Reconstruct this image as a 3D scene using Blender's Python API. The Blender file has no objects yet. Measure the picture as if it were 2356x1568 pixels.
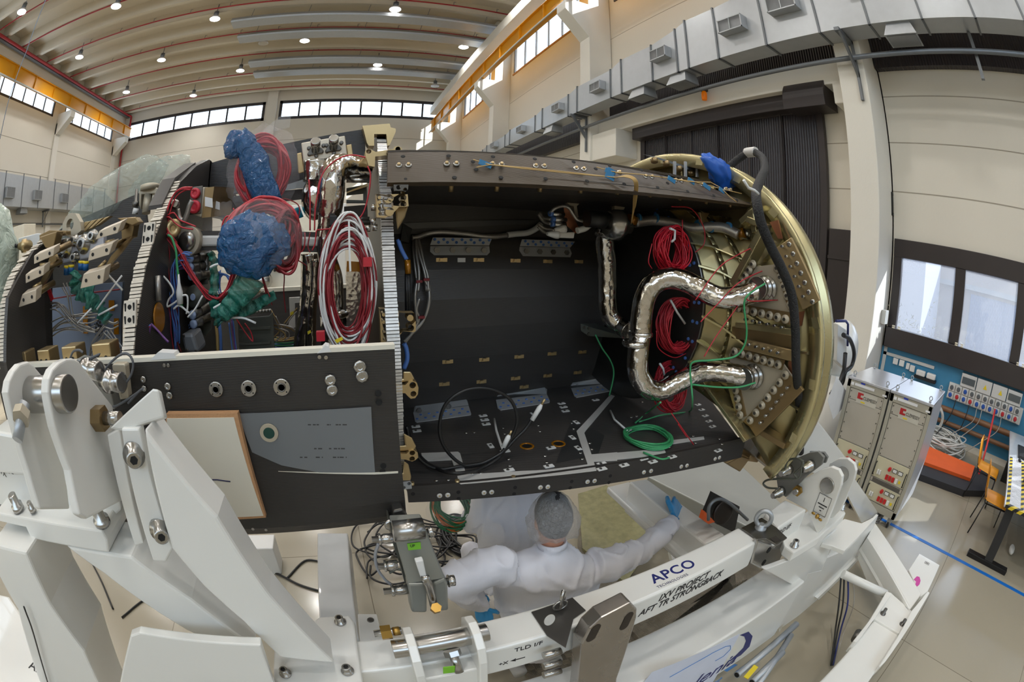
import bpy, bmesh, math, random
from mathutils import Vector, Matrix, Quaternion
random.seed(7)
S = bpy.context.scene
COL = S.collection
PI = math.pi
R_ = math.radians
V3 = Vector
# camera
H = 2.6                                   # camera height over the floor
FPX = 1010.32                             # fisheye focal length in pixels of the 2356 px wide frame
YAW, PIT, ROL = R_(-22.829376), R_(-12.54441), R_(1.84501)
MC = Matrix.Rotation(YAW, 3, 'Z') @ Matrix.Rotation(PI / 2 + PIT, 3, 'X') @ Matrix.Rotation(ROL, 3, 'Z')
EYE = V3((0, 0, H))
cd = bpy.data.cameras.new('camera')
cam = bpy.data.objects.new('camera', cd)
COL.objects.link(cam)
cam.matrix_world = Matrix.Translation(EYE) @ MC.to_4x4()
cd.type = 'PANO'
cd.sensor_fit = 'HORIZONTAL'
cd.sensor_width = 36.0
cd.sensor_height = 36.0 * 1568 / 2356
for holder in (cd, getattr(cd, 'cycles', None)):
 try:
  holder.panorama_type = 'FISHEYE_EQUISOLID'
  holder.fisheye_lens = FPX * 36.0 / 2356
  holder.fisheye_fov = R_(200)
 except Exception:
  pass
cd.clip_start = 0.02
cd.clip_end = 400
S.camera = cam
S.view_settings.view_transform = 'Standard'
S.view_settings.look = 'None'
S.view_settings.gamma = 1
S.view_settings.use_curve_mapping = False
S.view_settings.exposure = 0.0
def ray(px, py):
 u, v = (px - 1178) / FPX, -(py - 784) / FPX
 r = math.hypot(u, v)
 th = 2 * math.asin(min(1, r / 2))
 s = math.sin(th) / r if r > 1e-9 else 1
 return MC @ V3((u * s, v * s, -math.cos(th)))
def onX(px, py, X): d = ray(px, py); return EYE + d * (X / d.x)
def onY(px, py, Y): d = ray(px, py); return EYE + d * (Y / d.y)
def onZ(px, py, z): d = ray(px, py); return EYE + d * ((z - H) / d.z)
def onP(px, py, p, n): d = ray(px, py); n = V3(n); return EYE + d * (n.dot(V3(p) - EYE) / n.dot(d))
def onD(px, py, D): return EYE + ray(px, py) * D
# materials
MATS = {}
def mat(name, col, rough=.5, metal=0., var=.06, scale=6., bump=0., bscale=40., spec=.5, coat=0., alpha=1., emit=None, estr=1., trans=0., aniso=None, rvar=0.):
 if name in MATS: return MATS[name]
 m = bpy.data.materials.new(name); m.use_nodes = True
 nt = m.node_tree; b = nt.nodes['Principled BSDF']
 c = (*[((x / 255) / 12.92 if x / 255 <= .04045 else ((x / 255 + .055) / 1.055) ** 2.4) for x in col], 1)
 b.inputs['Roughness'].default_value = rough; b.inputs['Metallic'].default_value = metal
 b.inputs['Specular IOR Level'].default_value = spec
 b.inputs['Coat Weight'].default_value = coat; b.inputs['Alpha'].default_value = alpha
 b.inputs['Transmission Weight'].default_value = trans
 tc = nt.nodes.new('ShaderNodeTexCoord')
 nz = nt.nodes.new('ShaderNodeTexNoise'); nz.inputs['Scale'].default_value = scale; nz.inputs['Detail'].default_value = 4
 nt.links.new(tc.outputs['Object'], nz.inputs['Vector'])
 if var:
  mx = nt.nodes.new('ShaderNodeMix'); mx.data_type = 'RGBA'
  mx.inputs[6].default_value = (*[x * (1 - var * 2) for x in c[:3]], 1); mx.inputs[7].default_value = (*[min(1, x * (1 + var)) for x in c[:3]], 1)
  nt.links.new(nz.outputs[0], mx.inputs[0]); nt.links.new(mx.outputs[2], b.inputs['Base Color'])
 else:
  b.inputs['Base Color'].default_value = c
 if rvar:
  mr = nt.nodes.new('ShaderNodeMapRange'); mr.inputs[3].default_value = max(0.02, rough - rvar); mr.inputs[4].default_value = min(1, rough + rvar)
  nt.links.new(nz.outputs[0], mr.inputs[0]); nt.links.new(mr.outputs[0], b.inputs['Roughness'])
 if bump:
  n2 = nt.nodes.new('ShaderNodeTexNoise'); n2.inputs['Scale'].default_value = bscale; n2.inputs['Detail'].default_value = 5
  nt.links.new(tc.outputs['Object'], n2.inputs['Vector'])
  bp = nt.nodes.new('ShaderNodeBump'); bp.inputs['Strength'].default_value = bump; bp.inputs['Distance'].default_value = .02
  nt.links.new(n2.outputs[0], bp.inputs['Height']); nt.links.new(bp.outputs[0], b.inputs['Normal'])
 if emit:
  b.inputs['Emission Color'].default_value = (*emit, 1); b.inputs['Emission Strength'].default_value = estr
 MATS[name] = m
 return m
def wave_bump(m, scale, axis='X', strength=.5, dist=.01, prof='SIN', distort=0., coord='Object'):
 nt = m.node_tree; b = nt.nodes['Principled BSDF']
 tc = nt.nodes.new('ShaderNodeTexCoord'); w = nt.nodes.new('ShaderNodeTexWave')
 w.wave_type = 'BANDS'; w.bands_direction = axis; w.wave_profile = prof
 w.inputs['Scale'].default_value = scale; w.inputs['Distortion'].default_value = distort
 nt.links.new(tc.outputs[coord], w.inputs['Vector'])
 bp = nt.nodes.new('ShaderNodeBump'); bp.inputs['Strength'].default_value = strength; bp.inputs['Distance'].default_value = dist
 nt.links.new(w.outputs['Fac'], bp.inputs['Height']); nt.links.new(bp.outputs[0], b.inputs['Normal'])
 return m
def lin(c): return tuple(((x / 255) / 12.92 if x / 255 <= .04045 else ((x / 255 + .055) / 1.055) ** 2.4) for x in c)
# mesh builder
class MB:
 def __init__(s): s.bm = bmesh.new()
 def box(s, c, size, M=None):
  c = V3(c); hx, hy, hz = [x / 2 for x in size]
  vs = []
  for dx, dy, dz in ((-1, -1, -1), (1, -1, -1), (1, 1, -1), (-1, 1, -1), (-1, -1, 1), (1, -1, 1), (1, 1, 1), (-1, 1, 1)):
   p = V3((dx * hx, dy * hy, dz * hz))
   if M: p = M @ p
   vs.append(s.bm.verts.new(c + p))
  for f in ((3, 2, 1, 0), (4, 5, 6, 7), (0, 1, 5, 4), (1, 2, 6, 5), (2, 3, 7, 6), (3, 0, 4, 7)):
   s.bm.faces.new([vs[i] for i in f])
  return s
 def bx(s, a, b):
  a, b = V3(a), V3(b)
  return s.box((a + b) / 2, [abs(x) for x in (b - a)])
 def prism(s, pts, ext):
  ext = V3(ext); n = len(pts)
  A = [s.bm.verts.new(V3(p)) for p in pts]; B = [s.bm.verts.new(V3(p) + ext) for p in pts]
  nrm = V3((0, 0, 0))
  for i in range(n): nrm += V3(pts[i]).cross(V3(pts[(i + 1) % n]))
  flip = nrm.dot(ext) > 0
  fs = [A[::-1] if flip else A, B if flip else B[::-1]]
  for i in range(n):
   j = (i + 1) % n
   q = [A[i], A[j], B[j], B[i]]
   fs.append(q if flip else q[::-1])
  for f in fs:
   try: s.bm.faces.new(f)
   except Exception: pass
  return s
 def hull(s, A, B):
  """two quads (same order) joined to a six-faced block"""
  a = [s.bm.verts.new(V3(p)) for p in A]; b = [s.bm.verts.new(V3(p)) for p in B]; n = len(a)
  s.bm.faces.new(a[::-1]); s.bm.faces.new(b)
  for i in range(n): s.bm.faces.new([a[i], a[(i + 1) % n], b[(i + 1) % n], b[i]])
  return s
 def quad(s, *p):
  s.bm.faces.new([s.bm.verts.new(V3(q)) for q in p]); return s
 def cyl(s, p0, p1, r, seg=16, r1=None, cap=True):
  p0, p1 = V3(p0), V3(p1); d = (p1 - p0)
  if d.length < 1e-9: return s
  q = d.to_track_quat('Z', 'Y'); r1 = r if r1 is None else r1
  A, B = [], []
  for i in range(seg):
   a = 2 * PI * i / seg; o = V3((math.cos(a), math.sin(a), 0))
   A.append(s.bm.verts.new(p0 + q @ (o * r))); B.append(s.bm.verts.new(p1 + q @ (o * r1)))
  for i in range(seg):
   j = (i + 1) % seg
   f = s.bm.faces.new([A[i], A[j], B[j], B[i]]); f.smooth = True
  if cap: s.bm.faces.new(A[::-1]); s.bm.faces.new(B)
  return s
 def lathe(s, p0, axis, prof, seg=24):
  """prof: list of (t along axis, radius)"""
  p0 = V3(p0); q = V3(axis).normalized().to_track_quat('Z', 'Y'); rings = []
  for t, r in prof:
   rings.append([s.bm.verts.new(p0 + q @ V3((max(r, 1e-5) * math.cos(2 * PI * i / seg), max(r, 1e-5) * math.sin(2 * PI * i / seg), t))) for i in range(seg)])
  for A, B in zip(rings, rings[1:]):
   for i in range(seg):
    j = (i + 1) % seg
    f = s.bm.faces.new([A[i], A[j], B[j], B[i]]); f.smooth = True
  s.bm.faces.new(rings[0][::-1]); s.bm.faces.new(rings[-1])
  return s
 def tube(s, pts, r, seg=8, closed=False, radii=None):
  pts = [V3(p) for p in pts]; n = len(pts)
  if n < 2: return s
  rings = []; prev = None
  for i in range(n):
   a = pts[i - 1] if (i or closed) else pts[0]; b = pts[(i + 1) % n] if (i < n - 1 or closed) else pts[-1]
   t = (b - a)
   if t.length < 1e-9: t = V3((0, 0, 1))
   t.normalize()
   if prev is None:
    u = t.orthogonal().normalized()
   else:
    u = prev - t * prev.dot(t)
    u = u.normalized() if u.length > 1e-6 else t.orthogonal().normalized()
   prev = u; w = t.cross(u); rr = radii[i] if radii else r
   rings.append([s.bm.verts.new(pts[i] + (u * math.cos(2 * PI * k / seg) + w * math.sin(2 * PI * k / seg)) * rr) for k in range(seg)])
  m = n if closed else n - 1
  for i in range(m):
   A, B = rings[i], rings[(i + 1) % n]
   for k in range(seg):
    l = (k + 1) % seg
    f = s.bm.faces.new([A[k], A[l], B[l], B[k]]); f.smooth = True
  if not closed: s.bm.faces.new(rings[0][::-1]); s.bm.faces.new(rings[-1])
  return s
 def sphere(s, c, r, seg=12, sc=(1, 1, 1), M=None):
  c = V3(c); rings = []
  nr = max(4, seg // 2)
  for i in range(nr + 1):
   ph = PI * i / nr; ring = []
   for k in range(seg):
    a = 2 * PI * k / seg
    p = V3((math.sin(ph) * math.cos(a) * sc[0], math.sin(ph) * math.sin(a) * sc[1], math.cos(ph) * sc[2])) * r
    if M: p = M @ p
    ring.append(s.bm.verts.new(c + p))
   rings.append(ring)
  for A, B in zip(rings, rings[1:]):
   for k in range(seg):
    l = (k + 1) % seg
    f = s.bm.faces.new([A[k], B[k], B[l], A[l]]); f.smooth = True
  bmesh.ops.remove_doubles(s.bm, verts=rings[0] + rings[-1], dist=1e-7)
  return s
 def hexp(s, p0, axis, r, h):
  p0 = V3(p0); q = V3(axis).normalized().to_track_quat('Z', 'Y')
  return s.prism([p0 + q @ V3((r * math.cos(PI / 3 * i), r * math.sin(PI / 3 * i), 0)) for i in range(6)], q @ V3((0, 0, h)))
 def plate(s, pts, ext, holes=(), hseg=14):
  """prism with round holes; pts planar; holes = (centre, radius)"""
  ext = V3(ext); e = ext.normalized(); bm = s.bm
  def loop(ps):
   v = [bm.verts.new(V3(p)) for p in ps]
   return v, [bm.edges.new((v[i], v[(i + 1) % len(v)])) for i in range(len(v))]
  u = e.orthogonal().normalized(); w = e.cross(u)
  loops = [list(map(V3, pts))]
  for c, r in holes:
   loops.append([V3(c) + (u * math.cos(2 * PI * k / hseg) + w * math.sin(2 * PI * k / hseg)) * r for k in range(hseg)])
  sides = []
  for off in (V3((0, 0, 0)), ext):
   ed = []; vv = []
   for L in loops:
    v, es = loop([p + off for p in L]); vv.append(v); ed += es
   bmesh.ops.triangle_fill(bm, use_beauty=True, use_dissolve=False, edges=ed, normal=e)
   sides.append(vv)
  for A, B in zip(*sides):
   n = len(A)
   for i in range(n):
    j = (i + 1) % n
    try: bm.faces.new([A[i], A[j], B[j], B[i]])
    except Exception: pass
  return s
 def obj(s, name, m, parent=None, bevel=0., smooth=False, bseg=2, recalc=True, sub=0, **tags):
  if recalc: bmesh.ops.recalc_face_normals(s.bm, faces=s.bm.faces[:])
  me = bpy.data.meshes.new(name); s.bm.to_mesh(me); s.bm.free()
  if smooth:
   for p in me.polygons: p.use_smooth = True
  o = bpy.data.objects.new(name, me); COL.objects.link(o)
  for mm in (m if isinstance(m, (list, tuple)) else [m]): me.materials.append(mm)
  if bevel:
   b = o.modifiers.new('bevel', 'BEVEL'); b.width = bevel; b.segments = bseg; b.limit_method = 'ANGLE'; b.angle_limit = R_(40)
   b.harden_normals = False
  if sub:
   b = o.modifiers.new('sub', 'SUBSURF'); b.levels = sub; b.render_levels = sub
  if parent is not None:
   o.parent = parent
   o.matrix_parent_inverse = Matrix.Translation(parent_loc(parent)).inverted()
  for k, v in tags.items(): o[k] = v
  return o
def parent_loc(p):
 return p.location.copy() if p.parent is None else V3((0, 0, 0))
def thing(name, label, cat, loc=(0, 0, 0), group=None):
 o = bpy.data.objects.new(name, None); COL.objects.link(o); o.location = loc; o.empty_display_size = .1
 o['label'] = label; o['category'] = cat
 if group: o['group'] = group
 return o
def tag(o, label, cat, group=None, kind=None):
 o['label'] = label; o['category'] = cat
 if group: o['group'] = group
 if kind: o['kind'] = kind
 return o
def struct(o): o['kind'] = 'structure'; return o
def spline(pts, n=8, closed=False):
 """Catmull-Rom through the points"""
 P = [V3(p) for p in pts]; out = []; N = len(P)
 rng = range(N) if closed else range(N - 1)
 for i in rng:
  p0 = P[i - 1] if (i or closed) else P[0] * 2 - P[1]
  p1 = P[i]; p2 = P[(i + 1) % N]
  p3 = P[(i + 2) % N] if (i + 2 < N or closed) else P[-1] * 2 - P[-2]
  for k in range(n):
   t = k / n
   out.append(.5 * ((2 * p1) + (p2 - p0) * t + (2 * p0 - 5 * p1 + 4 * p2 - p3) * t * t + (3 * p1 - p0 - 3 * p2 + p3) * t ** 3))
 if not closed: out.append(P[-1])
 return out
def text(name, body, origin, xdir, ydir, size, m, parent=None, shear=0., extrude=.0006, align='LEFT', spacing=1., bold=0., sx=1.):
 """lettering as a thin raised mesh on a surface; origin = baseline start"""
 cu = bpy.data.curves.new(name, 'FONT'); cu.body = body; cu.size = size; cu.extrude = extrude; cu.align_x = align
 cu.shear = shear; cu.space_character = spacing; cu.offset = bold; cu.resolution_u = 4
 t = bpy.data.objects.new(name, cu)
 dg = bpy.context.evaluated_depsgraph_get()
 COL.objects.link(t)
 dg.update()
 me = bpy.data.meshes.new_from_object(t.evaluated_get(dg))
 bpy.data.objects.remove(t); bpy.data.curves.remove(cu)
 x = V3(xdir).normalized(); y = V3(ydir); y = (y - x * y.dot(x)).normalized(); z = x.cross(y)
 M = Matrix(((x.x * sx, y.x, z.x, 0), (x.y * sx, y.y, z.y, 0), (x.z * sx, y.z, z.z, 0), (0, 0, 0, 1)))
 me.transform(Matrix.Translation(V3(origin)) @ M)
 me.materials.clear(); me.materials.append(m)
 me.name = name
 o = bpy.data.objects.new(name, me); COL.objects.link(o)
 if parent is not None:
  o.parent = parent; o.matrix_parent_inverse = Matrix.Translation(parent_loc(parent)).inverted()
 return o
def copy_tree(o, parent=None):
 c = o.copy(); COL.objects.link(c)
 if parent is not None: c.parent = parent
 for ch in list(o.children): copy_tree(ch, c)
 return c
def subs(pts, n):
 out = []
 for a, b in zip(pts, pts[1:]):
  a, b = V3(a), V3(b)
  out += [a.lerp(b, k / n) for k in range(n)]
 return out + [V3(pts[-1])]
# hall materials
M_wall = mat('wall_paint', (222, 216, 203), .55, var=.025, scale=.6, bump=.08, bscale=14)
M_conc = mat('painted_concrete', (228, 224, 214), .6, var=.03, scale=1.2, bump=.15, bscale=30)
M_joint = mat('joint_sealant', (165, 157, 142), .8)
M_ceil = mat('ceiling_paint', (216, 206, 186), .7, var=.02, scale=.5)
M_dark = mat('dark_brown_metal', (52, 46, 46), .42, var=.08, scale=3)
M_black = mat('black_rubber', (24, 24, 25), .5)
M_glass = None
M_orange = mat('crane_yellow', (226, 158, 22), .4, var=.05, scale=.8)
M_red = mat('sprinkler_red', (170, 38, 44), .4)
M_galv = mat('galvanised_sheet', (176, 180, 184), .38, .55, var=.06, scale=9, rvar=.08)
M_galvd = mat('galvanised_steel', (120, 124, 128), .45, .6, var=.08)
M_blue = mat('blue_wall_panel', (64, 137, 178), .55, var=.03)
def glass_mat(name, tint=(1, 1, 1), rough=.02, fac=.12):
 m = bpy.data.materials.new(name); m.use_nodes = True; nt = m.node_tree; nt.nodes.clear()
 o = nt.nodes.new('ShaderNodeOutputMaterial'); t = nt.nodes.new('ShaderNodeBsdfTransparent'); g = nt.nodes.new('ShaderNodeBsdfGlossy')
 t.inputs[0].default_value = (*tint, 1); g.inputs['Roughness'].default_value = rough
 mx = nt.nodes.new('ShaderNodeMixShader'); fl = nt.nodes.new('ShaderNodeLayerWeight'); pw = nt.nodes.new('ShaderNodeMath'); pw.operation = 'POWER'; pw.inputs[1].default_value = 5; nt.links.new(fl.outputs['Facing'], pw.inputs[0]); fr = nt.nodes.new('ShaderNodeMath'); fr.operation = 'MULTIPLY_ADD'; fr.inputs[1].default_value = .5; fr.inputs[2].default_value = fac * .4; nt.links.new(pw.outputs[0], fr.inputs[0])
 nt.links.new(fr.outputs[0], mx.inputs[0]); nt.links.new(t.outputs[0], mx.inputs[1]); nt.links.new(g.outputs[0], mx.inputs[2]); nt.links.new(mx.outputs[0], o.inputs[0])
 return m
M_glass = glass_mat('window_glass', (.93, .97, 1))
def dusty(m, f):
 nt = m.node_tree; o = nt.nodes['Material Output']; src = o.inputs[0].links[0].from_socket
 t = nt.nodes.new('ShaderNodeBsdfTranslucent'); t.inputs[0].default_value = (.85, .88, .95, 1); mx = nt.nodes.new('ShaderNodeMixShader'); mx.inputs[0].default_value = f
 nt.links.new(src, mx.inputs[1]); nt.links.new(t.outputs[0], mx.inputs[2]); nt.links.new(mx.outputs[0], o.inputs[0]); return m
def floor_mat():
 m = mat('epoxy_floor', (166, 158, 140), .22, var=.05, scale=.9, coat=.35, rvar=.08)
 nt = m.node_tree; b = nt.nodes['Principled BSDF']; b.inputs['Coat Roughness'].default_value = .12
 tc = nt.nodes.new('ShaderNodeTexCoord'); br = nt.nodes.new('ShaderNodeTexBrick'); br.offset = 0
 br.inputs['Scale'].default_value = 1; br.inputs['Brick Width'].default_value = 1.72; br.inputs['Row Height'].default_value = 1.72
 br.inputs['Mortar Size'].default_value = .004
 br.inputs['Color1'].default_value = (1, 1, 1, 1); br.inputs['Color2'].default_value = (.94, .94, .94, 1); br.inputs['Mortar'].default_value = (.45, .42, .38, 1)
 mp = nt.nodes.new('ShaderNodeMapping'); mp.inputs['Location'].default_value = (.05, .3, 0)
 nt.links.new(tc.outputs['Object'], mp.inputs[0]); nt.links.new(mp.outputs[0], br.inputs['Vector'])
 mx = nt.nodes.new('ShaderNodeMix'); mx.data_type = 'RGBA'; mx.blend_type = 'MULTIPLY'; mx.inputs[0].default_value = 1
 src = b.inputs['Base Color'].links[0].from_socket
 nt.links.new(src, mx.inputs[6]); nt.links.new(br.outputs['Color'], mx.inputs[7]); nt.links.new(mx.outputs[2], b.inputs['Base Color'])
 return m
M_floor = floor_mat()
XR, XL, YF, YB, ZC = 9.2, -22.8, 38.0, -14.0, 17.0
XCOL = 8.21
struct(MB().bx((XL - .3, YB, -.2), (XR + .3, YF + .3, 0)).obj('floor', M_floor))
b = MB().bx((XL - .3, YB, ZC + .25), (XR + .3, YF + .3, ZC + .5))
y = -13.2
while y < 37.6:
 for o_ in (0,):
  b.hull([(XL, y - .14, ZC - .42), (XL, y + .14, ZC - .42), (XR, y + .14, ZC - .42), (XR, y - .14, ZC - .42)],
    [(XL, y - .24, ZC + .26), (XL, y + .24, ZC + .26), (XR, y + .24, ZC + .26), (XR, y - .24, ZC + .26)])
 y += 2.1
struct(b.obj('ceiling', M_ceil))
COLY = [(-17.8, -17.1), (-7.5, -6.83), (2.77, 3.44), (13.04, 13.73), (23.35, 24.05), (33.65, 34.35)]
bays = [(a[1], b_[0]) for a, b_ in zip(COLY, COLY[1:])] + [(34.35, 38.0)]
b = MB(); jn = MB()
def wbox(mb, y0, y1, z0, z1): mb.bx((XR, y0, z0), (XR + .3, y1, z1))
for (y0, y1) in [(-14, -7.5)] + [(p_[1] if i else -6.83, q_[0]) for i, (p_, q_) in enumerate(zip(COLY[1:], COLY[2:]))] + [(34.35, 38.0)]:
 c0 = y0 - .7 if y0 > -14 else y0
 w0, w1 = y0 + .45, y1 - .45
 if y0 == 34.35: w0, w1 = 34.8, 36.6
 b.bx((XR, c0, 15.0), (XR + .3, y1, ZC + .3)); b.bx((XR, c0, 12.95), (XR + .3, w0, 15.0)); b.bx((XR, w1, 12.95), (XR + .3, y1, 15.0))
 if y0 == -6.83:
  b.bx((XR, c0, 3.55), (XR + .3, y1, 12.95)); b.bx((XR, c0, 0), (XR + .3, y1, 1.41)); b.bx((XR, c0, 1.41), (XR + .3, -5.2, 3.55)); b.bx((XR, 2.7, 1.41), (XR + .3, y1, 3.55))
 else:
  b.bx((XR, c0, 0), (XR + .3, y1, 12.95))
 for z in (2.2, 4.5, 5.54, 6.58, 8.95, 11.09):
  if y0 == -6.83 and z < 4: continue
  jn.bx((XR - .004, c0, z), (XR + .01, y1, z + .022))
wr = struct(b.obj('wall_right', M_wall)); struct(jn.obj('wall_joint', M_joint, wr))
b = MB(); jn = MB(); WZ0, WZ1 = 13.95, 15.75
FW = [(-22.3, -7.6), (-6.25, 8.55)]
b.bx((XL - .3, YF, 0), (XR + .3, YF + .3, WZ0)); b.bx((XL - .3, YF, WZ1), (XR + .3, YF + .3, ZC + .3))
for a0, a1 in ((XL - .3, FW[0][0]), (FW[0][1], FW[1][0]), (FW[1][1], XR + .3)): b.bx((a0, YF, WZ0), (a1, YF + .3, WZ1))
for z in (2.4, 4.8, 7.2, 9.6, 12.0): jn.bx((XL, YF - .01, z), (XR, YF + .01, z + .04))
wf = struct(b.obj('wall_back', M_wall)); struct(jn.obj('wall_joint', M_joint, wf))
b = MB(); jn = MB()
LW = [(YB + .5, 5.0), (6.4, 15.6), (16.4, 25.0), (26.6, 35.6)]
b.bx((XL - .3, YB, 0), (XL, YF, 13.55)); b.bx((XL - .3, YB, 15.7), (XL, YF, ZC + .3))
e = [YB] + [v for w in LW for v in w] + [YF]
for i in range(0, len(e), 2): b.bx((XL - .3, e[i], 13.55), (XL, e[i + 1], 15.7))
for z in (3.4, 6.2, 9.3, 11.3): jn.bx((XL - .01, YB, z), (XL + .01, YF, z + .035))
for y in (25.7, 36.3, 15.6): jn.bx((XL - .01, y, 0), (XL + .01, y + .03, 13.5))
wl = struct(b.obj('wall_left', M_wall)); struct(jn.obj('wall_joint', M_joint, wl))
struct(MB().bx((XL - .3, YB - .3, 0), (XR + .3, YB, 8)).bx((XL - .3, YB - .3, 15), (XR + .3, YB, ZC + .3)).bx((XL - .3, YB - .3, 8), (XL + .6, YB, 15)).bx((XR - .6, YB - .3, 8), (XR + .3, YB, 15)).obj('wall_front', M_wall))
for i, (c0, c1) in enumerate(COLY[1:]):
 b = MB().bx((XCOL, c0, 0), (XR, c1, ZC - .05))
 b.prism([(XCOL + .05, c0, 12.55), (7.35, c0, 12.55), (7.2, c0, 12.4), (7.2, c0, 12.0), (XCOL, c0, 10.9), (XCOL + .05, c0, 10.9)], (0, c1 - c0, 0))
 struct(b.obj('column_right', M_conc, bevel=.02))
struct(MB().bx((-7.37, YF - .45, 0), (-6.47, YF, ZC)).obj('column_back', M_conc))
for y in (5.4, 15.65, 25.75, 36.0):
 b = MB().bx((XL, y, 0), (XL + .12, y + .65, 13.2))
 b.prism([(XL, y, 13.9), (XL + 1.5, y, 13.9), (XL + 1.5, y, 13.4), (XL + .25, y, 12.4), (XL, y, 12.4)], (0, .65, 0))
 struct(b.obj('column_left', M_conc))
def window(name, axis, u0, u1, z0, z1, w, nm, fw=.13, depth=.12, mull=.05, frame_m=None):
 """axis 'X': pane in plane X=w running along Y; axis 'Y': plane Y=w running along X"""
 P = (lambda u, z, d: (w + d, u, z)) if axis == 'X' else (lambda u, z, d: (u, w + d, z))
 f = MB(); frame_m = frame_m or M_dark
 f.bx(P(u0, z0, 0), P(u1, z0 + fw, depth)); f.bx(P(u0, z1 - fw, 0), P(u1, z1, depth)); f.bx(P(u0, z0, 0), P(u0 + fw, z1, depth)); f.bx(P(u1 - fw, z0, 0), P(u1, z1, depth))
 o = struct(f.obj(name, frame_m))
 st = (u1 - u0) / nm
 g = MB()
 for k in range(1, nm): g.bx(P(u0 + k * st - mull / 2, z0 + fw, .02), P(u0 + k * st + mull / 2, z1 - fw, depth - .02))
 struct(g.obj('window_mullion', frame_m, o))
 struct(MB().bx(P(u0 + fw, z0 + fw, depth * .45), P(u1 - fw, z1 - fw, depth * .55)).obj('window_pane', M_glass, o))
 return o
M_sill = mat('ochre_trim', (176, 124, 40), .5)
portals = []
for (y0, y1) in [(p_[1], q_[0]) for p_, q_ in zip(COLY[1:], COLY[2:])]:
 window('window_1', 'X', y0 + .45, y1 - .45, 12.95, 15.0, XR + .02, 6, .09, .12, .09)
 struct(MB().bx((XR - .05, y0 + .4, 12.86), (XR + .1, y1 - .4, 12.95)).obj('window_sill', M_sill if y0 > 10 else M_dark))
 portals.append(('X', y0 + .45, y1 - .45, 12.95, 15.0, XR - .02, -1))
window('window_2', 'X', 34.8, 36.6, 12.95, 15.0, XR + .02, 2, .09)
for a, c in FW:
 window('window_3', 'Y', a, c, WZ0, WZ1, YF - .02, 8, .26, .15, .16)
 portals.append(('Y', a, c, WZ0, WZ1, YF - .05, -1))
window('added_fill_window', 'Y', XL + .6, XR - .6, 8, 15, YB - .14, 12, .2)  # unseen window band, added behind the camera to throw daylight into the bays
portals.append(('Y', XL + .6, XR - .6, 8, 15, YB + .02, 1))
for a, c in LW:
 window('window_4', 'X', a, c, 13.55, 15.7, XL - .12, 6, .16, .12, .11)
 portals.append(('X', a, c, 13.55, 15.7, XL + .02, 1))
b = MB()
y0, y1 = -5.2, 2.7
b.bx((XR - .06, y0, 3.19), (XR + .1, y1, 3.55)); b.bx((XR - .16, y0, 1.41), (XR + .1, y1, 1.80)); b.bx((XR - .06, 2.5, 1.8), (XR + .1, y1, 3.19))
for k in range(1, 5): b.bx((XR - .05, 2.49 - 1.56 * k + .0, 1.8), (XR + .1, 2.49 - 1.56 * k + .25, 3.19))
b.bx((XR - .06, y0, 1.8), (XR + .1, y0 + .2, 3.19))
low = struct(b.obj('window_5', M_dark, bevel=.01))
struct(MB().bx((XR + .05, y0 + .2, 1.8), (XR + .06, 2.5, 3.19)).obj('window_pane', dusty(glass_mat('dusty_glass', (.80, .84, .90)), .10), low))
hd = MB()
for k in range(5):
 for dy in (.03, .17):
  for dz in (0, .035): hd.bx((XR - .18, 2.49 - 1.56 * k - .07 + dy - .1, 1.80 + dz), (XR - .15, 2.49 - 1.56 * k - .01 + dy - .1, 1.822 + dz))
struct(hd.obj('window_latch', mat('cream_plastic', (222, 214, 190), .4), low))
portals.append(('X', y0, y1, 1.8, 3.2, XR - .02, -1))
M_corr = wave_bump(mat('dark_corrugated', (50, 46, 50), .3, var=.1, scale=2), 4.2, 'Y', .9, .02)
M_corrx = wave_bump(mat('dark_corrugated_x', (54, 48, 50), .38, var=.1, scale=2), 4.2, 'Y', .9, .02)
struct(MB().bx((9.05, -6.8, 7.26), (XR, 2.75, 8.95)).bx((9.0, -6.8, 7.2), (XR, 2.75, 7.55)).obj('trim_1', M_corr))
struct(MB().bx((9.05, 3.46, 7.26), (XR, 13.02, 8.95)).obj('trim_2', M_corr))
struct(MB().bx((9.05, 13.75, 7.0), (XR, 23.3, 8.95)).bx((8.95, 13.75, 6.95), (XR, 23.3, 7.2)).obj('trim_3', M_corr))
struct(MB().bx((9.05, 24.07, 7.0), (XR, 33.6, 8.95)).obj('trim_4', M_corr))
struct(MB().bx((8.55, 3.44, 6.72), (XR, 13.04, 7.28)).bx((8.3, 11.6, 5.75), (XR, 13.04, 6.72)).bx((8.45, 3.44, 6.2), (XR, 3.75, 6.72)).obj('beam_lintel', M_conc, bevel=.02))
dr = struct(MB().bx((9.08, 4.55, 0), (XR - .02, 11.05, 6.5)).obj('door_1', M_corr))
b = MB()
for k in range(7):
 yy = 4.55 + k * 1.083
 b.bx((9.04, yy - .035, .05), (9.1, yy + .035, 6.45))
 if k % 2: b.bx((9.0, yy - .012, .05), (9.06, yy + .012, 6.45))
b.bx((9.03, 4.4, 6.3), (9.12, 11.2, 6.5)); b.bx((9.02, 4.4, 0), (9.16, 4.58, 6.5)); b.bx((9.02, 11.0, 0), (9.16, 11.2, 6.5))
struct(b.obj('door_frame', M_dark, dr, bevel=.008))
b = MB().bx((8.75, 5.1, 6.33), (XR - .02, 11.3, 6.74))
struct(b.obj('door_head', M_dark, dr, bevel=.02))
b = MB()
prof = [(8.45, 6.2)] + [(8.85 + .42 * math.cos(a), 6.45 + .55 * math.sin(a)) for a in [R_(180 - 9 * k) for k in range(0, 17)]] + [(9.15, 7.0), (9.15, 6.25)]
b.prism([(x, 4.0, z) for x, z in prof], (0, 1.15, 0))
struct(b.obj('door_motor_hood', M_dark, dr, bevel=.01))
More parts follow.
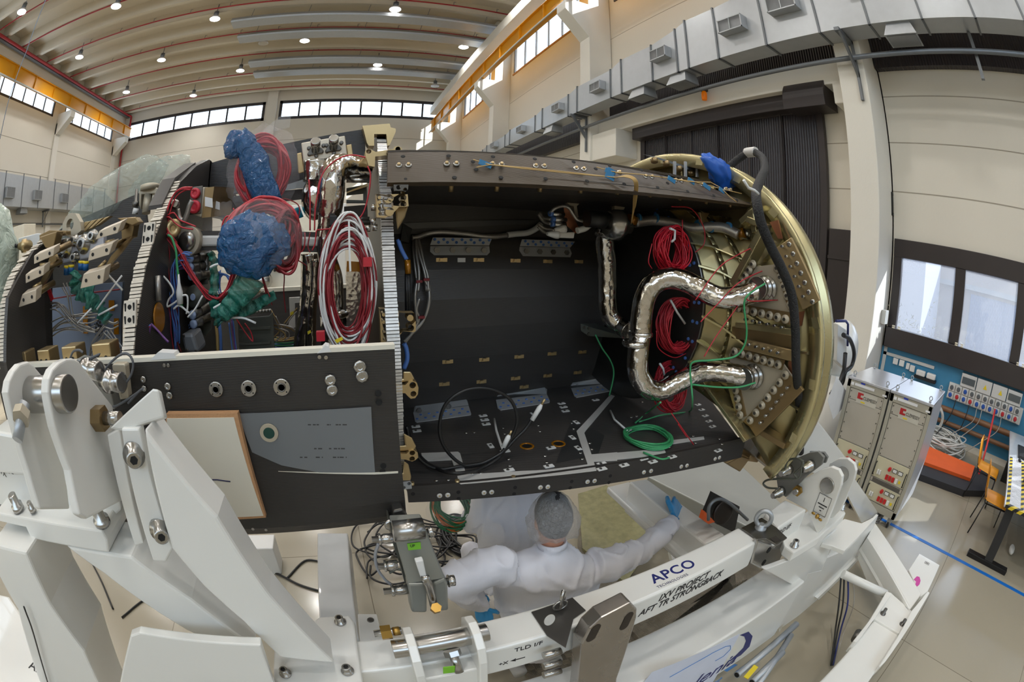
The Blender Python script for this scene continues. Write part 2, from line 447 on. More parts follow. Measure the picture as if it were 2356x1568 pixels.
b = MB().bx((9.06, 3.46, 0), (XR - .01, 4.36, 3.6))
d2 = struct(b.obj('door_2', M_dark, bevel=.01))
struct(MB().bx((9.03, 3.46, 2.95), (9.07, 4.36, 3.02)).bx((9.03, 3.46, .95), (9.07, 4.36, 1.0)).obj('door_rail', M_dark, d2))
struct(MB().bx((XR - .02, -6.8, .1), (XR, 2.76, 1.41)).obj('trim_5', M_blue))
struct(MB().bx((XR - .04, -6.8, 0), (XR, 2.76, .12)).obj('baseboard_right', M_conc))
struct(MB().bx((XR - .05, 2.62, .1), (XR - .01, 2.70, 1.41)).bx((XR - .05, 1.4, 1.24), (XR - .01, 2.7, 1.30)).obj('trim_6', mat('grey_trunking', (205, 207, 205), .5)))
# crane rails, pipes, lamps
for nm, x0, lab in (('right', 7.45, 'orange crane runway beam along the right wall below the windows'), ('left', -21.5, 'orange crane runway beam along the left wall')):
 zb = 12.55 if nm == 'right' else 14.0
 r = thing('crane_beam', lab, 'crane beam', (x0, 12, zb), 'crane runway beams')
 b = MB().bx((x0 - .15, YB, zb), (x0 + .15, 37.2, zb + .04)).bx((x0 - .02, YB, zb), (x0 + .02, 37.2, zb + .9)).bx((x0 - .15, YB, zb + .86), (x0 + .15, 37.2, zb + .9))
 b.obj('web', M_orange, r)
 b = MB(); y = -13.
 while y < 37: b.bx((x0 - .14, y, zb), (x0 + .14, y + .03, zb + .9)); y += 2.56
 b.obj('stiffener', M_orange, r)
 b = MB().bx((x0 - .04, YB, zb + .9), (x0 + .04, 37.2, zb + .98)); b.obj('rail', M_galvd, r)
 b = MB().bx((x0 - (.2 if nm == 'right' else -.16), YB, zb - .12), (x0 - (.16 if nm == 'right' else -.24), 37.2, zb - .04)); b.obj('busbar', mat('light_grey', (196, 196, 192), .5), r)
tag(MB().bx((-22.6, YB, 16.25), (-22.3, 37.8, 16.5)).obj('cable_tray', M_galvd), 'grey cable tray under the ceiling along the left wall', 'cable tray')
tag(MB().bx((7.3, 6, 14.3), (7.9, 37.5, 15.0)).bx((7.9, 6, 14.35), (8.25, 37.5, 14.4)).obj('wall_beam', M_conc, bevel=.02), 'white painted edge beam above the right orange crane rail', 'beam')
ypipe = [3.9, 7.6, 11.3, 15.0, 18.29, 21.7, 25.45, 29.05, 32.7, 36.5]
ordn = ['nearest the camera overhead, out of view', 'over the vehicle', 'just over the nose', 'second', 'third']
for i, y in enumerate(ypipe):
 b = MB().tube([(-22.2, y, 16.535), (8.75, y, 16.55)], .045, 8)
 r = thing('sprinkler_pipe', 'thin red sprinkler pipe across the ceiling, number %d counted from the far wall' % (len(ypipe) - i), 'pipe', (-6, y, 16.55), 'red sprinkler branch pipes')
 b.obj('pipe', M_red, r)
 for k in range(12):
  x = -20.5 + k * 2.55; MB().tube([(x, y, 16.55), (x, y, 16.8), (x + .12, y, 16.8)], .02, 6).obj('hanger', M_galvd, r)
b = MB().tube([(-22.2, YB + .5, 16.38), (-22.2, 37.2, 16.38)], .1, 10)
b.tube(spline([(-22.2, 37.2, 16.38), (-22.0, 37.6, 16.3), (-22.0, 37.7, 16), (-22.0, 37.7, 14.2), (-22.4, 37.75, 13.5), (-22.6, 37.75, 12.9), (-22.6, 37.75, 0.1)], 4), .1, 8)
tag(b.obj('sprinkler_main', M_red), 'thick red sprinkler main running down the left far corner', 'pipe')
M_lampem = mat('lamp_glow', (255, 255, 255), .5, var=0, emit=(1, .97, .93), estr=22)
lamp_xy = [(-18.85, 14.05), (-13.7, 17.8), (-8.6, 22.0), (-3.4, 26.25), (-18.9, 22.05), (-13.76, 26.25), (-8.6, 30.55), (-18.9, 30.5), (-13.8, 34.55), (1.8, 21.9), (6.93, 26.1), (1.78, 30.45), (-6.17, 26.2), (6.93, 34.3), (-3.4, 17.75), (1.8, 13.5), (6.9, 17.75), (-8.6, 13.5), (-3.4, 9.3), (6.9, 9.3), (1.8, 5.1), (-8.6, 5.1), (-13.7, 9.3), (-3.4, .9), (6.9, .9), (1.8, -3.3), (-8.6, -3.3), (-3.4, -7.5)]
names14 = ['brightly lit in the far left top corner', 'brightly lit, second along the top edge', 'lit, third along the top edge', 'lit, left of the silver ceiling panel ends', 'lit, left side under the corner lamp', 'lit, middle of the ceiling rows', 'lit, third row near the far wall', 'lit, near the left red main', 'lit, in the row closest to the far wall', 'lit, at the top edge over the silver panels', 'lit, close to the right crane rail', 'lit, between the silver ceiling panels', 'unlit, beside the end of a silver panel', 'unlit, nearest the far right corner']
lit_off = {12, 13}
for i, (x, y) in enumerate(lamp_xy):
 lab = 'round ceiling lamp, ' + (names14[i] if i < 14 else 'lit, over the near half of the hall out of view')
 r = thing('ceiling_lamp', lab, 'ceiling lamp', (x, y, 16.0), 'round high bay ceiling lamps')
 if i < 14:
  MB().cyl((x, y, 16.12), (x, y, 16.45), .16, 12).cyl((x, y, 16.45), (x, y, 17.0), .03, 6).obj('housing', M_galvd, r)
 MB().lathe((x, y, 15.95), (0, 0, 1), [(0, .34), (.02, .345), (.14, .27), (.2, .17)], 16).obj('reflector', mat('lamp_reflector', (225, 225, 230), .3, .3), r)
 MB().cyl((x, y, 15.94), (x, y, 15.948), .31, 16).obj('diffuser', M_lampem if i not in lit_off else mat('lamp_dark', (190, 185, 175), .3), r)
 if i in lit_off: continue
 ld = bpy.data.lights.new('lamp_light', 'SPOT'); ld.energy = 850; ld.color = (1, .975, .94); ld.shadow_soft_size = .3; ld.spot_size = R_(150); ld.spot_blend = .6
 lo = bpy.data.objects.new('lamp_light', ld); COL.objects.link(lo); lo.location = (x, y, 15.9); lo.parent = r; lo.matrix_parent_inverse = Matrix.Translation(r.location).inverted()
for i, y in enumerate((22.6, 24.75, 29.0, 31.2)):
 b = MB()
 b.prism([(-7.55, y - .45, 15.62), (-7.55, y - .5, 15.72), (-7.55, y - .35, 15.95), (-7.55, y + .35, 15.95), (-7.55, y + .5, 15.72), (-7.55, y + .45, 15.62)], (15.75, 0, 0))
 r = tag(b.obj('ceiling_panel', M_galv), 'long silver radiant ceiling panel, %s from the far wall' % ['fourth', 'third', 'second', 'first'][i], 'ceiling panel', 'silver ceiling panels')
 for k in range(5): MB().cyl((-6.5 + k * 3.4, y, 15.9), (-6.3 + k * 3.4, y - .15, 16.9), .015, 6).obj('hanger', M_galvd, r)
# ventilation ducts
M_grille = wave_bump(mat('vent_grille', (140, 143, 146), .5, .3), 26, 'Z', 1., .01)
M_ductside = wave_bump(mat('duct_sheet', (186, 190, 194), .36, .5, var=.05, scale=5, rvar=.1), .9, 'Y', .25, .004)
def grille(parent, c, w, h, d, sgn):
 x, y, z = c
 g = MB().bx((x, y - w / 2, z - h / 2), (x + sgn * d, y + w / 2, z + h / 2)).obj('air_vent', M_galv, parent, bevel=.01)
 MB().bx((x + sgn * d, y - w / 2 + .03, z - h / 2 + .03), (x + sgn * (d + .01), y + w / 2 - .03, z + h / 2 - .03)).obj('grille', M_grille, g)
 f = MB()
 for a in ((y - w / 2, z - h / 2, y + w / 2, z - h / 2 + .03), (y - w / 2, z + h / 2 - .03, y + w / 2, z + h / 2), (y - w / 2, z - h / 2, y - w / 2 + .03, z + h / 2), (y + w / 2 - .03, z - h / 2, y + w / 2, z + h / 2), (y - .01, z - h / 2, y + .01, z + h / 2)):
  f.bx((x + sgn * d, a[0], a[1]), (x + sgn * (d + .018), a[2], a[3]))
 f.obj('vent_frame', M_galv, g)
def vent_down(parent, c, w, l):
 x, y, z = c
 g = MB().hull([(x - w / 2, y - l / 2 + .1, z), (x + w / 2, y - l / 2 + .1, z), (x + w / 2, y + l / 2 - .1, z), (x - w / 2, y + l / 2 - .1, z)],
     [(x - w / 2 - .1, y - l / 2, z - .32), (x + w / 2, y - l / 2, z - .32), (x + w / 2, y + l / 2, z - .32), (x - w / 2 - .1, y + l / 2, z - .32)]).obj('floor_vent', M_galv, parent)
 MB().bx((x - w / 2 - .06, y - l / 2 + .04, z - .34), (x + w / 2 - .04, y + l / 2 - .04, z - .32)).obj('grille', M_grille, g)
dz0 = 7.48
rd = thing('air_duct', 'galvanised air duct stepping down along the right wall', 'air duct', (7.9, 8, dz0))
seg = [(-6.0, 2.9), (-4.5, 2.7), (-3.0, 2.5), (-1.5, 2.3), (-.3, 2.1), (.95, 1.95), (2.2, 1.85), (3.43, 1.75), (4.88, 1.66), (6.35, 1.52), (7.4, 1.5), (7.81, 1.36), (8.85, 1.18), (10.32, 1.18), (10.9, 1.0), (12.97, 1.0), (13.6, .86), (15.73, .86), (16.4, .72), (19.2, .72), (19.8, .6), (22.5, .6), (23.2, .5), (26, .5), (30, .42), (34.5, .42)]
b = MB(); fl = MB()
for (a, ha), (c, hc) in zip(seg, seg[1:]):
 b.hull([(7.63, a, dz0), (8.19, a, dz0), (8.19, a, dz0 + ha), (7.63, a, dz0 + ha)], [(7.63, c, dz0), (8.19, c, dz0), (8.19, c, dz0 + hc), (7.63, c, dz0 + hc)])
b.obj('duct', M_ductside, rd)
for a, h in seg:
 for q in ((7.6, dz0 - .03, 7.64, dz0 + h + .03), (7.6, dz0 - .03, 8.22, dz0 + .01), (7.6, dz0 + h - .01, 8.22, dz0 + h + .03)):
  fl.bx((q[0], a - .025, q[1]), (q[2], a + .025, q[3]))
 fl.obj('flange', M_galvd, rd); fl = MB()
for py, zz, w, h in ((-.3, 8.75, 1.0, .55), (2.1, 8.6, .95, .5), (4.15, 8.35, .8, .42), (5.7, 8.2, .75, .38), (8.35, 8.15, .65, .34), (11.5, 8.0, .62, .32), (14.2, 7.95, .6, .3), (17.6, 7.85, .6, .28), (21, 7.8, .6, .26), (24.5, 7.75, .6, .24), (28, 7.72, .6, .24)):
 grille(rd, (7.63, py, zz), w, h, .22, -1)
for py in (-3.2, 1.55, 7.9, 9.6, 15.2, 22.): vent_down(rd, (7.9, py, dz0), .42, .75)
for y in (2.9, 13.2, 23.5):
 b = MB().bx((8.13, y, 6.1), (8.2, y + .06, 7.46)).bx((7.5, y, 7.38), (8.2, y + .12, 7.46)).hull([(8.16, y, 6.55), (8.16, y + .05, 6.55), (8.2, y + .05, 6.7), (8.2, y, 6.7)], [(7.55, y, 7.38), (7.55, y + .05, 7.38), (7.65, y + .05, 7.42), (7.65, y, 7.42)])
 b.obj('bracket', M_galvd, rd)
for y in (-.05, -1.9): MB().bx((8.12, y, 6.5), (8.2, y + .08, 7.46)).obj('bracket', M_galvd, rd)
tag(MB().tube([(8.05, -6, 7.02), (8.05, 34, 6.98)], .055, 10).obj('conduit_pipe', M_galvd), 'grey metal conduit pipe below the right air duct', 'pipe')
b = MB().lathe((8.35, 7.6, 6.82), (0, 0, 1), [(0, .07), (.1, .08), (.2, .08), (.26, .05)], 12)
r = thing('beacon_lamp', 'small orange beacon lamp under the conduit by the dark door', 'beacon', (8.35, 7.6, 6.8))
b.obj('dome', mat('amber_plastic', (226, 110, 10), .25, emit=(1, .25, 0), estr=.15), r); MB().bx((8.27, 7.52, 7.08), (8.43, 7.68, 7.16)).obj('base', M_black, r)
ldk = thing('air_duct', 'galvanised air duct low on the left wall with square vents', 'air duct', (-22.3, 20, 7.1))
b = MB().hull([(-22.75, 4, 7.0), (-21.7, 4, 7.0), (-21.7, 4, 9.0), (-22.75, 4, 9.0)], [(-22.75, 33.5, 7.0), (-21.7, 33.5, 7.0), (-21.7, 33.5, 8.75), (-22.75, 33.5, 8.75)])
b.hull([(-22.75, 33.5, 7.0), (-21.7, 33.5, 7.0), (-21.7, 33.5, 8.75), (-22.75, 33.5, 8.75)], [(-22.75, 36, 7.0), (-21.9, 36, 7.0), (-21.9, 36, 8.1), (-22.75, 36, 8.1)])
b.obj('duct', M_ductside, ldk)
for y in (19.9, 23.2, 26.9, 30.7): grille(ldk, (-21.7, y, 7.75), .95, .62, .25, 1)
for k in range(15): MB().bx((-21.72, 5 + 2.05 * k, 6.95), (-21.67, 5.06 + 2.05 * k, 9.0)).obj('flange', M_galvd, ldk)
for y in (18.2, 25.1): MB().bx((-22.54, y, 5.9), (-22.45, y + .1, 6.98)).bx((-22.6, y, 6.88), (-21.8, y + .1, 6.98)).hull([(-22.5, y, 6.1), (-22.5, y + .05, 6.1), (-22.4, y + .05, 6.2), (-22.4, y, 6.2)], [(-21.9, y, 6.9), (-21.9, y + .05, 6.9), (-21.8, y + .05, 6.95), (-21.8, y, 6.95)]).obj('bracket', M_galvd, ldk)
vent_down(ldk, (-22.2, 22.1, 7.0), .5, .9)
tag(MB().tube([(-22.61, 5, 6.15), (-22.61, 34, 6.1)], .05, 8).tube([(-22.61, 5, 4.0), (-22.61, 34, 3.95)], .05, 8).obj('conduit_pipe', M_galvd), 'grey conduit pipe below the left air duct', 'pipe')
tag(MB().tube([onY(105, 0, 8.0) + V3((0, 0, 3)), onY(105, 0, 8.0), onY(62, 115, 8.0), onY(20, 230, 8.0), onY(0, 320, 8.0)], .012, 6).obj('crane_rope', mat('blue_rope', (120, 140, 165), .6)), 'thin blue rope hanging from the ceiling at the left edge', 'rope')
q0, q1 = onX(2053, 445, 9.14), onX(2053, 492, 9.14)
tag(MB().bx((9.12, q1.y - .02, q1.z), (9.16, q1.y + .02, q0.z)).bx((9.12, q1.y - .02, q1.z - .03), (9.2, q1.y + .05, q1.z + .03)).bx((9.12, q1.y - .02, q0.z - .03), (9.2, q1.y + .05, q0.z + .03)).obj('wall_bracket', M_black), 'small black bar bracket on the right wall above the window', 'bracket')
tag(MB().bx((8.75, 2.66, 1.85), (8.98, 2.765, 2.12)).obj('intercom_box', mat('grey_plastic', (190, 190, 186), .45), bevel=.01), 'small grey box on the sunlit face of the near column', 'box')
# daylight
w = bpy.data.worlds.new('world'); S.world = w; w.use_nodes = True
bg = w.node_tree.nodes['Background']
tc = w.node_tree.nodes.new('ShaderNodeTexCoord'); sp = w.node_tree.nodes.new('ShaderNodeSeparateXYZ'); rp = w.node_tree.nodes.new('ShaderNodeValToRGB')
w.node_tree.links.new(tc.outputs['Generated'], sp.inputs[0]); w.node_tree.links.new(sp.outputs[2], rp.inputs[0])
rp.color_ramp.elements[0].position = 0; rp.color_ramp.elements[0].color = (.82, .9, 1, 1)
rp.color_ramp.elements[1].position = .7; rp.color_ramp.elements[1].color = (.75, .87, 1, 1)
w.node_tree.links.new(rp.outputs[0], bg.inputs[0]); bg.inputs[1].default_value = 3.6
sd = bpy.data.lights.new('sun', 'SUN'); sd.energy = 9; sd.angle = R_(.6); sd.color = (1, .95, .86)
so = bpy.data.objects.new('sun', sd); COL.objects.link(so)
so.rotation_euler = V3((-1, 1.02, -.74)).to_track_quat('-Z', 'Y').to_euler()
for ax, u0, u1, z0, z1, wv, sg in portals:
 ld = bpy.data.lights.new('daylight_portal', 'AREA'); ld.shape = 'RECTANGLE'; ld.size = u1 - u0; ld.size_y = z1 - z0
 try: ld.cycles.is_portal = True
 except Exception: ld.use_shadow = True
 lo = bpy.data.objects.new('daylight_portal', ld); COL.objects.link(lo)
 if ax == 'X':
  lo.location = (wv, (u0 + u1) / 2, (z0 + z1) / 2); d = V3((sg, 0, 0))
 else:
  lo.location = ((u0 + u1) / 2, wv, (z0 + z1) / 2); d = V3((0, sg, 0))
 q = d.to_track_quat('-Z', 'Z' if False else 'Y'); lo.rotation_euler = q.to_euler()
 zax = -d; yax = V3((0, 0, 1)); xax = yax.cross(zax)
 lo.matrix_world = Matrix(((xax.x, yax.x, zax.x, lo.location.x), (xax.y, yax.y, zax.y, lo.location.y), (xax.z, yax.z, zax.z, lo.location.z), (0, 0, 0, 1)))
cy = S.cycles
cy.max_bounces = 8; cy.diffuse_bounces = 4; cy.glossy_bounces = 4; cy.transparent_max_bounces = 12; cy.transmission_bounces = 6
cy.sample_clamp_indirect = 6; cy.caustics_reflective = False; cy.caustics_refractive = False
cy.use_denoising = True
# spacecraft materials
def weave(m, scale=60, strength=.25, rot=.8):
 nt = m.node_tree; b = nt.nodes['Principled BSDF']
 tc = nt.nodes.new('ShaderNodeTexCoord'); mp = nt.nodes.new('ShaderNodeMapping'); mp.inputs['Rotation'].default_value = (0, rot, .3)
 ck = nt.nodes.new('ShaderNodeTexWave'); ck.inputs['Scale'].default_value = scale; ck.bands_direction = 'DIAGONAL'
 nt.links.new(tc.outputs['Object'], mp.inputs[0]); nt.links.new(mp.outputs[0], ck.inputs['Vector'])
 mr = nt.nodes.new('ShaderNodeMapRange'); r0 = b.inputs['Roughness'].default_value; mr.inputs[3].default_value = r0 - .07; mr.inputs[4].default_value = r0 + .12
 nt.links.new(ck.outputs['Fac'], mr.inputs[0]); nt.links.new(mr.outputs[0], b.inputs['Roughness'])
 bp = nt.nodes.new('ShaderNodeBump'); bp.inputs['Strength'].default_value = strength; bp.inputs['Distance'].default_value = .001
 nt.links.new(ck.outputs['Fac'], bp.inputs['Height']); nt.links.new(bp.outputs[0], b.inputs['Normal'])
 return m
M_carb = weave(mat('carbon_panel', (52, 49, 47), .4, var=.08, scale=3, spec=.5))
M_carbd = weave(mat('carbon_dark', (68, 65, 63), .36, var=.06, scale=2, spec=.45), 45, .15)
M_carbb = weave(mat('carbon_longeron', (70, 58, 43), .4, var=.08, scale=5, spec=.5), 70, .3)
M_hc = mat('honeycomb_foil', (222, 220, 216), .34, .35, var=.15, scale=60)
M_hcw = mat('honeycomb_potted', (214, 205, 190), .55, .1, var=.12, scale=50)
M_gold = mat('alodine_gold', (196, 172, 128), .34, .8, var=.05, scale=12)
M_goldd = mat('alodine_dark', (150, 128, 92), .36, .8, var=.06, scale=10)
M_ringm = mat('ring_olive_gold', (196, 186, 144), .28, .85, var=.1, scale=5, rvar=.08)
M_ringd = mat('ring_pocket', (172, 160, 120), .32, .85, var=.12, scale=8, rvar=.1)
M_plate = mat('grey_gold_plate', (190, 180, 160), .45, .35, var=.05)
M_steel = mat('machined_steel', (182, 180, 176), .24, .95, var=.05, scale=14, rvar=.06)
M_steeld = mat('dark_steel', (112, 110, 106), .32, .9, var=.08, scale=9)
M_alu = mat('brushed_aluminium', (208, 206, 202), .4, .2, var=.04, scale=18)
M_grey = mat('bracket_grey', (182, 184, 186), .45, .2, var=.04)
M_greyd = mat('box_grey_green', (96, 98, 90), .5, .3, var=.05)
M_boxg = mat('box_grey', (118, 120, 124), .5, .2, var=.05)
M_hole = mat('hole_black', (14, 14, 14), .7)
M_wht = mat('white_plastic', (224, 224, 222), .45, var=.03)
M_redw = mat('red_wire', (186, 40, 52), .42, var=.08)
M_redd = mat('dark_red_wire', (140, 34, 42), .45, var=.1)
M_grn = mat('green_wire', (66, 160, 104), .42, var=.08)
M_bluew = mat('blue_wire', (84, 124, 196), .42, var=.08)
M_purw = mat('purple_wire', (108, 66, 128), .45)
M_blk = mat('black_cable', (26, 26, 27), .42)
M_silw = mat('braided_wire', (176, 172, 166), .36, .7, var=.12, scale=120)
M_tan = mat('tan_wire', (190, 158, 100), .5)
M_kap = mat('kapton_tape', (172, 112, 16), .25, .3, var=.12, scale=30, coat=.4)
M_ylw = mat('yellow_tag', (232, 206, 40), .5)
M_bluet = mat('blue_tape', (58, 128, 176), .35, var=.1, scale=40)
M_cop = mat('copper_foil', (168, 112, 84), .32, .8, var=.12, scale=9)
M_foilt = mat('grey_film', (120, 124, 128), .3, .2, var=.05)
M_tansh = mat('tan_foam', (196, 150, 108), .8, var=.08, scale=30, bump=.3, bscale=60)
M_cream = mat('cream_board', (224, 219, 204), .7, var=.03)
def foil_mat(name='silver_foil', sc=26, strength=.9, rough=.11):
 m = mat(name, (214, 210, 204), rough, 1., var=.05, scale=14)
 nt = m.node_tree; b = nt.nodes['Principled BSDF']
 tc = nt.nodes.new('ShaderNodeTexCoord'); v = nt.nodes.new('ShaderNodeTexVoronoi'); v.inputs['Scale'].default_value = sc; v.feature = 'F1'
 n = nt.nodes.new('ShaderNodeTexNoise'); n.inputs['Scale'].default_value = sc * .7; n.inputs['Detail'].default_value = 6
 ad = nt.nodes.new('ShaderNodeMath'); ad.operation = 'ADD'
 nt.links.new(tc.outputs['Object'], v.inputs['Vector']); nt.links.new(tc.outputs['Object'], n.inputs['Vector'])
 nt.links.new(v.outputs['Distance'], ad.inputs[0]); nt.links.new(n.outputs[0], ad.inputs[1])
 bp = nt.nodes.new('ShaderNodeBump'); bp.inputs['Strength'].default_value = strength; bp.inputs['Distance'].default_value = .004
 nt.links.new(ad.outputs[0], bp.inputs['Height']); nt.links.new(bp.outputs[0], b.inputs['Normal'])
 return m
M_foil = foil_mat()
M_foil2 = foil_mat('silver_foil_fine', 60, .4, .2)
def film_mat(name, col, alpha=.45, sc=22, rough=.12):
 """crinkled see-through plastic film"""
 m = bpy.data.materials.new(name); m.use_nodes = True; nt = m.node_tree; b = nt.nodes['Principled BSDF']
 b.inputs['Base Color'].default_value = (*lin(col), 1); b.inputs['Roughness'].default_value = rough; b.inputs['Alpha'].default_value = alpha
 b.inputs['Specular IOR Level'].default_value = .8
 tc = nt.nodes.new('ShaderNodeTexCoord'); n = nt.nodes.new('ShaderNodeTexNoise'); n.inputs['Scale'].default_value = sc; n.inputs['Detail'].default_value = 6; n.inputs['Distortion'].default_value = 1.2
 nt.links.new(tc.outputs['Object'], n.inputs['Vector'])
 bp = nt.nodes.new('ShaderNodeBump'); bp.inputs['Strength'].default_value = 1; bp.inputs['Distance'].default_value = .02
 nt.links.new(n.outputs[0], bp.inputs['Height']); nt.links.new(bp.outputs[0], b.inputs['Normal'])
 return m
M_film = film_mat('clear_film', (230, 230, 234), .1)
M_filmb = film_mat('blue_film', (16, 88, 142), .86, 34, .1)
M_filmg = film_mat('green_film', (28, 122, 104), .74)
M_filmc = film_mat('cyan_film', (200, 216, 208), .3, 26)
def region(ox, oy, s): return lambda x, y: (ox + x / s, oy + y / s)
ZA = region(820, 270, 3.92); ZB = region(1400, 330, 4.207); ZC = region(1400, 620, 3.266); ZD = region(820, 830, 3.92)
ZE = region(0, 780, 5.227); ZF = region(0, 1040, 5.227); ZG = region(820, 1180, 3.927); ZH = region(1380, 1130, 3.58)
ZI = region(300, 280, 3.92); ZJ = region(0, 380, 4.612); ZK = region(300, 560, 3.92)
Q1 = region(0, 0, 2.945); Q4 = region(0, 520, 2.945); Q5 = region(780, 520, 2.945); Q6 = region(1556, 520, 2.945)
Q7 = region(0, 1038, 2.945); Q8 = region(780, 1038, 2.945); Q9 = region(1556, 1038, 2.945)
ident = lambda x, y: (x, y)
def mapY(Z, pts, Y): return [onY(*Z(*p), Y) for p in pts]
def mapX(Z, pts, X): return [onX(*Z(*p), X) for p in pts]
def mapZ(Z, pts, z): return [onZ(*Z(*p), z) for p in pts]
def mapP(Z, pts, p0, n): return [onP(*Z(*p), p0, n) for p in pts]
SC = thing('spacecraft', 'black carbon spacecraft body with open bays and a gold aft ring', 'spacecraft', (.4, 1.9, 1.62))
# mid bulkhead, its striped honeycomb edge
nearB = [(2.06, 3.13), (1.97, 3.08), (1.83, 2.95), (1.64, 2.78), (1.54, 2.64), (1.46, 2.48), (1.39, 2.32), (1.36, 2.2), (1.37, 2.05), (1.42, 1.86), (1.48, 1.70), (1.56, 1.60)]
farB = [(4.4 - y, z) for y, z in nearB[::-1]]
MB().prism([(.147, y, z) for y, z in nearB + farB], (.04, 0, 0)).obj('mid_bulkhead', M_carbb, SC)
def edge_strip(pl, x0, x1, step=.0105, prot=.006, seed=3, m=None, name='honeycomb_edge'):
 rnd = random.Random(seed); b = MB(); d = 0; acc = []
 for (a, c) in zip(pl, pl[1:]):
  L = math.hypot(c[0] - a[0], c[1] - a[1]); n = max(1, int(L / step))
  for k in range(n):
   t0, t1 = k / n, (k + .78) / n
   p0 = (a[0] + (c[0] - a[0]) * t0, a[1] + (c[1] - a[1]) * t0); p1 = (a[0] + (c[0] - a[0]) * t1, a[1] + (c[1] - a[1]) * t1)
   q = prot * (.4 + rnd.random()); j = .0016 * (rnd.random() - .5)
   nx, nz = -(c[1] - a[1]) / L, (c[0] - a[0]) / L
   if nx > 0: nx, nz = -nx, -nz
   A = [(x0 + j, p0[0] + .02, p0[1]), (x1 + j, p0[0] + .02, p0[1]), (x1 + j, p0[0] + nx * q, p0[1] + nz * q), (x0 + j, p0[0] + nx * q, p0[1] + nz * q)]
   B = [(x0 + j, p1[0] + .02, p1[1]), (x1 + j, p1[0] + .02, p1[1]), (x1 + j, p1[0] + nx * q, p1[1] + nz * q), (x0 + j, p1[0] + nx * q, p1[1] + nz * q)]
   b.hull(A, B)
 return b.obj(name, m or M_hc, SC)
edge_strip(nearB[1:-1], .146, .189)
def bolt(b, p, n, r=.008, h=.006):
 n = V3(n).normalized(); p = V3(p)
 b.lathe(p, n, [(0, r), (h * .7, r), (h, r * .8)], 12)
 return b
def discs(pts, n, r, h, m, name, parent):
 for p in pts: MB().lathe(p, n, [(-.002, r), (h * .7, r), (h, r * .75)], 14).obj(name, m, parent)
def bracket(Z, pts, Y, th, holes=(), m=None, name='gold_bracket', bev=.004):
 P = mapY(Z, pts, Y)
 hs = [(onY(*Z(x, y), Y), r) for x, y, r in holes]
 o = MB().plate(P, (0, th, 0), hs).obj(name, m or M_gold, SC, bevel=0)
 return o
bracket(ZA, [(55, 75), (300, 55), (310, 90), (355, 100), (355, 130), (300, 250), (280, 255), (270, 150), (160, 150), (160, 255), (110, 255), (95, 230), (70, 130)], 1.95, .07)
o = bracket(ZA, [(80, 300), (110, 285), (135, 290), (175, 310), (330, 285), (345, 262), (375, 258), (408, 272), (410, 300), (390, 318), (350, 318), (340, 335), (170, 352), (165, 445), (110, 435), (80, 330)], 1.66, .09, [(112, 305, .010), (375, 285, .010)])
bracket(ZA, [(178, 690), (245, 692), (345, 715), (385, 690), (462, 690), (472, 800), (440, 806), (385, 806), (345, 850), (262, 905), (183, 900)], 1.47, .05, [(208, 722, .006), (208, 762, .006), (210, 820, .006), (214, 868, .006), (290, 732, .016), (310, 732, .010), (288, 788, .017), (300, 850, .015), (425, 722, .010), (425, 780, .010)], name='gold_bracket')
b = MB().hull(mapY(ZA, [(345, 800), (470, 800), (440, 900), (370, 1020)], 1.50), mapY(ZA, [(345, 800), (470, 800), (440, 900), (370, 1020)], 1.58)); b.obj('bracket_web', M_goldd, SC, bevel=.006)
bracket(Q5, [(275, 562), (335, 562), (345, 580), (410, 585), (440, 588), (510, 588), (520, 640), (520, 710), (510, 718), (440, 712), (425, 722), (345, 795), (285, 795)], 1.42, .05, [(303, 600, .006), (303, 650, .006), (305, 712, .006), (308, 762, .006), (370, 600, .018), (375, 668, .018), (380, 738, .016), (483, 622, .011), (487, 690, .011)])
for Z, pts, hl in ((ZD, [(345, 215), (440, 218), (470, 190), (510, 178), (545, 195), (560, 240), (555, 300), (530, 335), (490, 340), (462, 315), (440, 290), (350, 290)], [(508, 218, .011), (514, 296, .010)]),
     (ZD, [(370, 835), (450, 838), (475, 815), (520, 805), (553, 825), (558, 870), (530, 895), (480, 900), (450, 890), (372, 880)], [(505, 828, .010), (503, 882, .010)])):
 bracket(Z, pts, 1.36, .04, hl)
b = MB().hull(mapY(ZD, [(420, 95), (490, 95), (525, 160), (500, 185), (440, 190), (350, 190), (350, 165), (420, 160)], 1.37), mapY(ZD, [(420, 95), (490, 95), (525, 160), (500, 185), (440, 190), (350, 190), (350, 165), (420, 160)], 1.46)); b.obj('bracket_body', M_gold, SC, bevel=.004)
b = MB().hull(mapY(ZD, [(425, 650), (500, 690), (540, 770), (520, 805), (470, 810), (370, 810), (365, 765), (440, 760)], 1.37), mapY(ZD, [(425, 650), (500, 690), (540, 770), (520, 805), (470, 810), (370, 810), (365, 765), (440, 760)], 1.46)); b.obj('bracket_body', M_gold, SC, bevel=.004)
b = MB().hull(mapY(ZD, [(430, 900), (470, 930), (495, 1040), (490, 1075), (375, 1080), (375, 1020), (420, 1010)], 1.37), mapY(ZD, [(430, 900), (470, 930), (495, 1040), (490, 1075), (375, 1080), (375, 1020), (420, 1010)], 1.45)); b.obj('bracket_body', M_gold, SC, bevel=.004)
bracket(ZD, [(405, 1092), (480, 1080), (497, 1100), (500, 1150), (415, 1160)], 1.4, .02, [(475, 1105, .007), (428, 1140, .007)], M_grey, 'grey_bracket')
bracket(ZA, [(335, 605), (470, 605), (465, 650), (450, 662), (345, 660)], 1.5, .02, [(380, 630, .008), (440, 650, .007)], M_steeld, 'grey_bracket')
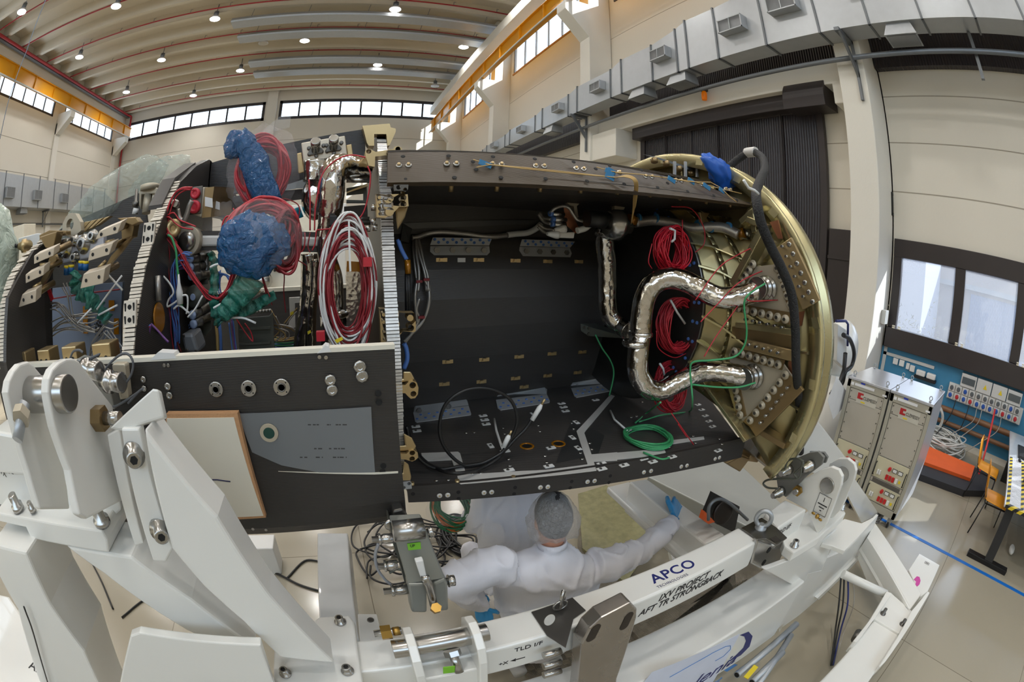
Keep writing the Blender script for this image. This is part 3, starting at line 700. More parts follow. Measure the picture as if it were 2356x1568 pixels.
# aft bay: floor, back wall, ceiling, longerons
FZ = 1.72
def near_y(x): return 1.43 - .124 * (x - .19)
def back_y(x): return 2.13 + .087 * (x - .19)
xa, xb = .19, 2.5
fl = MB().prism([(xa, near_y(xa) + .004, FZ - .03), (1.8, near_y(1.8) + .004, FZ - .03), (2.5, 2.36, FZ - .03), (2.5, 2.45, FZ - .03), (xa, back_y(xa) + .1, FZ - .03)], (0, 0, .03))
fl.obj('floor_panel', M_carbd, SC)
b = MB(); NU = 16; rows = []
prof = [(0.10, FZ - .02), (.045, FZ + .12), (.0, FZ + .28), (-.03, FZ + .45), (-.035, FZ + .6), (-.01, FZ + .75), (.04, FZ + .88), (.075, FZ + .93), (.075, FZ + 1.1)]
for k in range(NU + 1):
 x = xa + (xb - xa) * k / NU
 rows.append([(x, back_y(x) + dy, z) for dy, z in prof])
for A, B in zip(rows, rows[1:]):
 for i in range(len(prof) - 1):
  b.hull([A[i], B[i], B[i + 1], A[i + 1]], [V3(p) + V3((0, .02, 0)) for p in (A[i], B[i], B[i + 1], A[i + 1])])
b.obj('inner_wall', M_carbd, SC)
def wall_y(x, z):
 for (d0, z0), (d1, z1) in zip(prof, prof[1:]):
  if z0 <= z <= z1: return back_y(x) + d0 + (d1 - d0) * (z - z0) / (z1 - z0)
 return back_y(x)
def onWall(px, py):
 """nearest point of the inner wall under a pixel"""
 d = ray(px, py); y = 2.1
 for _ in range(12):
  p = EYE + d * (y / d.y); y = wall_y(p.x, p.z)
 return EYE + d * (y / d.y)
def onFloor(px, py, dz=0.): return onZ(px, py, FZ + dz)
TL0, TL1 = V3((.157, 1.50, 2.812)), V3((1.78, 1.305, 2.885))
TU0, TU1 = V3((.163, 1.60, 2.94)), V3((1.52, 1.50, 2.985))
MB().hull([TL0 + V3((.03, .02, 0)), TL1 + V3((.1, .02, 0)), (1.9, 2.4, 2.80), (.19, 2.25, 2.80)], [TL0 + V3((.03, .02, .02)), TL1 + V3((.1, .02, .02)), (1.9, 2.4, 2.82), (.19, 2.25, 2.82)]).obj('ceiling_panel', M_carbd, SC)
MB().hull([TU0 + V3((.0, .01, 0)), TU1 + V3((.26, .01, 0)), (1.8, 2.9, 3.14), (.19, 2.6, 3.12)], [TU0 + V3((.0, .01, .012)), TU1 + V3((.26, .01, .012)), (1.8, 2.9, 3.152), (.19, 2.6, 3.132)]).obj('upper_skin', M_carbb, SC)
n_ = 14; A_, B_ = [], []
for k in range(n_ + 1):
 t = k / n_
 A_.append(TL0.lerp(TL1, t) + V3((0, 0, -.012 * math.sin(PI * t)))); B_.append(TU0.lerp(V3((1.70, 1.48, 2.96)), t) + V3((0, 0, .012 * math.sin(PI * t))))
B_[-1] = A_[-1].lerp(B_[-1], .25)
b = MB()
th = V3((0, .016, -.012))
for k in range(n_): b.hull([A_[k], A_[k + 1], B_[k + 1], B_[k]], [p + th for p in (A_[k], A_[k + 1], B_[k + 1], B_[k])])
bmesh.ops.remove_doubles(b.bm, verts=b.bm.verts[:], dist=1e-6)
UL = b.obj('upper_longeron', M_carbb, SC)
ULn = (TL1 - TL0).cross(TU0 - TL0).normalized()
if ULn.y > 0: ULn = -ULn
def onUL(px, py): return onP(px, py, TL0, ULn)
def lo_holes(pts, r, m, h, nm):
 for p in pts:
  q = onUL(*p); MB().lathe(q - ULn * .002, ULn, [(0, r), (h * .6, r), (h, r * .7)], 14).obj(nm, m, UL)
S_ = [ZA(x, y) for x, y in ((383, 432), (470, 430), (815, 418), (902, 418), (1227, 420), (1310, 424), (1618, 438), (1694, 440), (1982, 460), (2050, 466))] + [ZB(x, y) for x, y in ((105, 280), (358, 318), (420, 322), (650, 355), (705, 362), (905, 400), (1135, 440), (1178, 450))]
for p in S_:
 q = onUL(*p); s_ = MB(); s_.lathe(q - ULn * .002, ULn, [(0, .0125), (.004, .012), (.006, .008)], 16); o = s_.obj('washer', M_steel, UL)
 MB().lathe(q + ULn * .004, ULn, [(0, .006), (.006, .006), (.0065, .003)], 10).obj('screw', M_gold, o)
lo_holes([ZA(x, y) for x, y in ((420, 348), (832, 342), (1232, 350), (1610, 370), (1960, 398), (2285, 432), (1052, 395), (1080, 465), (442, 552), (885, 538), (1305, 538), (1708, 548), (2082, 570), (2160, 460))] + [ZB(x, y) for x, y in ((155, 388), (478, 422), (768, 460), (1022, 502), (1245, 545), (603, 298), (515, 320), (320, 255), (575, 380))], .0085, M_hole, .0012, 'hole')
for x, y in ((440, 608), (880, 595), (1302, 595), (1698, 603), (2068, 620)):
 p = onUL(*ZA(x, y - 25)) + V3((0, .03, 0)); MB().cyl(p, p + V3((0, .01, -.035)), .009, 10).obj('stud', M_goldd, UL)
for x, y in ((140, 440), (460, 470), (750, 505), (1005, 545), (1235, 580)):
 p = onUL(*ZB(x, y - 25)) + V3((0, .03, 0)); MB().cyl(p, p + V3((0, .01, -.03)), .008, 10).obj('stud', M_goldd, UL)
L0, L1 = V3((xa, near_y(xa), FZ)), V3((1.84, near_y(1.84), FZ))
b = MB().hull([L0 + V3((0, -.014, .004)), L1 + V3((0, -.014, .004)), L1 + V3((0, -.014, -.115)), L0 + V3((0, -.014, -.07))], [L0 + V3((0, .002, .004)), L1 + V3((0, .002, .004)), L1 + V3((0, .002, -.115)), L0 + V3((0, .002, -.07))])
LL = b.obj('lower_longeron', M_carb, SC)
LLn = (L1 - L0).cross(V3((0, 0, 1))).normalized()
if LLn.y > 0: LLn = -LLn
def onLL(px, py): return onP(px, py, L0 + V3((0, -.014, 0)), LLn)
for x, y in ((750, 1212), (823, 1207), (1150, 1185), (1219, 1180), (1658, 1138), (1725, 1133), (2083, 1087), (2146, 1079)):
 q = onLL(*ZD(x, y)); o = MB().lathe(q, LLn, [(0, .0105), (.003, .0105), (.005, .007)], 14).obj('washer', M_alu, LL)
 MB().lathe(q + LLn * .004, LLn, [(0, .004), (.003, .003)], 8).obj('screw', M_gold, o)
for x, y in ((265, 1520), (318, 1510), (545, 1478), (588, 1470), (800, 1420), (832, 1410)):
 q = onLL(*ZC(x, y)); o = MB().lathe(q, LLn, [(0, .0105), (.003, .0105), (.005, .007)], 14).obj('washer', M_alu, LL)
 MB().lathe(q + LLn * .004, LLn, [(0, .004), (.003, .003)], 8).obj('screw', M_gold, o)
for x, y in ((510, 1198), (920, 1182), (922, 1240), (1432, 1140), (1422, 1198), (1942, 1086), (1928, 1143), (2290, 1036), (2278, 1095)):
 q = onLL(*ZD(x, y)); MB().lathe(q - LLn * .001, LLn, [(0, .0085), (.0015, .008)], 14).obj('hole', M_hole, LL)
for x, y in ((510, 1142), (918, 1120), (1425, 1083), (1930, 1030), (2283, 985)):
 q = onLL(*ZD(x, y + 12)) + V3((0, .012, 0)); MB().cyl(q, q + V3((0, 0, .024)), .009, 10).obj('stud', M_gold, LL)
def lbracket(pts_wall, pts_flat, flatfn, bolts, rivets, bf):
 A = [onWall(*p) + V3((0, -.006, 0)) for p in pts_wall]
 b = MB(); b.prism(A, (0, .005, 0)); Bf = [flatfn(*p) for p in pts_flat]
 b.prism(Bf, (0, 0, .004) if bf > 0 else (0, .004, -.001))
 o = b.obj('l_bracket', M_grey, SC)
 for p in bolts: q = onWall(*p) + V3((0, -.007, 0)); MB().hexp(q, (0, -1, 0), .016, .008).obj('hex_bolt', M_steeld, o)
 for p in rivets:
  q = flatfn(*p) + (V3((0, 0, .004)) if bf > 0 else V3((0, -.002, 0)))
  MB().lathe(q, (0, 0, 1) if bf > 0 else (0, -1, .3), [(0, .008), (.004, .007)], 10).obj('rivet', M_bluew, o)
def up_flat(px, py):   # the sloping strip that joins wall and ceiling
 return onP(px, py, (.5, back_y(.5) + .02, FZ + .91), (-.08, .9, .42))
def interp(a, c, n): return [(a[0] + (c[0] - a[0]) * k / (n - 1), a[1] + (c[1] - a[1]) * k / (n - 1)) for k in range(n)]
for Z, w, f, bl, r1, r2 in (
  (ZA, [(665, 1160), (1195, 1160), (1200, 1215), (1175, 1242), (700, 1242), (662, 1210)], [(690, 1082), (1222, 1092), (1195, 1160), (665, 1150)], ((723, 1195), (1145, 1197)), ((706, 1098), (1196, 1106), 7), ((740, 1125), (1143, 1130), 6)),
  (ZA, [(1470, 1165), (1920, 1175), (1938, 1225), (1925, 1260), (1500, 1250), (1466, 1200)], [(1495, 1098), (1972, 1118), (1930, 1172), (1475, 1160)], ((1527, 1205), (1890, 1218)), ((1522, 1115), (1943, 1137), 7), ((1546, 1142), (1893, 1157), 6)),
  (ZB, [(60, 1060), (225, 1065), (245, 1100), (225, 1140), (70, 1130)], [(70, 990), (285, 992), (228, 1062), (60, 1055)], ((120, 1085), (205, 1090)), ((100, 1005), (265, 1005), 4), ((100, 1030), (210, 1030), 3)),
  (ZB, [(335, 1065), (480, 1075), (500, 1160), (380, 1145), (340, 1110)], [(390, 1005), (470, 1010), (480, 1075), (335, 1060)], ((400, 1100), (470, 1115)), ((410, 1020), (455, 1022), 2), ((400, 1040), (450, 1042), 2))):
 lbracket([Z(*p) for p in w], [Z(*p) for p in f], up_flat, [Z(*p) for p in interp(bl[0], bl[1], 4)], [Z(*p) for p in interp(*r1)] + [Z(*p) for p in interp(*r2)], -1)
for w, f, bl, r1, r2 in (
  ([(508, 425), (535, 405), (990, 345), (1010, 365), (1015, 410), (512, 475)], [(512, 470), (1012, 408), (1035, 480), (1030, 490), (545, 557), (530, 550)], ((562, 440), (958, 384)), ((548, 530), (1006, 466), 7), ((580, 492), (956, 440), 6)),
  ([(1255, 330), (1275, 308), (1695, 237), (1720, 255), (1715, 305), (1258, 360)], [(1258, 355), (1715, 300), (1745, 365), (1740, 378), (1300, 447), (1275, 430)], ((1305, 335), (1672, 274)), ((1300, 422), (1718, 353), 7), ((1325, 386), (1670, 330), 6)),
  ([(1930, 220), (1950, 195), (2320, 130), (2338, 145), (2335, 205), (1935, 250)], [(1935, 250), (2335, 200), (2365, 245), (2352, 262), (1985, 333), (1965, 320)], ((1980, 222), (2290, 168)), ((1980, 307), (2340, 243), 7), ((1997, 275), (2293, 222), 6))):
 lbracket([ZD(*p) for p in w], [ZD(*p) for p in f], lambda px, py: onFloor(px, py, .002), [ZD(*p) for p in interp(bl[0], bl[1], 4)], [ZD(*p) for p in interp(*r1)] + [ZD(*p) for p in interp(*r2)], 1)
clips = [Q5(x, y) for x, y in ((694, 228), (945, 228), (1193, 233), (1412, 238), (1622, 240), (1990, 255), (735, 916), (982, 902), (1218, 882), (1441, 862), (1646, 851), (1838, 836), (712, 1067), (963, 1051), (1194, 1028), (1411, 1010), (1614, 989), (1803, 963), (1836, 985), (1252, 1086), (2165, 818), (2155, 920), (2270, 918))]
for p in clips:
 q = onWall(*p) + V3((0, -.004, 0)); b = MB()
 b.box(q + V3((-.019, 0, 0)), (.02, .006, .02)).box(q + V3((.019, 0, 0)), (.02, .006, .02)).box(q + V3((0, -.008, .002)), (.022, .01, .014)).box(q + V3((0, -.004, -.006)), (.03, .008, .006))
 b.obj('cable_clip', M_gold, SC)
tags = [ZD(x, y) for x, y in ((1142, 492), (1156, 530), (1170, 568), (535, 590), (546, 630), (1850, 382), (1868, 414), (1886, 450), (2158, 350), (1604, 470), (1755, 782), (1736, 948), (1378, 982), (2214, 925), (2214, 972), (1342, 812))] + [ZC(x, y) for x, y in ((672, 1014), (700, 1052), (728, 1097), (755, 1138), (783, 1178), (262, 1420), (333, 1442), (118, 1468), (480, 1405), (825, 1358))]
tagsv = [ZD(x, y) for x, y in ((1210, 763), (1984, 553), (1947, 690), (2000, 785))]
for i, p in enumerate(tags + tagsv):
 q = onFloor(*p, .002); v = i >= len(tags); b = MB().box(q, (.022, .042, .004) if v else (.042, .022, .004)); o = b.obj('grounding_tag', M_wht, SC)
 MB().lathe(q + V3((.0 if v else -.006, 0, .002)), (0, 0, 1), [(0, .007), (.003, .006)], 8).obj('loop', M_steeld, o)
q = onWall(*Q5(828, 229)); MB().box(q + V3((0, -.004, 0)), (.042, .004, .022)).obj('grounding_tag', M_wht, SC)
for p in [ZD(x, y) for x, y in ((990, 650), (1060, 646), (1322, 605), (1334, 658), (1638, 583), (1655, 636), (1940, 560), (1958, 612), (2104, 742), (2121, 796), (2018, 830), (2034, 884), (1700, 858), (1716, 916), (1370, 886), (1383, 945), (720, 1078), (828, 1073), (1048, 1016), (1120, 1012))] + [ZC(x, y) for x, y in ((168, 1110), (209, 1102), (250, 995), (833, 1272), (851, 1310), (597, 1262), (634, 1252), (653, 1303), (452, 1335), (70, 928))]:
 q = onFloor(*p, .001); MB().lathe(q, (0, 0, 1), [(0, .0095), (.003, .009), (.005, .005)], 12).obj('insert_screw', M_steel, SC)
for x, y in ((1538, 770), (1822, 748)):
 q = onFloor(*ZD(x, y), .0); o = MB().lathe(q, (0, 0, 1), [(0, .034), (.004, .033), (.0045, .024), (-.02, .022)], 20).obj('kapton_grommet', M_kap, SC)
 MB().lathe(q + V3((0, 0, .0005)), (0, 0, 1), [(0, .023), (.002, .022)], 18).obj('hole', M_hole, o)
for nm, pts in (('earth_strap', [(910, 1040), (1015, 1022), (1480, 995), (1700, 985), (2085, 935), (1985, 635), (2290, 305), (2330, 318), (2070, 628), (2055, 650), (2120, 845), (2352, 825), (2352, 900), (2140, 910), (2165, 990), (1480, 1062), (940, 1112), (925, 1100)]),
    ('earth_strap', [(585, 832), (915, 820), (935, 835), (980, 990), (900, 1012), (862, 895), (600, 908)])):
 MB().prism([onFloor(*ZD(*p), .0015) for p in pts], (0, 0, .0022)).obj(nm, M_alu, SC)
MB().prism([onFloor(*ZC(*p), .0015) for p in [(0, 1382), (415, 1345), (430, 1375), (400, 1392), (0, 1435)]], (0, 0, .0024)).obj('earth_strap', M_alu, SC)
MB().prism([onFloor(*ZC(*p), .0015) for p in [(455, 1285), (715, 1255), (720, 1275), (455, 1315)]], (0, 0, .0024)).obj('earth_strap', M_alu, SC)
MB().prism([onFloor(*ZD(*p), .0010) for p in [(1940, 530), (2240, 670), (2180, 840), (1800, 920)]], (0, 0, .0006)).obj('film_patch', mat('dark_film', (52, 52, 52), .3), SC)
MB().prism([onWall(*ZA(*p)) + V3((0, -.012, 0)) for p in [(420, 955), (1000, 935), (1650, 925), (1700, 950), (1650, 960), (1000, 985), (500, 1005), (470, 1130), (395, 1110)]], (0, .004, 0)).obj('edge_strip', mat('edge_strip_grey', (84, 84, 84), .35, .4), SC)
b = MB().hull(mapY(Q5, [(1637, 660), (1725, 690), (1940, 745), (1930, 760), (1690, 745), (1640, 710)], 2.02), mapY(Q5, [(1637, 660), (1735, 655), (1945, 735), (1940, 760), (1690, 745), (1640, 710)], 2.1))
b.obj('pipe_support', M_greyd, SC, bevel=.004)
for x, y in ((1660, 685), (1692, 690), (1690, 728)): MB().lathe(onY(*Q5(x, y), 2.02), (0, -1, 0), [(0, .009), (.005, .008)], 10).obj('hex_bolt', M_steeld, SC)
# insulated pipes in the aft bay
def path(pts): return [onY(x, y, Y) for x, y, Y in pts]
MB().tube(spline(path([(1768, 664, 1.165), (1735, 672, 1.185), (1700, 682, 1.22), (1655, 684, 1.28), (1610, 664, 1.36), (1570, 644, 1.43), (1530, 640, 1.47), (1498, 658, 1.5), (1480, 700, 1.52), (1474, 760, 1.52), (1468, 815, 1.5), (1468, 855, 1.49), (1487, 890, 1.48), (1518, 898, 1.47), (1550, 884, 1.45), (1590, 864, 1.4), (1620, 854, 1.35), (1660, 855, 1.28), (1700, 862, 1.21), (1725, 866, 1.17)]), 7), .05, 20).obj('exhaust_pipe', M_foil, SC)
pp = spline(path([(1395, 530, 1.85), (1392, 560, 1.87), (1396, 600, 1.88), (1398, 660, 1.88), (1398, 700, 1.87), (1405, 728, 1.86), (1428, 748, 1.82), (1448, 762, 1.75)]), 7)
MB().tube(pp, .05, 18).obj('feed_pipe', M_foil, SC)
for p, d in (((1474, 768, 1.52), (.03, 0, 1)), ((1460, 790, 1.5), (0, 0, 1)), ((1396, 540, 1.85), (0, 0, 1)), ((1450, 762, 1.74), (1, -.4, 0))):
 q = onY(*p); MB().lathe(q, d, [(-.012, .052), (-.004, .058), (.006, .058), (.014, .052)], 18).obj('pipe_clamp', M_foil2, SC)
v0 = onY(1416, 512, 1.8)
MB().cyl(onY(1350, 503, 1.8), onY(1410, 507, 1.8), .042, 18).obj('valve_body', M_blk, SC)
MB().lathe(onY(1408, 515, 1.78), (1, -.1, -.1), [(-.03, .06), (0, .075), (.03, .08), (.045, .08), (.05, .06), (.075, .05), (.08, .03), (.11, .03)], 24).obj('valve_flange', M_steel, SC)
MB().cyl(onY(1395, 530, 1.85), onY(1390, 545, 1.86), .055, 16).obj('valve_neck', M_foil2, SC)
for x, y in ((462, 0),): pass
for c in ((1310, 478, 1337, 455), (1425, 470, 1405, 480)):
 pass
for pts in ([(1900, 770), (1920, 738), (2025, 742), (2020, 770), (1990, 800), (2005, 900), (1975, 905), (1960, 800), (1930, 790)],):
 MB().prism(mapY(ZA, pts, 1.95), (0, .03, 0)).obj('hanger_bracket', M_plate, SC, bevel=.002)
MB().prism(mapY(ZB, [(45, 575), (180, 570), (165, 605), (150, 640), (60, 640), (60, 605)], 1.9), (0, .03, 0)).obj('hanger_bracket', M_plate, SC, bevel=.002)
MB().prism(mapY(ZB, [(885, 665), (980, 672), (950, 720), (990, 785), (905, 790), (895, 720)], 1.56), (0, .02, 0)).obj('hanger_bracket', M_gold, SC, bevel=.002)
MB().hull(mapY(ZA, [(1870, 815), (1915, 815), (2010, 1000), (1975, 1045), (1880, 960)], 1.88), mapY(ZA, [(1870, 815), (1915, 815), (2010, 1000), (1975, 1045), (1880, 960)], 1.9)).obj('connector_plate', M_cop, SC)
for k, (x, y) in enumerate(((1755, 868), (1775, 917), (1770, 960))):
 c = onY(*ZA(x, y), 1.86); e = onY(*ZA(x + 115, y + 8), 1.87); o = MB().cyl(c, e, .0125, 12).obj('connector', M_steel, SC)
 MB().cyl(c - (e - c) * .12, c + (e - c) * .1, .014, 12).obj('collar', M_bluew, o)
MB().prism(mapY(ZA, [(1815, 1035), (1970, 1035), (1962, 1090), (1810, 1085)], 1.86), (0, .03, 0)).obj('connector', M_alu, SC, bevel=.003)
for pts in ([(1650, 860, 1.92), (1690, 905, 1.9), (1755, 920, 1.86)], [(1640, 870, 1.92), (1690, 935, 1.9), (1755, 960, 1.86)], [(1640, 960, 1.92), (1700, 1000, 1.9), (1790, 1018, 1.86)], [(1640, 985, 1.92), (1690, 1030, 1.9), (1770, 1055, 1.86)], [(1745, 865, 1.86), (1790, 820, 1.84), (1860, 800, 1.84), (1915, 815, 1.84), (1960, 880, 1.84), (2000, 925, 1.84), (2100, 940, 1.84)]):
 MB().tube(spline([onY(*ZA(x, y), Y) for x, y, Y in pts], 6), .008, 8).obj('sensor_lead', M_silw, SC)
for a, c in (((1785, 1015), (1870, 1005)), ((1720, 1048), (1815, 1058))):
 MB().lathe(onY(*ZA(*a), 1.86), onY(*ZA(*c), 1.86) - onY(*ZA(*a), 1.86), [(0, .009), (.02, .014), (.045, .02), (.06, .02)], 12).obj('boot', M_wht, SC)
MB().tube(spline([onY(*ZA(*p), 1.84) for p in [(1990, 1020), (2060, 1000), (2110, 965), (2180, 960), (2250, 970)]], 5), .016, 10).obj('boot', M_wht, SC)
hp = spline([onWall(*ZA(*p)) + V3((0, -.035, 0)) for p in [(490, 1085), (540, 1080), (620, 1050), (720, 1035), (850, 1040), (1000, 1055), (1120, 1070), (1230, 1075), (1340, 1062)]], 6)
MB().tube(hp, .0145, 12).obj('braided_harness', M_silw, SC)
MB().tube(spline([onWall(*ZA(*p)) + V3((0, -.035, 0)) for p in [(1340, 1060), (1420, 1050), (1520, 1040), (1600, 1000), (1640, 960)]], 5), .017, 12).obj('harness_sleeve', M_wht, SC)
for dx, pts in enumerate(([(510, 1100), (505, 1180), (520, 1350), (535, 1480), (525, 1560)], [(530, 1100), (545, 1200), (590, 1350), (610, 1450), (620, 1560)], [(545, 1100), (570, 1200), (600, 1330), (628, 1430), (630, 1560)], [(520, 1100), (525, 1230), (545, 1360), (548, 1470), (540, 1560)])):
 MB().tube(spline([onWall(*ZA(*p)) + V3((0, -.03 - .006 * dx, 0)) for p in pts], 6), .0085, 8).obj('braided_lead', M_silw, SC)
for pts in ([(520, 350), (505, 480), (515, 600), (520, 640)], [(565, 350), (595, 420), (598, 500), (570, 610), (525, 680), (440, 760)], [(585, 350), (600, 430), (600, 520), (565, 620), (500, 700), (430, 790)], [(535, 480), (515, 560), (530, 620), (480, 720), (430, 770)]):
 MB().tube(spline([onWall(*Q5(*p)) + V3((0, -.04, 0)) for p in pts], 6), .0085, 8).obj('braided_lead', M_silw, SC)
for x, y in ((530, 368), (578, 355), (545, 605)): MB().box(onWall(*Q5(x, y)) + V3((0, -.045, 0)), (.03, .03, .012)).obj('cable_tie', M_redd, SC)
MB().tube(spline([onY(*Q5(*p), 1.62) for p in [(395, 90), (420, 160), (455, 225)]], 5), .007, 8).obj('blue_lead', M_bluew, SC)
MB().tube(spline([onY(*Q5(*p), 1.62) for p in [(405, 100), (430, 165), (462, 225)]], 5), .006, 8).obj('blue_lead', M_bluew, SC)
MB().cyl(onY(*Q5(463, 228), 1.62), onY(*Q5(467, 322), 1.62), .012, 10).obj('taped_splice', M_kap, SC)
for dx in (-8, 6): MB().cyl(onY(*Q5(466 + dx, 322), 1.62), onY(*Q5(468 + dx, 590), 1.62), .0075, 8).obj('black_lead', M_blk, SC)
MB().tube(spline([onY(*Q5(*p), 1.55) for p in [(440, 795), (455, 830), (462, 900), (440, 965)]], 5), .009, 8).obj('blue_lead', M_bluew, SC)
HY = lambda x: 1.8 - .40 * max(0, (x - 1480) / 220) ** 1.2
bh = spline(path([(x, y, HY(x)) for x, y in ((1460, 512), (1500, 507), (1545, 512), (1590, 524), (1630, 522), (1665, 524), (1700, 540))]), 7)
MB().tube(bh, .027, 14).obj('braided_hose', M_silw, SC)
for x, y in ((288, 740), (458, 738), (862, 800), (998, 815), (1158, 825)):
 q = onY(*ZB(x, y - 8), HY(ZB(x, y)[0])); MB().lathe(q, (1, -.2, -.1), [(-.006, .031), (.006, .031)], 14).obj('blue_tie', M_bluet, SC)
MB().cyl(onY(*ZB(1260, 880), 1.42), onY(*ZB(1320, 860), 1.39), .03, 14).obj('taped_end', M_kap, SC)
MB().cyl(onY(*ZB(1310, 870), 1.4), onY(*ZB(1385, 875), 1.37), .027, 14).obj('hose_fitting', M_steel, SC)
MB().cyl(onY(*ZB(195, 735), 1.8), onY(*ZB(250, 745), 1.8), .031, 14).obj('taped_end', M_kap, SC)
for pts in ([(1052, 395), (1120, 415), (1205, 440), (1500, 465), (1900, 505), (2235, 543), (2350, 555)], [(1080, 465), (1120, 455), (1205, 440), (1500, 475), (1900, 515), (2235, 545)], [(2160, 460), (2230, 480), (2300, 500), (2400, 512), (2600, 528)]):
 MB().tube([onUL(*ZA(*p)) + ULn * .008 for p in subs([(*p, 0) for p in pts], 6) for p in [(p[0], p[1])]], .0022, 5).obj('thermocouple_lead', M_tan, UL)
for pts in ([(60, 295), (300, 310), (560, 345), (800, 375), (1050, 440), (1280, 495)], [(570, 345), (760, 380), (980, 385), (1080, 440), (1160, 520), (1230, 575)]):
 MB().tube([onUL(*ZB(p[0], p[1])) + ULn * .008 for p in subs([(*p, 0) for p in pts], 6)], .0022, 5).obj('thermocouple_lead', M_tan, UL)
for k in range(6):
 MB().tube(spline([onUL(*ZB(40 + 6 * k, 345)) + ULn * .01, onUL(*ZB(140 + 5 * k, 375 - 4 * k)) + ULn * .03, onUL(*ZB(210 + 7 * k, 440)) + ULn * .04, onY(*ZB(240 + 5 * k, 540 + 9 * k), 1.45), onY(*ZB(235 + 3 * k, 640), 1.5), onY(*ZB(218, 780), 1.6)], 6), .0018, 5).obj('thermocouple_lead', M_tan, UL)
for Z, x, y, w in ((ZA, 1160, 430, .05), (ZA, 2280, 500, .045), (ZA, 2280, 545, .045), (ZB, 25, 278, .04), (ZB, 605, 358, .045), (ZB, 795, 372, .045), (ZB, 945, 425, .05), (ZB, 1090, 460, .04)):
 q = onUL(*Z(x, y)) + ULn * .006; MB().box(q, (w, .004, .02), Matrix.Rotation(.3, 3, 'Y')).obj('blue_tape', M_bluet, UL)
# aft ring
RN = V3((math.cos(R_(5)), math.sin(R_(5)), 0)); RU = V3((-math.sin(R_(5)), math.cos(R_(5)), 0)); RC = V3((1.738, 1.93, 2.106)); RR = 1.094
def onR(px, py, off=0.): return onP(px, py, RC + RN * off, RN)
b = MB()
b.lathe(RC, RN, [(.0, RR - .075), (.0, RR - .012), (.004, RR), (.02, RR), (.022, RR - .03), (.10, RR - .03), (.102, RR), (.16, RR), (.165, RR - .012), (.165, RR - .075)], 96)
CUTP = RC + RU * -.77; CUTP.z = 1.69
CUTN = (RU * 1.0 + V3((0, 0, .58))).normalized().cross(RN)
if CUTN.z > 0: CUTN = -CUTN
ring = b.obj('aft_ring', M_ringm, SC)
bm_ = bmesh.new(); bm_.from_mesh(ring.data)
bmesh.ops.delete(bm_, geom=[f for f in bm_.faces if len(f.verts) > 20], context='FACES')
bm_.verts.ensure_lookup_table(); nv = 96
for i in range(nv):
 j = (i + 1) % nv
 bm_.faces.new([bm_.verts[i], bm_.verts[j], bm_.verts[nv * 9 + j], bm_.verts[nv * 9 + i]])
bmesh.ops.bisect_plane(bm_, geom=bm_.verts[:] + bm_.edges[:] + bm_.faces[:], plane_co=CUTP, plane_no=CUTN, clear_outer=True)
bmesh.ops.holes_fill(bm_, edges=[e for e in bm_.edges if e.is_boundary], sides=40)
bmesh.ops.recalc_face_normals(bm_, faces=bm_.faces[:]); bm_.to_mesh(ring.data); bm_.free()
def ringpt(a, r, off): return RC + RU * (r * math.cos(a)) + V3((0, 0, r * math.sin(a))) + RN * off
def cut_away(p): return (V3(p) - CUTP).dot(CUTN) > -.03
b = MB(); K = 96
SH = RU * .15 + V3((0, 0, .22))
LV = [(0, RR - .075, .06), (0, .84, .09), (.4, .745, .05), (.8, .665, -.03), (1, .60, -.10), (1, .585, -.13), (1, .53, -.13)]
def webpt(a, l):
 l = max(0, min(len(LV) - 1.001, l)); i = int(l); t = l - i
 s_, r, o = [LV[i][q] + (LV[i + 1][q] - LV[i][q]) * t for q in range(3)]
 return ringpt(a, r, o) + SH * s_
for l in range(len(LV) - 1):
 for k in range(K):
  a0, a1 = 2 * PI * k / K, 2 * PI * (k + 1) / K
  b.quad(webpt(a0, l), webpt(a1, l), webpt(a1, l + .999), webpt(a0, l + .999))
bmesh.ops.remove_doubles(b.bm, verts=b.bm.verts[:], dist=2e-3)
bmesh.ops.bisect_plane(b.bm, geom=b.bm.verts[:] + b.bm.edges[:] + b.bm.faces[:], plane_co=CUTP, plane_no=CUTN, clear_outer=True)
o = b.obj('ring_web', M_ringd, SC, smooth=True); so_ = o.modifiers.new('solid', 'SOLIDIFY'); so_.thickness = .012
for k in range(24):
 a = 2 * PI * (k + .5) / 24
 if cut_away(ringpt(a, RR - .05, 0)) or cut_away(ringpt(a + .13, RR, 0)): continue
 tn = (ringpt(a + .01, 1, 0) - ringpt(a, 1, 0)).normalized() * .006
 MB().hull([ringpt(a, RR - .07, .0) - tn, ringpt(a, RR - .25, .045) - tn, ringpt(a, RR - .25, .09) - tn, ringpt(a, RR - .07, .07) - tn], [ringpt(a, RR - .07, .0) + tn, ringpt(a, RR - .25, .045) + tn, ringpt(a, RR - .25, .09) + tn, ringpt(a, RR - .07, .07) + tn]).obj('radial_rib', M_ringm, SC)
 MB().hull([ringpt(a + .13, RR - .055, -.004) - tn * 4, ringpt(a + .13, RR - .02, -.004) - tn * 4, ringpt(a + .13, RR - .02, -.004) + tn * 4, ringpt(a + .13, RR - .055, -.004) + tn * 4], [ringpt(a + .13, RR - .055, .006) - tn * 4, ringpt(a + .13, RR - .02, .006) - tn * 4, ringpt(a + .13, RR - .02, .006) + tn * 4, ringpt(a + .13, RR - .055, .006) + tn * 4]).obj('ring_pad', M_ringm, SC)
for k in range(30):
 a = 2 * PI * (k + .1) / 30
 pts = [webpt(a, l) for l in (1, 2, 3, 4)]
 if cut_away(pts[0]) or cut_away(pts[-1]): continue
 tn = (ringpt(a + .01, 1, 0) - ringpt(a, 1, 0)).normalized() * .005
 up = -RN * .055
 MB().prism([p - tn for p in pts] + [p - tn + up for p in pts[::-1]], tn * 2).obj('cone_rib', M_ringm, SC)
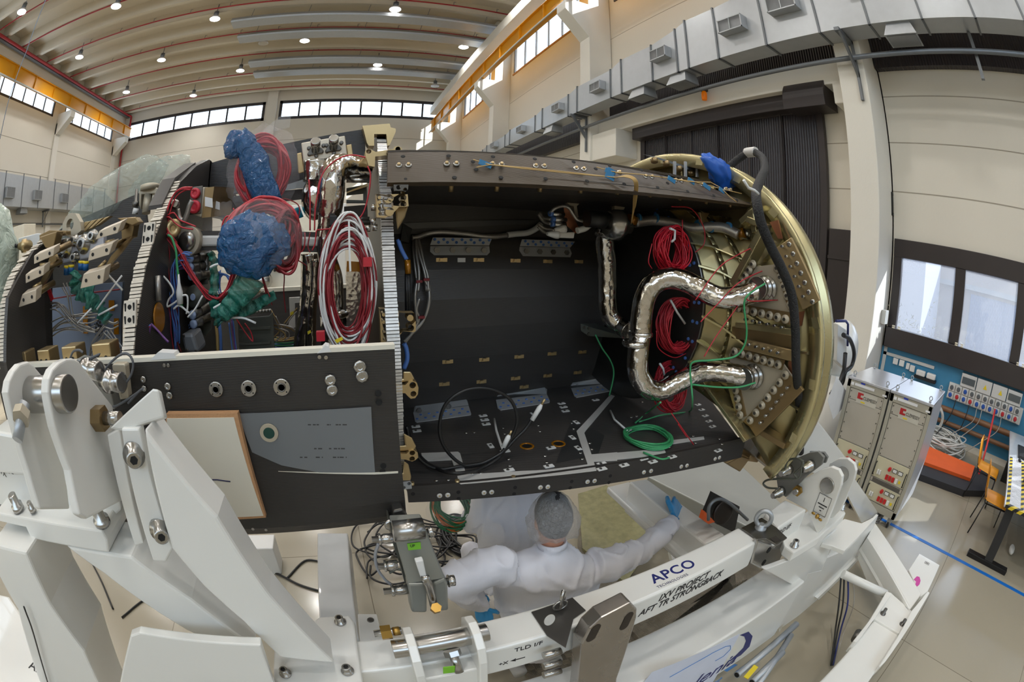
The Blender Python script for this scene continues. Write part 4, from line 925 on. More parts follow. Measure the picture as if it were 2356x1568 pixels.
for l in (2.05, 2.9):
 pts = [webpt(2 * PI * k / 90, l) - RN * .03 for k in range(90)]
 keep = [p for p in pts if not cut_away(p)]
 i0 = next(i for i in range(90) if cut_away(pts[i - 1]) and not cut_away(pts[i]))
 run = []
 for k in range(90):
  p = pts[(i0 + k) % 90]
  if cut_away(p): break
  run.append(p)
 bb = MB()
 for p, q in zip(run, run[1:]): bb.hull([p - RN * .025, p + RN * .03, p + RN * .03 + V3((0, 0, .004)), p - RN * .025 + V3((0, 0, .004))], [q - RN * .025, q + RN * .03, q + RN * .03 + V3((0, 0, .004)), q - RN * .025 + V3((0, 0, .004))])
 bb.obj('cone_hoop', M_ringm, SC, smooth=True)
o = MB().lathe(RC + SH - RN * .15, RN, [(0, .60), (.03, .60), (.03, .52), (.0, .52)], 64).obj('inner_collar', M_steeld, SC)
MB().lathe(RC + SH - RN * .125, RN, [(0, .53), (.006, .53)], 48).obj('inner_disc', M_carbd, SC)
for k in range(14):
 a = R_(115 + 10 * k)
 for rr in (.575, .545):
  q = RC + SH - RN * .152 + RU * (rr * math.cos(a)) + V3((0, 0, rr * math.sin(a)))
  if not cut_away(q): MB().lathe(q, -RN, [(0, .009), (.005, .008)], 10).obj('rivet', M_bluew, o)
def rbar(Z, a, c, w, d, off, m, nm):
 p, q = onR(*Z(*a), off), onR(*Z(*c), off); t = (q - p).normalized(); s = t.cross(RN).normalized() * w / 2
 return MB().hull([p - s, p + s, q + s, q - s], [x + RN * d for x in (p - s, p + s, q + s, q - s)]).obj(nm, m, SC, bevel=.003)
rbar(ZB, (1480, 820), (1190, 1360), .035, .1, -.10, M_ringm, 'frame_bar')
rbar(ZB, (1330, 730), (1500, 800), .03, .08, -.09, M_ringm, 'frame_bar')
rbar(ZB, (1370, 640), (1410, 860), .03, .08, -.06, M_ringm, 'frame_bar')
rbar(ZB, (1270, 760), (1430, 620), .03, .08, -.06, M_ringm, 'frame_bar')
rbar(ZC, (925, 470), (1390, 545), .06, .05, -.05, M_goldd, 'frame_bar')
rbar(ZC, (950, 420), (1390, 470), .03, .08, -.05, M_ringm, 'frame_bar')
rbar(ZC, (870, 700), (1000, 1150), .05, .08, -.06, M_ringm, 'frame_bar')
rbar(ZC, (640, 770), (1020, 1290), .02, .12, -.14, M_ringm, 'frame_bar')
rbar(ZC, (1000, 1140), (1320, 1330), .03, .08, -.02, M_goldd, 'frame_bar')
def engine_panel(Z, pts, strips, hole):
 P = [onR(*Z(*p), -.06) for p in pts]
 o = MB().prism(P, RN * .012).obj('engine_panel', M_plate, SC)
 for poly, rows in strips:
  s = MB().prism([onR(*Z(*p), -.072) for p in poly], RN * .012).obj('washer_strip', M_goldd, o)
  for a, c, n in rows:
   for p in interp(a, c, n):
    q = onR(*Z(*p), -.072)
    MB().lathe(q, -RN, [(0, .021), (.006, .021), (.008, .016), (.009, .010), (.016, .009)], 16).obj('washer', M_plate, o)
    MB().hexp(q - RN * .008, -RN, .0085, .010).obj('nut', M_steeld, o)
 c = onR(*Z(*hole[0]), -.075); MB().lathe(c, -RN, [(0, hole[1]), (.003, hole[1] * .97)], 28).obj('port', M_hole, o)
 return o
engine_panel(Z=ZC, pts=[(1075, -20), (1250, -40), (1400, 360), (1350, 410), (965, 310), (905, 250)],
    strips=[([(960, 255), (1365, 320), (1355, 412), (955, 312)], [((975, 288), (1330, 372), 7)]),
      ([(1240, -60), (1290, -50), (1395, 290), (1350, 300)], [((1270, -10), (1370, 265), 5)]),
      ([(1065, -60), (1110, -40), (980, 180), (930, 160)], [((1085, -40), (975, 130), 5)])], hole=((1150, 135), .05))
engine_panel(Z=ZC, pts=[(905, 640), (930, 590), (1300, 690), (1400, 830), (1070, 1180), (960, 1100)],
    strips=[([(925, 580), (1320, 680), (1300, 755), (915, 650)], [((950, 615), (1275, 712), 7)]),
      ([(1330, 775), (1400, 830), (1070, 1185), (1010, 1140)], [((1330, 790), (1065, 1130), 7)]),
      ([(930, 880), (985, 900), (1030, 1100), (965, 1130)], [((958, 905), (990, 1090), 4)])], hole=((1065, 795), .05))
o = rbar(ZB, (1690, 960), (1960, 1560), .10, .02, -.10, M_gold, 'side_panel')
for p in interp((1700, 1000), (1900, 1480), 6):
 q = onR(*ZB(*p), -.1); MB().cyl(q, q - RN * .03, .007, 8).obj('stud', M_steel, o)
for p in interp((1750, 975), (1975, 1530), 7):
 q = onR(*ZB(*p), -.1); MB().lathe(q, -RN, [(0, .012), (.004, .012), (.006, .006)], 12).obj('rivet', M_steel, o)
o = rbar(ZC, (1015, 560), (1390, 650), .05, .02, -.1, M_gold, 'side_panel')
for p in interp((1075, 560), (1290, 620), 5): q = onR(*ZC(*p), -.1); MB().cyl(q, q - RN * .035, .007, 8).obj('stud', M_steel, o)
for p in interp((1045, 372), (1315, 432), 6): q = onR(*ZC(*p), -.07); MB().cyl(q, q - RN * .03, .007, 8).obj('stud', M_steel, SC)
o = rbar(ZC, (1080, 1215), (1430, 860), .07, .02, -.07, M_goldd, 'side_panel')
for p in interp((1160, 1140), (1360, 880), 6): q = onR(*ZC(*p), -.07); MB().cyl(q, q - RN * .035, .007, 8).obj('stud', M_steel, o)
for Z, pts in ((ZC, [(1400, 560), (1390, 800), (1350, 830), (1350, 700)]), (ZB, [(1560, 760), (1640, 740), (1680, 920), (1640, 920)]), (ZC, [(1420, 320), (1470, 310), (1450, 420), (1400, 440)])):
 MB().prism([onR(*Z(*p), -.03) for p in pts], RN * .01).obj('copper_foil', M_cop, SC)
MB().prism([onY(*ZC(*p), 1.28) for p in [(885, 1455), (1000, 1400), (1060, 1420), (1125, 1280), (1200, 1330), (1120, 1450), (1050, 1440), (990, 1520)]], (0, .08, 0)).obj('ring_foot', M_goldd, SC, bevel=.006)
MB().prism([onY(*ZC(*p), 1.22) for p in [(1058, 1365), (1125, 1275), (1205, 1335), (1140, 1435)]], (0, .07, 0)).obj('clamp_block', M_steeld, SC, bevel=.004)
MB().prism([onY(*ZC(*p), 1.2) for p in [(1135, 1425), (1175, 1365), (1310, 1440), (1260, 1530)]], (0, .08, 0)).obj('clamp_link', M_goldd, SC, bevel=.006)
MB().hull([onY(*ZB(*p), 1.75) for p in [(355, 108), (480, 135), (960, 285), (860, 285), (640, 205)]], [onY(*ZB(*p), 1.75) + V3((0, .02, .006)) for p in [(355, 108), (480, 135), (960, 285), (860, 285), (640, 205)]]).obj('cover_plate', M_foilt, SC)
for x in (640, 745, 858): MB().box(onY(*ZB(x, 250), 1.72), (.014, .012, .09)).obj('strut', M_grey, SC)
for x, y in ((440, 150), (555, 178), (680, 230), (800, 272)): MB().lathe(onY(*ZB(x, y), 1.76), (0, -.3, -1), [(0, .022), (.02, .02), (.025, .01)], 12).obj('fastener', M_goldd, SC)
for (x, y) in ((1762, 664), (1732, 866)):
 c = onR(x, y, -.07)
 MB().lathe(c, -RN, [(0, .062), (.01, .062), (.012, .05), (.03, .05), (.032, .056), (.042, .056), (.046, .045), (.07, .045), (.072, .052), (.09, .052)], 24).obj('pipe_flange', M_steel, SC)
# forward bay and nose of the spacecraft
W1 = region(500, 440, 4.125); W2 = region(680, 350, 4.48); W3 = region(340, 540, 5.227); W4 = region(90, 560, 5.409)
nearF = [(1.98, 3.03), (1.80, 2.97), (1.62, 2.88), (1.55, 2.81), (1.46, 2.74), (1.38, 2.66), (1.31, 2.58), (1.25, 2.48), (1.2, 2.41), (1.16, 2.33), (1.16, 2.1), (1.2, 1.9), (1.3, 1.7)]
XF = -.70
out = nearF + [(2.9, 1.7), (3.2, 2.0), (3.24, 2.33), (3.1, 2.6), (2.8, 2.85), (2.4, 3.0)]
inn = [(2.05, 1.95), (2.05, 2.72), (2.15, 2.8), (2.75, 2.74), (2.95, 2.5), (3.05, 2.3), (2.95, 1.95)]
MB().plate([(XF + .003, y, z) for y, z in out], (.045, 0, 0)).obj('forward_frame', M_carb, SC) if False else None
b = MB()
b.prism([(XF + .003, y, z) for y, z in nearF + [(2.1, 1.7), (2.1, 2.75), (2.02, 3.03)]], (.045, 0, 0))
b.prism([(XF + .003, y, z) for y, z in [(2.0, 2.78), (2.0, 3.03), (2.4, 3.0), (2.8, 2.85), (3.1, 2.6), (3.0, 2.5), (2.75, 2.7), (2.4, 2.78)]], (.045, 0, 0))
b.prism([(XF + .003, y, z) for y, z in [(2.1, 1.7), (2.1, 2.0), (3.1, 2.0), (2.9, 1.7)]], (.045, 0, 0))
b.obj('forward_frame', M_carb, SC)
edge_strip(nearF[2:], XF, XF + .046, .0115, .007, 9, M_hcw)
for (x0, y0), (x1, y1) in (((1530, 560), (1640, 505)), ((1435, 825), (1500, 975))):
 pass
for zc, yc in ((2.685, 1.395), (2.455, 1.225)):
 o = MB().box((XF + .023, yc - .012, zc), (.05, .012, .075), Matrix.Rotation(-.25, 3, 'X')).obj('insert_block', M_hcw, SC, bevel=.002)
 for dz in (-.018, .018):
  MB().lathe((XF + .023, yc - .018 + dz * .25, zc + dz), (0, -1, 0), [(0, .008), (.003, .007)], 10).obj('hole', M_hole, o)
  for dx in (-.017, .017): MB().box((XF + .023 + dx, yc - .019 + dz * .25, zc + dz), (.005, .004, .024)).obj('slot', M_hole, o)
wt = mapY(ZI, [(665, 390), (2100, 68), (2120, 120), (2120, 480), (1600, 570), (880, 655), (665, 560)], 2.02)
MB().prism(wt, (0, .03, 0)).obj('upper_web', M_carb, SC)
MB().hull(mapY(ZI, [(870, 800), (1620, 690), (1620, 600), (870, 680)], 2.0), mapY(ZI, [(870, 800), (1620, 690), (1620, 600), (870, 680)], 2.07)).obj('lower_flange', M_carbd, SC)
MB().prism(mapY(ZI, [(660, 380), (665, 800), (740, 850), (790, 600), (850, 650), (850, 420)], 2.05), (0, .02, 0)).obj('web_end', M_carbd, SC)
MB().prism(mapY(ZI, [(1340, 590), (1590, 510), (1590, 600), (1500, 600), (1345, 628)], 1.99), (0, .004, 0)).obj('film_strip', mat('pale_film', (176, 186, 190), .3), SC)
MB().prism(mapY(ZI, [(1330, 430), (1440, 420), (1440, 475), (1370, 485)], 1.98), (0, .004, 0)).obj('tab', M_alu, SC)
o = MB().prism(mapY(ZI, [(1540, 190), (1935, 125), (1955, 295), (1562, 375)], 1.84), (0, .05, 0)).obj('connector_panel', mat('pale_gold_plate', (216, 204, 184), .38, .35, var=.03), SC, bevel=.004)
for pts in ([(1500, 285), (1545, 275), (1570, 450), (1525, 468), (1512, 460)], [(1945, 210), (1995, 200), (2012, 335), (1965, 338)]): MB().prism(mapY(ZI, pts, 1.88), (0, .008, 0)).obj('lug', M_gold, o, bevel=.003)
for (x, y) in ((1665, 240), (1825, 215)):
 c = onY(*ZI(x + 5, y + 38), 1.84); p = MB().prism([c + V3(v) for v in ((-.03, 0, -.012), (.03, 0, -.004), (.03, 0, .012), (.018, 0, .022), (-.02, 0, .018), (-.03, 0, .006))], (0, -.012, 0)).obj('connector_base', M_steeld, o, bevel=.002)
 MB().lathe(c + V3((0, -.012, .008)), (0, -1, .55), [(0, .018), (.03, .018), (.032, .021), (.06, .021), (.062, .017)], 18).obj('connector', M_steel, o)
 for dx, dz in ((-.03, .02), (.032, .03), (-.026, -.006), (.026, .004), (.004, -.014)): MB().lathe(c + V3((dx, 0, dz)), (0, -1, 0), [(0, .009), (.006, .009), (.007, .005)], 10).obj('screw', M_steeld, o)
bx0 = mapY(ZI, [(555, 600), (672, 588), (640, 862), (543, 832)], 1.66); bx1 = [p + V3((.03, .22, .02)) for p in bx0]
o = MB().hull(bx0, bx1).obj('sensor_box', M_plate, SC, bevel=.004)
MB().hull([p + V3((.001, .003, -.002)) for p in (bx0[1], bx1[1], bx1[2], bx0[2])], [p + V3((.04, .003, -.002)) for p in (bx0[1], bx1[1], bx1[2], bx0[2])]).obj('connector_block', M_goldd, o)
for x, y, r in ((596, 648, .021), (588, 768, .026)):
 c = onY(*ZI(x, y), 1.66); p = MB().box(c, (.055, .01, .055)).obj('connector_flange', M_steeld, o, bevel=.002); MB().lathe(c, (-.1, -1, 0), [(0, r), (.018, r), (.02, r * .9), (.021, r * .5), (.016, r * .4)], 20).obj('red_cap', mat('red_cap', (206, 52, 66), .4), o)
MB().prism(mapY(ZI, [(672, 675), (740, 690), (742, 775), (672, 760)], 1.655), (0, .003, 0)).obj('label_plate', M_wht, o)
MB().prism(mapY(ZI, [(750, 705), (805, 725), (805, 795), (755, 780)], 1.70), (0, .003, 0)).obj('label_plate', M_wht, o)
MB().tube(spline(mapY(ZI, [(555, 710), (530, 760), (510, 830), (480, 890), (445, 870), (425, 790)], 1.6), 6), .011, 8).obj('ground_strap', M_silw, SC)
MB().lathe(onY(*ZI(405, 745), 1.55), (.3, -1, 0), [(0, .02), (.02, .018), (.03, .012)], 12).obj('pin', M_steel, SC)
MB().lathe(onY(*ZI(385, 960), 1.52), (.6, -1, 0), [(0, .034), (.01, .033), (.012, .012), (.006, .010)], 20).obj('washer_disc', M_gold, SC)
o = MB().hull(mapY(ZI, [(640, 1025), (1700, 1040), (1700, 1125), (635, 1125)], 1.66), mapY(ZI, [(640, 1025), (1700, 1040), (1700, 1125), (635, 1125)], 1.72)).obj('strut', M_alu, SC, bevel=.008)
MB().hull(mapY(ZI, [(625, 985), (1700, 995), (1700, 1042), (640, 1028)], 1.67), mapY(ZI, [(625, 985), (1700, 995), (1700, 1042), (640, 1028)], 1.73)).obj('strut_sleeve', M_carbd, o)
MB().hull(mapY(ZI, [(640, 1122), (1700, 1125), (1700, 1178), (620, 1160)], 1.67), mapY(ZI, [(640, 1122), (1700, 1125), (1700, 1178), (620, 1160)], 1.73)).obj('strut_sleeve', M_carbd, o)
c = onY(*ZI(510, 1075), 1.62); MB().cyl(c + V3((0, .0, 0)), c + V3((0, .09, 0)), .056, 24).obj('end_fitting', M_plate, o)
MB().lathe(c, (-.1, -1, 0), [(0, .04), (.012, .036), (.02, .015)], 20).obj('end_cap', M_steel, o)
MB().tube(spline([onY(*W2(*p), Y) for p, Y in (((740, 175), 1.75), ((560, 160), 1.72), ((440, 140), 1.68), ((385, 190), 1.64), ((375, 300), 1.62), ((370, 420), 1.62), ((350, 560), 1.63), ((330, 640), 1.64))], 8), .05, 18, radii=None).obj('vent_pipe', M_foil, SC)
MB().tube(spline([onY(*W2(*p), 1.68) for p in ((330, 620), (320, 760), (300, 900), (330, 1100), (390, 1300), (400, 1560), (395, 1800), (400, 2010))], 8), .036, 16).obj('vent_pipe', M_foil, SC)
MB().tube(spline([onY(*W2(*p), 1.82) for p in ((205, 90), (200, 230), (195, 300))], 8), .05, 16).obj('vent_pipe', M_foil, SC)
MB().sphere(onY(*W2(200, 470), 1.85), .06, 18, (1, 1, 1.6)).obj('accumulator', M_foil, SC)
MB().tube(spline([onY(*W1(*p), 1.95) for p in ((880, 590), (880, 800), (870, 1000), (850, 1200), (820, 1350), (800, 1530))], 8), .042, 16).obj('vent_pipe', M_foil, SC)
MB().tube(spline([onY(*W1(*p), 1.9) for p in ((930, 640), (925, 900), (900, 1100), (890, 1530))], 8), .022, 12).obj('vent_pipe', M_foil, SC)
MB().sphere(onY(*ZK(1840, 640), 1.6), .055, 16, (1, 1, .35)).obj('foil_cuff', M_foil, SC)
MB().tube(mapY(ZK, [(1835, 640), (1840, 800), (1845, 960)], 1.64), .055, 14).obj('vent_pipe', M_foil, SC)
MB().hull(mapY(W2, [(525, 1180), (680, 1180), (690, 2010), (530, 2010)], 1.60), mapY(W2, [(525, 1180), (680, 1180), (690, 2010), (530, 2010)], 1.68)).obj('wave_guide', M_foil2, SC)
MB().hull(mapY(W2, [(528, 1120), (675, 1130), (682, 1230), (525, 1230)], 1.595), mapY(W2, [(528, 1120), (675, 1130), (682, 1230), (525, 1230)], 1.685)).obj('tape_wrap', M_kap, SC)
for a, c in (((525, 290), (760, 290)), ((505, 685), (760, 690)), ((410, 720), (795, 725))): MB().cyl(onY(*W2(*a), 1.7), onY(*W2(*c), 1.7), .010, 10).obj('rod', M_steel, SC)
MB().prism(mapY(W2, [(525, 410), (740, 320), (745, 350), (530, 420)], 1.76), (0, .03, 0)).obj('lattice', M_gold, SC)
MB().prism(mapY(W2, [(525, 370), (735, 330), (740, 520), (525, 520), (525, 490), (700, 495), (700, 420), (525, 440)], 1.8), (0, .03, 0)).obj('lattice', M_greyd, SC)
MB().prism(mapY(W2, [(500, 560), (740, 540), (745, 680), (500, 680)], 1.95), (0, .03, 0)).obj('avionics_unit', M_carbd, SC)
MB().hull(mapY(W2, [(350, 650), (430, 650), (430, 760), (350, 760)], 1.58), mapY(W2, [(350, 650), (430, 650), (430, 760), (350, 760)], 1.66)).obj('pipe_collar', M_blk, SC, bevel=.004)
for x, y in ((805, 570), (815, 775), (745, 785), (800, 715)): MB().cyl(onY(*W2(x - 25, y), 1.52), onY(*W2(x + 25, y), 1.52), .012, 10).obj('bolt_head', M_steel, SC)
o = MB().hull(mapY(ZK, [(495, 215), (640, 85), (715, 80), (700, 365), (560, 385), (545, 230)], 1.75), mapY(ZK, [(495, 215), (640, 85), (715, 80), (700, 365), (560, 385), (545, 230)], 1.9)).obj('avionics_unit', M_greyd, SC, bevel=.003)
MB().prism(mapY(ZK, [(662, 120), (692, 120), (690, 300), (660, 300)], 1.745), (0, .004, 0)).obj('label_plate', M_wht, o)
for x, y in ((545, 133), (545, 215), (560, 290)):
 a = onY(*ZK(x, y), 1.66); c = onY(*ZK(x + 95, y - 10), 1.74); q = MB().lathe(a, c - a, [(0, .02), (.03, .02), (.032, .024), (.05, .024), (.052, .02), (.09, .022), (.14, .026)], 16).obj('connector', M_steeld, o)
 MB().lathe(a, a - c, [(0, .018), (.012, .017), (.014, .008)], 14).obj('connector_face', mat('pale_blue_cap', (176, 196, 232), .4), q)
o = MB().hull(mapY(ZK, [(530, 480), (600, 430), (720, 425), (735, 770), (680, 835), (640, 790), (560, 560)], 1.75), mapY(ZK, [(530, 480), (600, 430), (720, 425), (735, 770), (680, 835), (640, 790), (560, 560)], 1.88)).obj('avionics_unit', M_greyd, SC, bevel=.003)
for x, y in ((565, 640), (575, 722)):
 a = onY(*ZK(x, y), 1.64); c = onY(*ZK(x + 95, y - 55), 1.72); q = MB().lathe(a, c - a, [(0, .02), (.03, .02), (.032, .024), (.05, .024), (.052, .02), (.09, .022), (.14, .026)], 16).obj('connector', M_steeld, o)
 MB().lathe(a, a - c, [(0, .018), (.012, .017), (.014, .008)], 14).obj('connector_face', mat('pale_blue_cap', (176, 196, 232), .4), q)
c = onY(*ZK(608, 470), 1.68); MB().lathe(c, (-.2, -1, 0), [(0, .045), (.03, .045), (.034, .038), (.036, .018), (.042, .014)], 22).obj('dial_housing', M_greyd, SC)
MB().lathe(c + V3((-.008, -.04, 0)), (-.2, -1, 0), [(0, .014), (.004, .012)], 14).obj('dial_face', mat('pale_blue_cap', (176, 196, 232), .4), SC)
bx = [onY(*W3(*p), 1.56) for p in ((390, 1190), (540, 1190), (615, 1420), (450, 1430))]
o = MB().hull(bx, [onY(*W3(*p), 1.66) for p in ((500, 1130), (640, 1095), (715, 1310), (615, 1420))]).obj('junction_box', M_boxg, SC, bevel=.012)
for x, y in ((430, 1215), (580, 1395), (470, 1385)): MB().lathe(onY(*W3(x, y), 1.555), (0, -1, 0), [(0, .007), (.004, .005)], 8).obj('screw', M_steeld, o)
o = MB().hull(mapY(W1, [(195, 1200), (490, 1180), (530, 1140), (545, 1480), (500, 1530), (210, 1535)], 1.9), mapY(W1, [(195, 1200), (490, 1180), (530, 1140), (545, 1480), (500, 1530), (210, 1535)], 2.2)).obj('computer_housing', M_greyd, SC, bevel=.004)
for y in (1300, 1440): MB().prism(mapY(W1, [(205, y), (500, y - 15), (500, y + 5), (208, y + 22)], 1.885), (0, .02, 0)).obj('cooling_fin', M_greyd, o)
for k in range(7): MB().lathe(onY(*W1(320 + 30 * k, 1160 - 3 * k), 1.95), (0, -.2, 1), [(0, .008), (.012, .006)], 8).obj('screw', M_steel, o)
o = MB().hull([(-1.6, 3.0, 1.75), (.16, 3.0, 1.75), (.16, 3.0, 2.31), (-1.6, 3.0, 2.31)], [(-1.6, 3.03, 1.75), (.16, 3.03, 1.75), (.16, 3.03, 2.31), (-1.6, 3.03, 2.31)]).obj('far_side_panel', M_carbd, SC)
MB().bx((-1.6, 2.99, 2.31), (.16, 3.05, 2.335)).obj('panel_rim', M_cream, o)
MB().prism(mapY(W1, [(680, 1010), (840, 1000), (840, 1050), (735, 1060), (740, 1290), (700, 1300), (670, 1290), (690, 1200)], 2.6), (0, .02, 0)).obj('mount_bracket', M_alu, SC)
MB().bx((-.68, 1.75, 1.66), (.15, 2.95, 1.72)).obj('bay_floor', M_carbd, SC)
c = V3((XF + .05, 1.36, 2.28))
pf = onX(365, 730, XF + .05); MB().lathe(pf, (1, 0, 0), [(0, .05), (.004, .05), (.006, .046)], 28).obj('kapton_patch', M_kap, SC)
MB().cyl(onX(*W3(120, 490), XF + .06), onX(*W3(130, 790), XF + .06), .011, 10).obj('sensor_tube', M_silw, SC)
rnd = random.Random(5)
def bundle(pts, n, r, spread, mats, name, Y=None, seg=5, sm=5, parent=None):
 r *= .72; spread *= 1.5
 for i in range(n):
  o_ = V3((rnd.uniform(-1, 1), rnd.uniform(-1, 1), rnd.uniform(-1, 1))) * spread
  P = [p + o_ * (.6 + .8 * rnd.random()) for p in pts]
  MB().tube(spline(P, sm), r, seg).obj(name, mats[i % len(mats)], parent or SC)
bundle(mapY(W3, [(180, 20), (200, 200), (180, 300), (210, 450), (230, 700), (270, 900), (275, 1060), (290, 1200), (320, 1400)], 1.5), 10, .0035, .012, [M_bluew, M_purw, M_redd, M_bluew], 'harness_wire')
bundle(mapY(W3, [(500, 270), (400, 260), (320, 330), (300, 500), (320, 700), (300, 900), (340, 1100), (350, 1300)], 1.5), 7, .0035, .010, [M_bluew], 'harness_wire')
bundle(mapY(W3, [(510, 390), (400, 350), (330, 420), (330, 600), (350, 800), (360, 1000), (350, 1250)], 1.52), 6, .0035, .012, [M_bluew, M_purw], 'harness_wire')
bundle(mapY(W3, [(240, 0), (330, 130), (420, 280), (540, 490), (660, 660), (740, 740), (830, 780), (900, 740), (970, 640), (1040, 450), (1060, 340)], 1.5), 9, .004, .008, [M_redw, M_redd], 'red_lead')
bundle(mapY(ZI, [(555, 605), (460, 605), (380, 680), (320, 860), (330, 980), (400, 1080)], 1.5), 5, .004, .006, [M_redw], 'red_lead')
bundle(mapY(ZI, [(320, 860), (380, 840), (430, 900), (500, 935), (580, 960)], 1.5), 2, .004, .006, [M_redw], 'red_lead')
MB().tube(spline(mapY(W3, [(240, 0), (290, 40), (340, 200), (350, 350), (370, 520), (390, 780), (420, 880)], 1.48), 6), .005, 6).obj('green_lead', M_grn, SC)
for pts in ([(90, 410), (180, 490), (260, 580), (310, 690), (250, 780), (235, 860), (300, 830), (380, 770)], [(380, 740), (470, 730), (480, 850), (465, 950)], [(660, 730), (570, 890), (480, 990)], [(310, 890), (380, 850), (500, 940)]):
 MB().tube(spline(mapY(W3, pts, 1.46), 6), .0038, 6).obj('cable_tie_tail', M_wht, SC)
MB().lathe(onY(*W3(385, 760), 1.46), (0, 0, 1), [(-.02, .012), (.02, .014), (.05, .006), (.08, .003)], 10).obj('tie_knot', M_wht, SC)
for pts, m in (([(40, 1080), (15, 1200), (10, 1400), (15, 1500)], M_purw), ([(40, 1080), (-100, 1250), (-130, 1400), (-110, 1520)], M_redw), ([(40, 1080), (-70, 1200), (-60, 1350), (-50, 1500)], M_bluew), ([(40, 1070), (120, 1150), (200, 1240), (250, 1290)], M_purw)):
 MB().tube(spline(mapY(W3, pts, 1.3), 6), .004, 6).obj('harness_wire', m, SC)
for pts in ([(830, 340), (870, 270), (960, 245), (1030, 250)], [(840, 540), (880, 490), (950, 500), (1000, 570)], [(870, 440), (850, 600), (880, 750)], [(460, 1150), (430, 1100), (480, 1130), (520, 1090)], [(380, 1470), (430, 1430), (500, 1470)], [(400, 1490), (450, 1440), (640, 1440)]):
 bundle(mapY(W3, pts, 1.7), 3, .004, .006, [M_bluew], 'blue_lead')
for x in (830, 870): MB().tube(mapY(W3, [(x - 15, 1010), (x + 5, 1200), (x + 15, 1450)], 1.75), .008, 6).obj('conduit', M_tan if x == 830 else M_bluew, SC)
for x in (990,): bundle(mapY(W3, [(x, 1020), (x + 20, 1200), (x + 60, 1440)], 1.8), 4, .005, .01, [M_bluew, M_purw], 'harness_wire')
for pts in ([(540, 1150), (590, 1250), (610, 1330), (560, 1400)], [(545, 1270), (620, 1280), (700, 1300), (745, 1330)], [(560, 1300), (640, 1330), (660, 1380), (620, 1410)], [(740, 1120), (680, 1190), (610, 1270)], [(340, 1000), (420, 960)]):
 bundle(mapY(W1, pts, 2.1), 3, .005, .01, [M_silw, M_tan], 'pale_lead')
for y, m in ((1390, M_tan), (1430, M_grn), (1470, M_bluew), (1500, M_redd), (1520, M_bluew)): bundle(mapY(W1, [(540, y), (640, y + 8), (760, y - 8)], 2.2), 3, .006, .012, [m], 'harness_wire')
for pts, Y in (([(385, 540), (395, 660), (420, 780), (470, 950), (520, 1080)], 1.6), ([(300, 380), (360, 480), (390, 600), (400, 720)], 1.45), ([(425, 380), (420, 450), (395, 540), (400, 700), (460, 900), (500, 1000)], 1.45), ([(610, 650), (635, 800), (630, 950), (650, 1150)], 1.7), ([(280, 660), (230, 760), (180, 880)], 1.6), ([(325, 655), (240, 780), (190, 870)], 1.6), ([(830, 390), (830, 480), (800, 570), (660, 590), (580, 520)], 1.5), ([(880, 390), (860, 520), (880, 580)], 1.5), ([(940, 370), (925, 500), (900, 560)], 1.5), ([(110, 900), (120, 1080), (200, 1240), (330, 1420), (320, 1340), (260, 1250)], 1.6), ([(100, 880), (115, 1000), (150, 1150)], 1.6), ([(400, 720), (440, 880), (490, 1080)], 1.62), ([(150, 160), (190, 250), (200, 400), (160, 480)], 1.5), ([(720, 600), (760, 650), (840, 700), (850, 750)], 1.8), ([(520, 80), (640, 70), (760, 120), (780, 200), (740, 280), (640, 300)], 1.8), ([(400, 120), (320, 150), (310, 200)], 1.8)):
 MB().tube(spline(mapY(W1, pts, Y), 7), .0026, 5).obj('sensor_wire', M_redd if rnd.random() < .6 else M_redw, SC)
MB().tube(spline([onY(*ZI(*p), 1.5) for p in [(960, 930), (880, 850), (830, 930), (850, 1050), (950, 1090), (1050, 1050), (1080, 950), (1020, 850), (960, 830)]], 8), .0035, 5).obj('sensor_wire', M_redw, SC)
for pts in ([(2140, 400), (2165, 480), (2150, 640), (2100, 820), (2000, 920), (1850, 960), (1680, 975)], [(2120, 320), (2000, 300), (1880, 330), (1760, 430), (1700, 560), (1700, 650)], [(1610, 520), (1620, 700), (1620, 980)], [(1720, 500), (1670, 760), (1660, 980)]):
 MB().tube(spline(mapY(ZI, pts, 1.56), 7), .003, 5).obj('sensor_wire', M_redw, SC)
# things hanging in the bay
def coil_tubes(b, c, ax, up, rx, ry, n, r, seed, spread, seg=5, nseg=36, dep=.03):
 rr = random.Random(seed); c = V3(c); ax = V3(ax).normalized(); up = V3(up); up = (up - ax * up.dot(ax)).normalized(); sd = ax.cross(up)
 for i in range(n):
  ex, ey = rx * (1 + rr.uniform(-spread, spread)), ry * (1 + rr.uniform(-spread, spread)); o_ = sd * rr.uniform(-.3, .3) * spread * rx + up * rr.uniform(-.3, .3) * spread * ry + ax * rr.uniform(-1, 1) * dep
  ph = rr.random() * 6
  P = [c + o_ + sd * ex * math.cos(a) + up * ey * math.sin(a) + ax * dep * .5 * math.sin(2 * a + ph) for a in [2 * PI * k / nseg for k in range(nseg)]]
  b.tube(P, r, seg, closed=True)
 return b
def blob(c, r, sc, seed, amp=.12, seg=40, M=None):
 """crumpled bag surface"""
 from mathutils import noise
 b = MB(); b.sphere(c, r, seg, sc, M)
 for v in b.bm.verts:
  d = (v.co - V3(c))
  n = noise.noise(v.co * 14 + V3((seed, 0, 0))) + .6 * noise.noise(v.co * 34 + V3((0, seed, 0))) + .35 * noise.noise(v.co * 70)
  v.co = V3(c) + d * (1 + amp * n)
 return b
c = onY(602, 395, 1.74)
t = thing('bagged_cable_coil', 'red cable coil in a clear and blue plastic bag, under the top edge', 'cable coil', c, 'bagged red cable coils')
b = MB(); coil_tubes(b, c, (.25, -1, .1), (0, 0, 1), .095, .125, 26, .0055, 3, .22); b.obj('cable', M_redw, t)
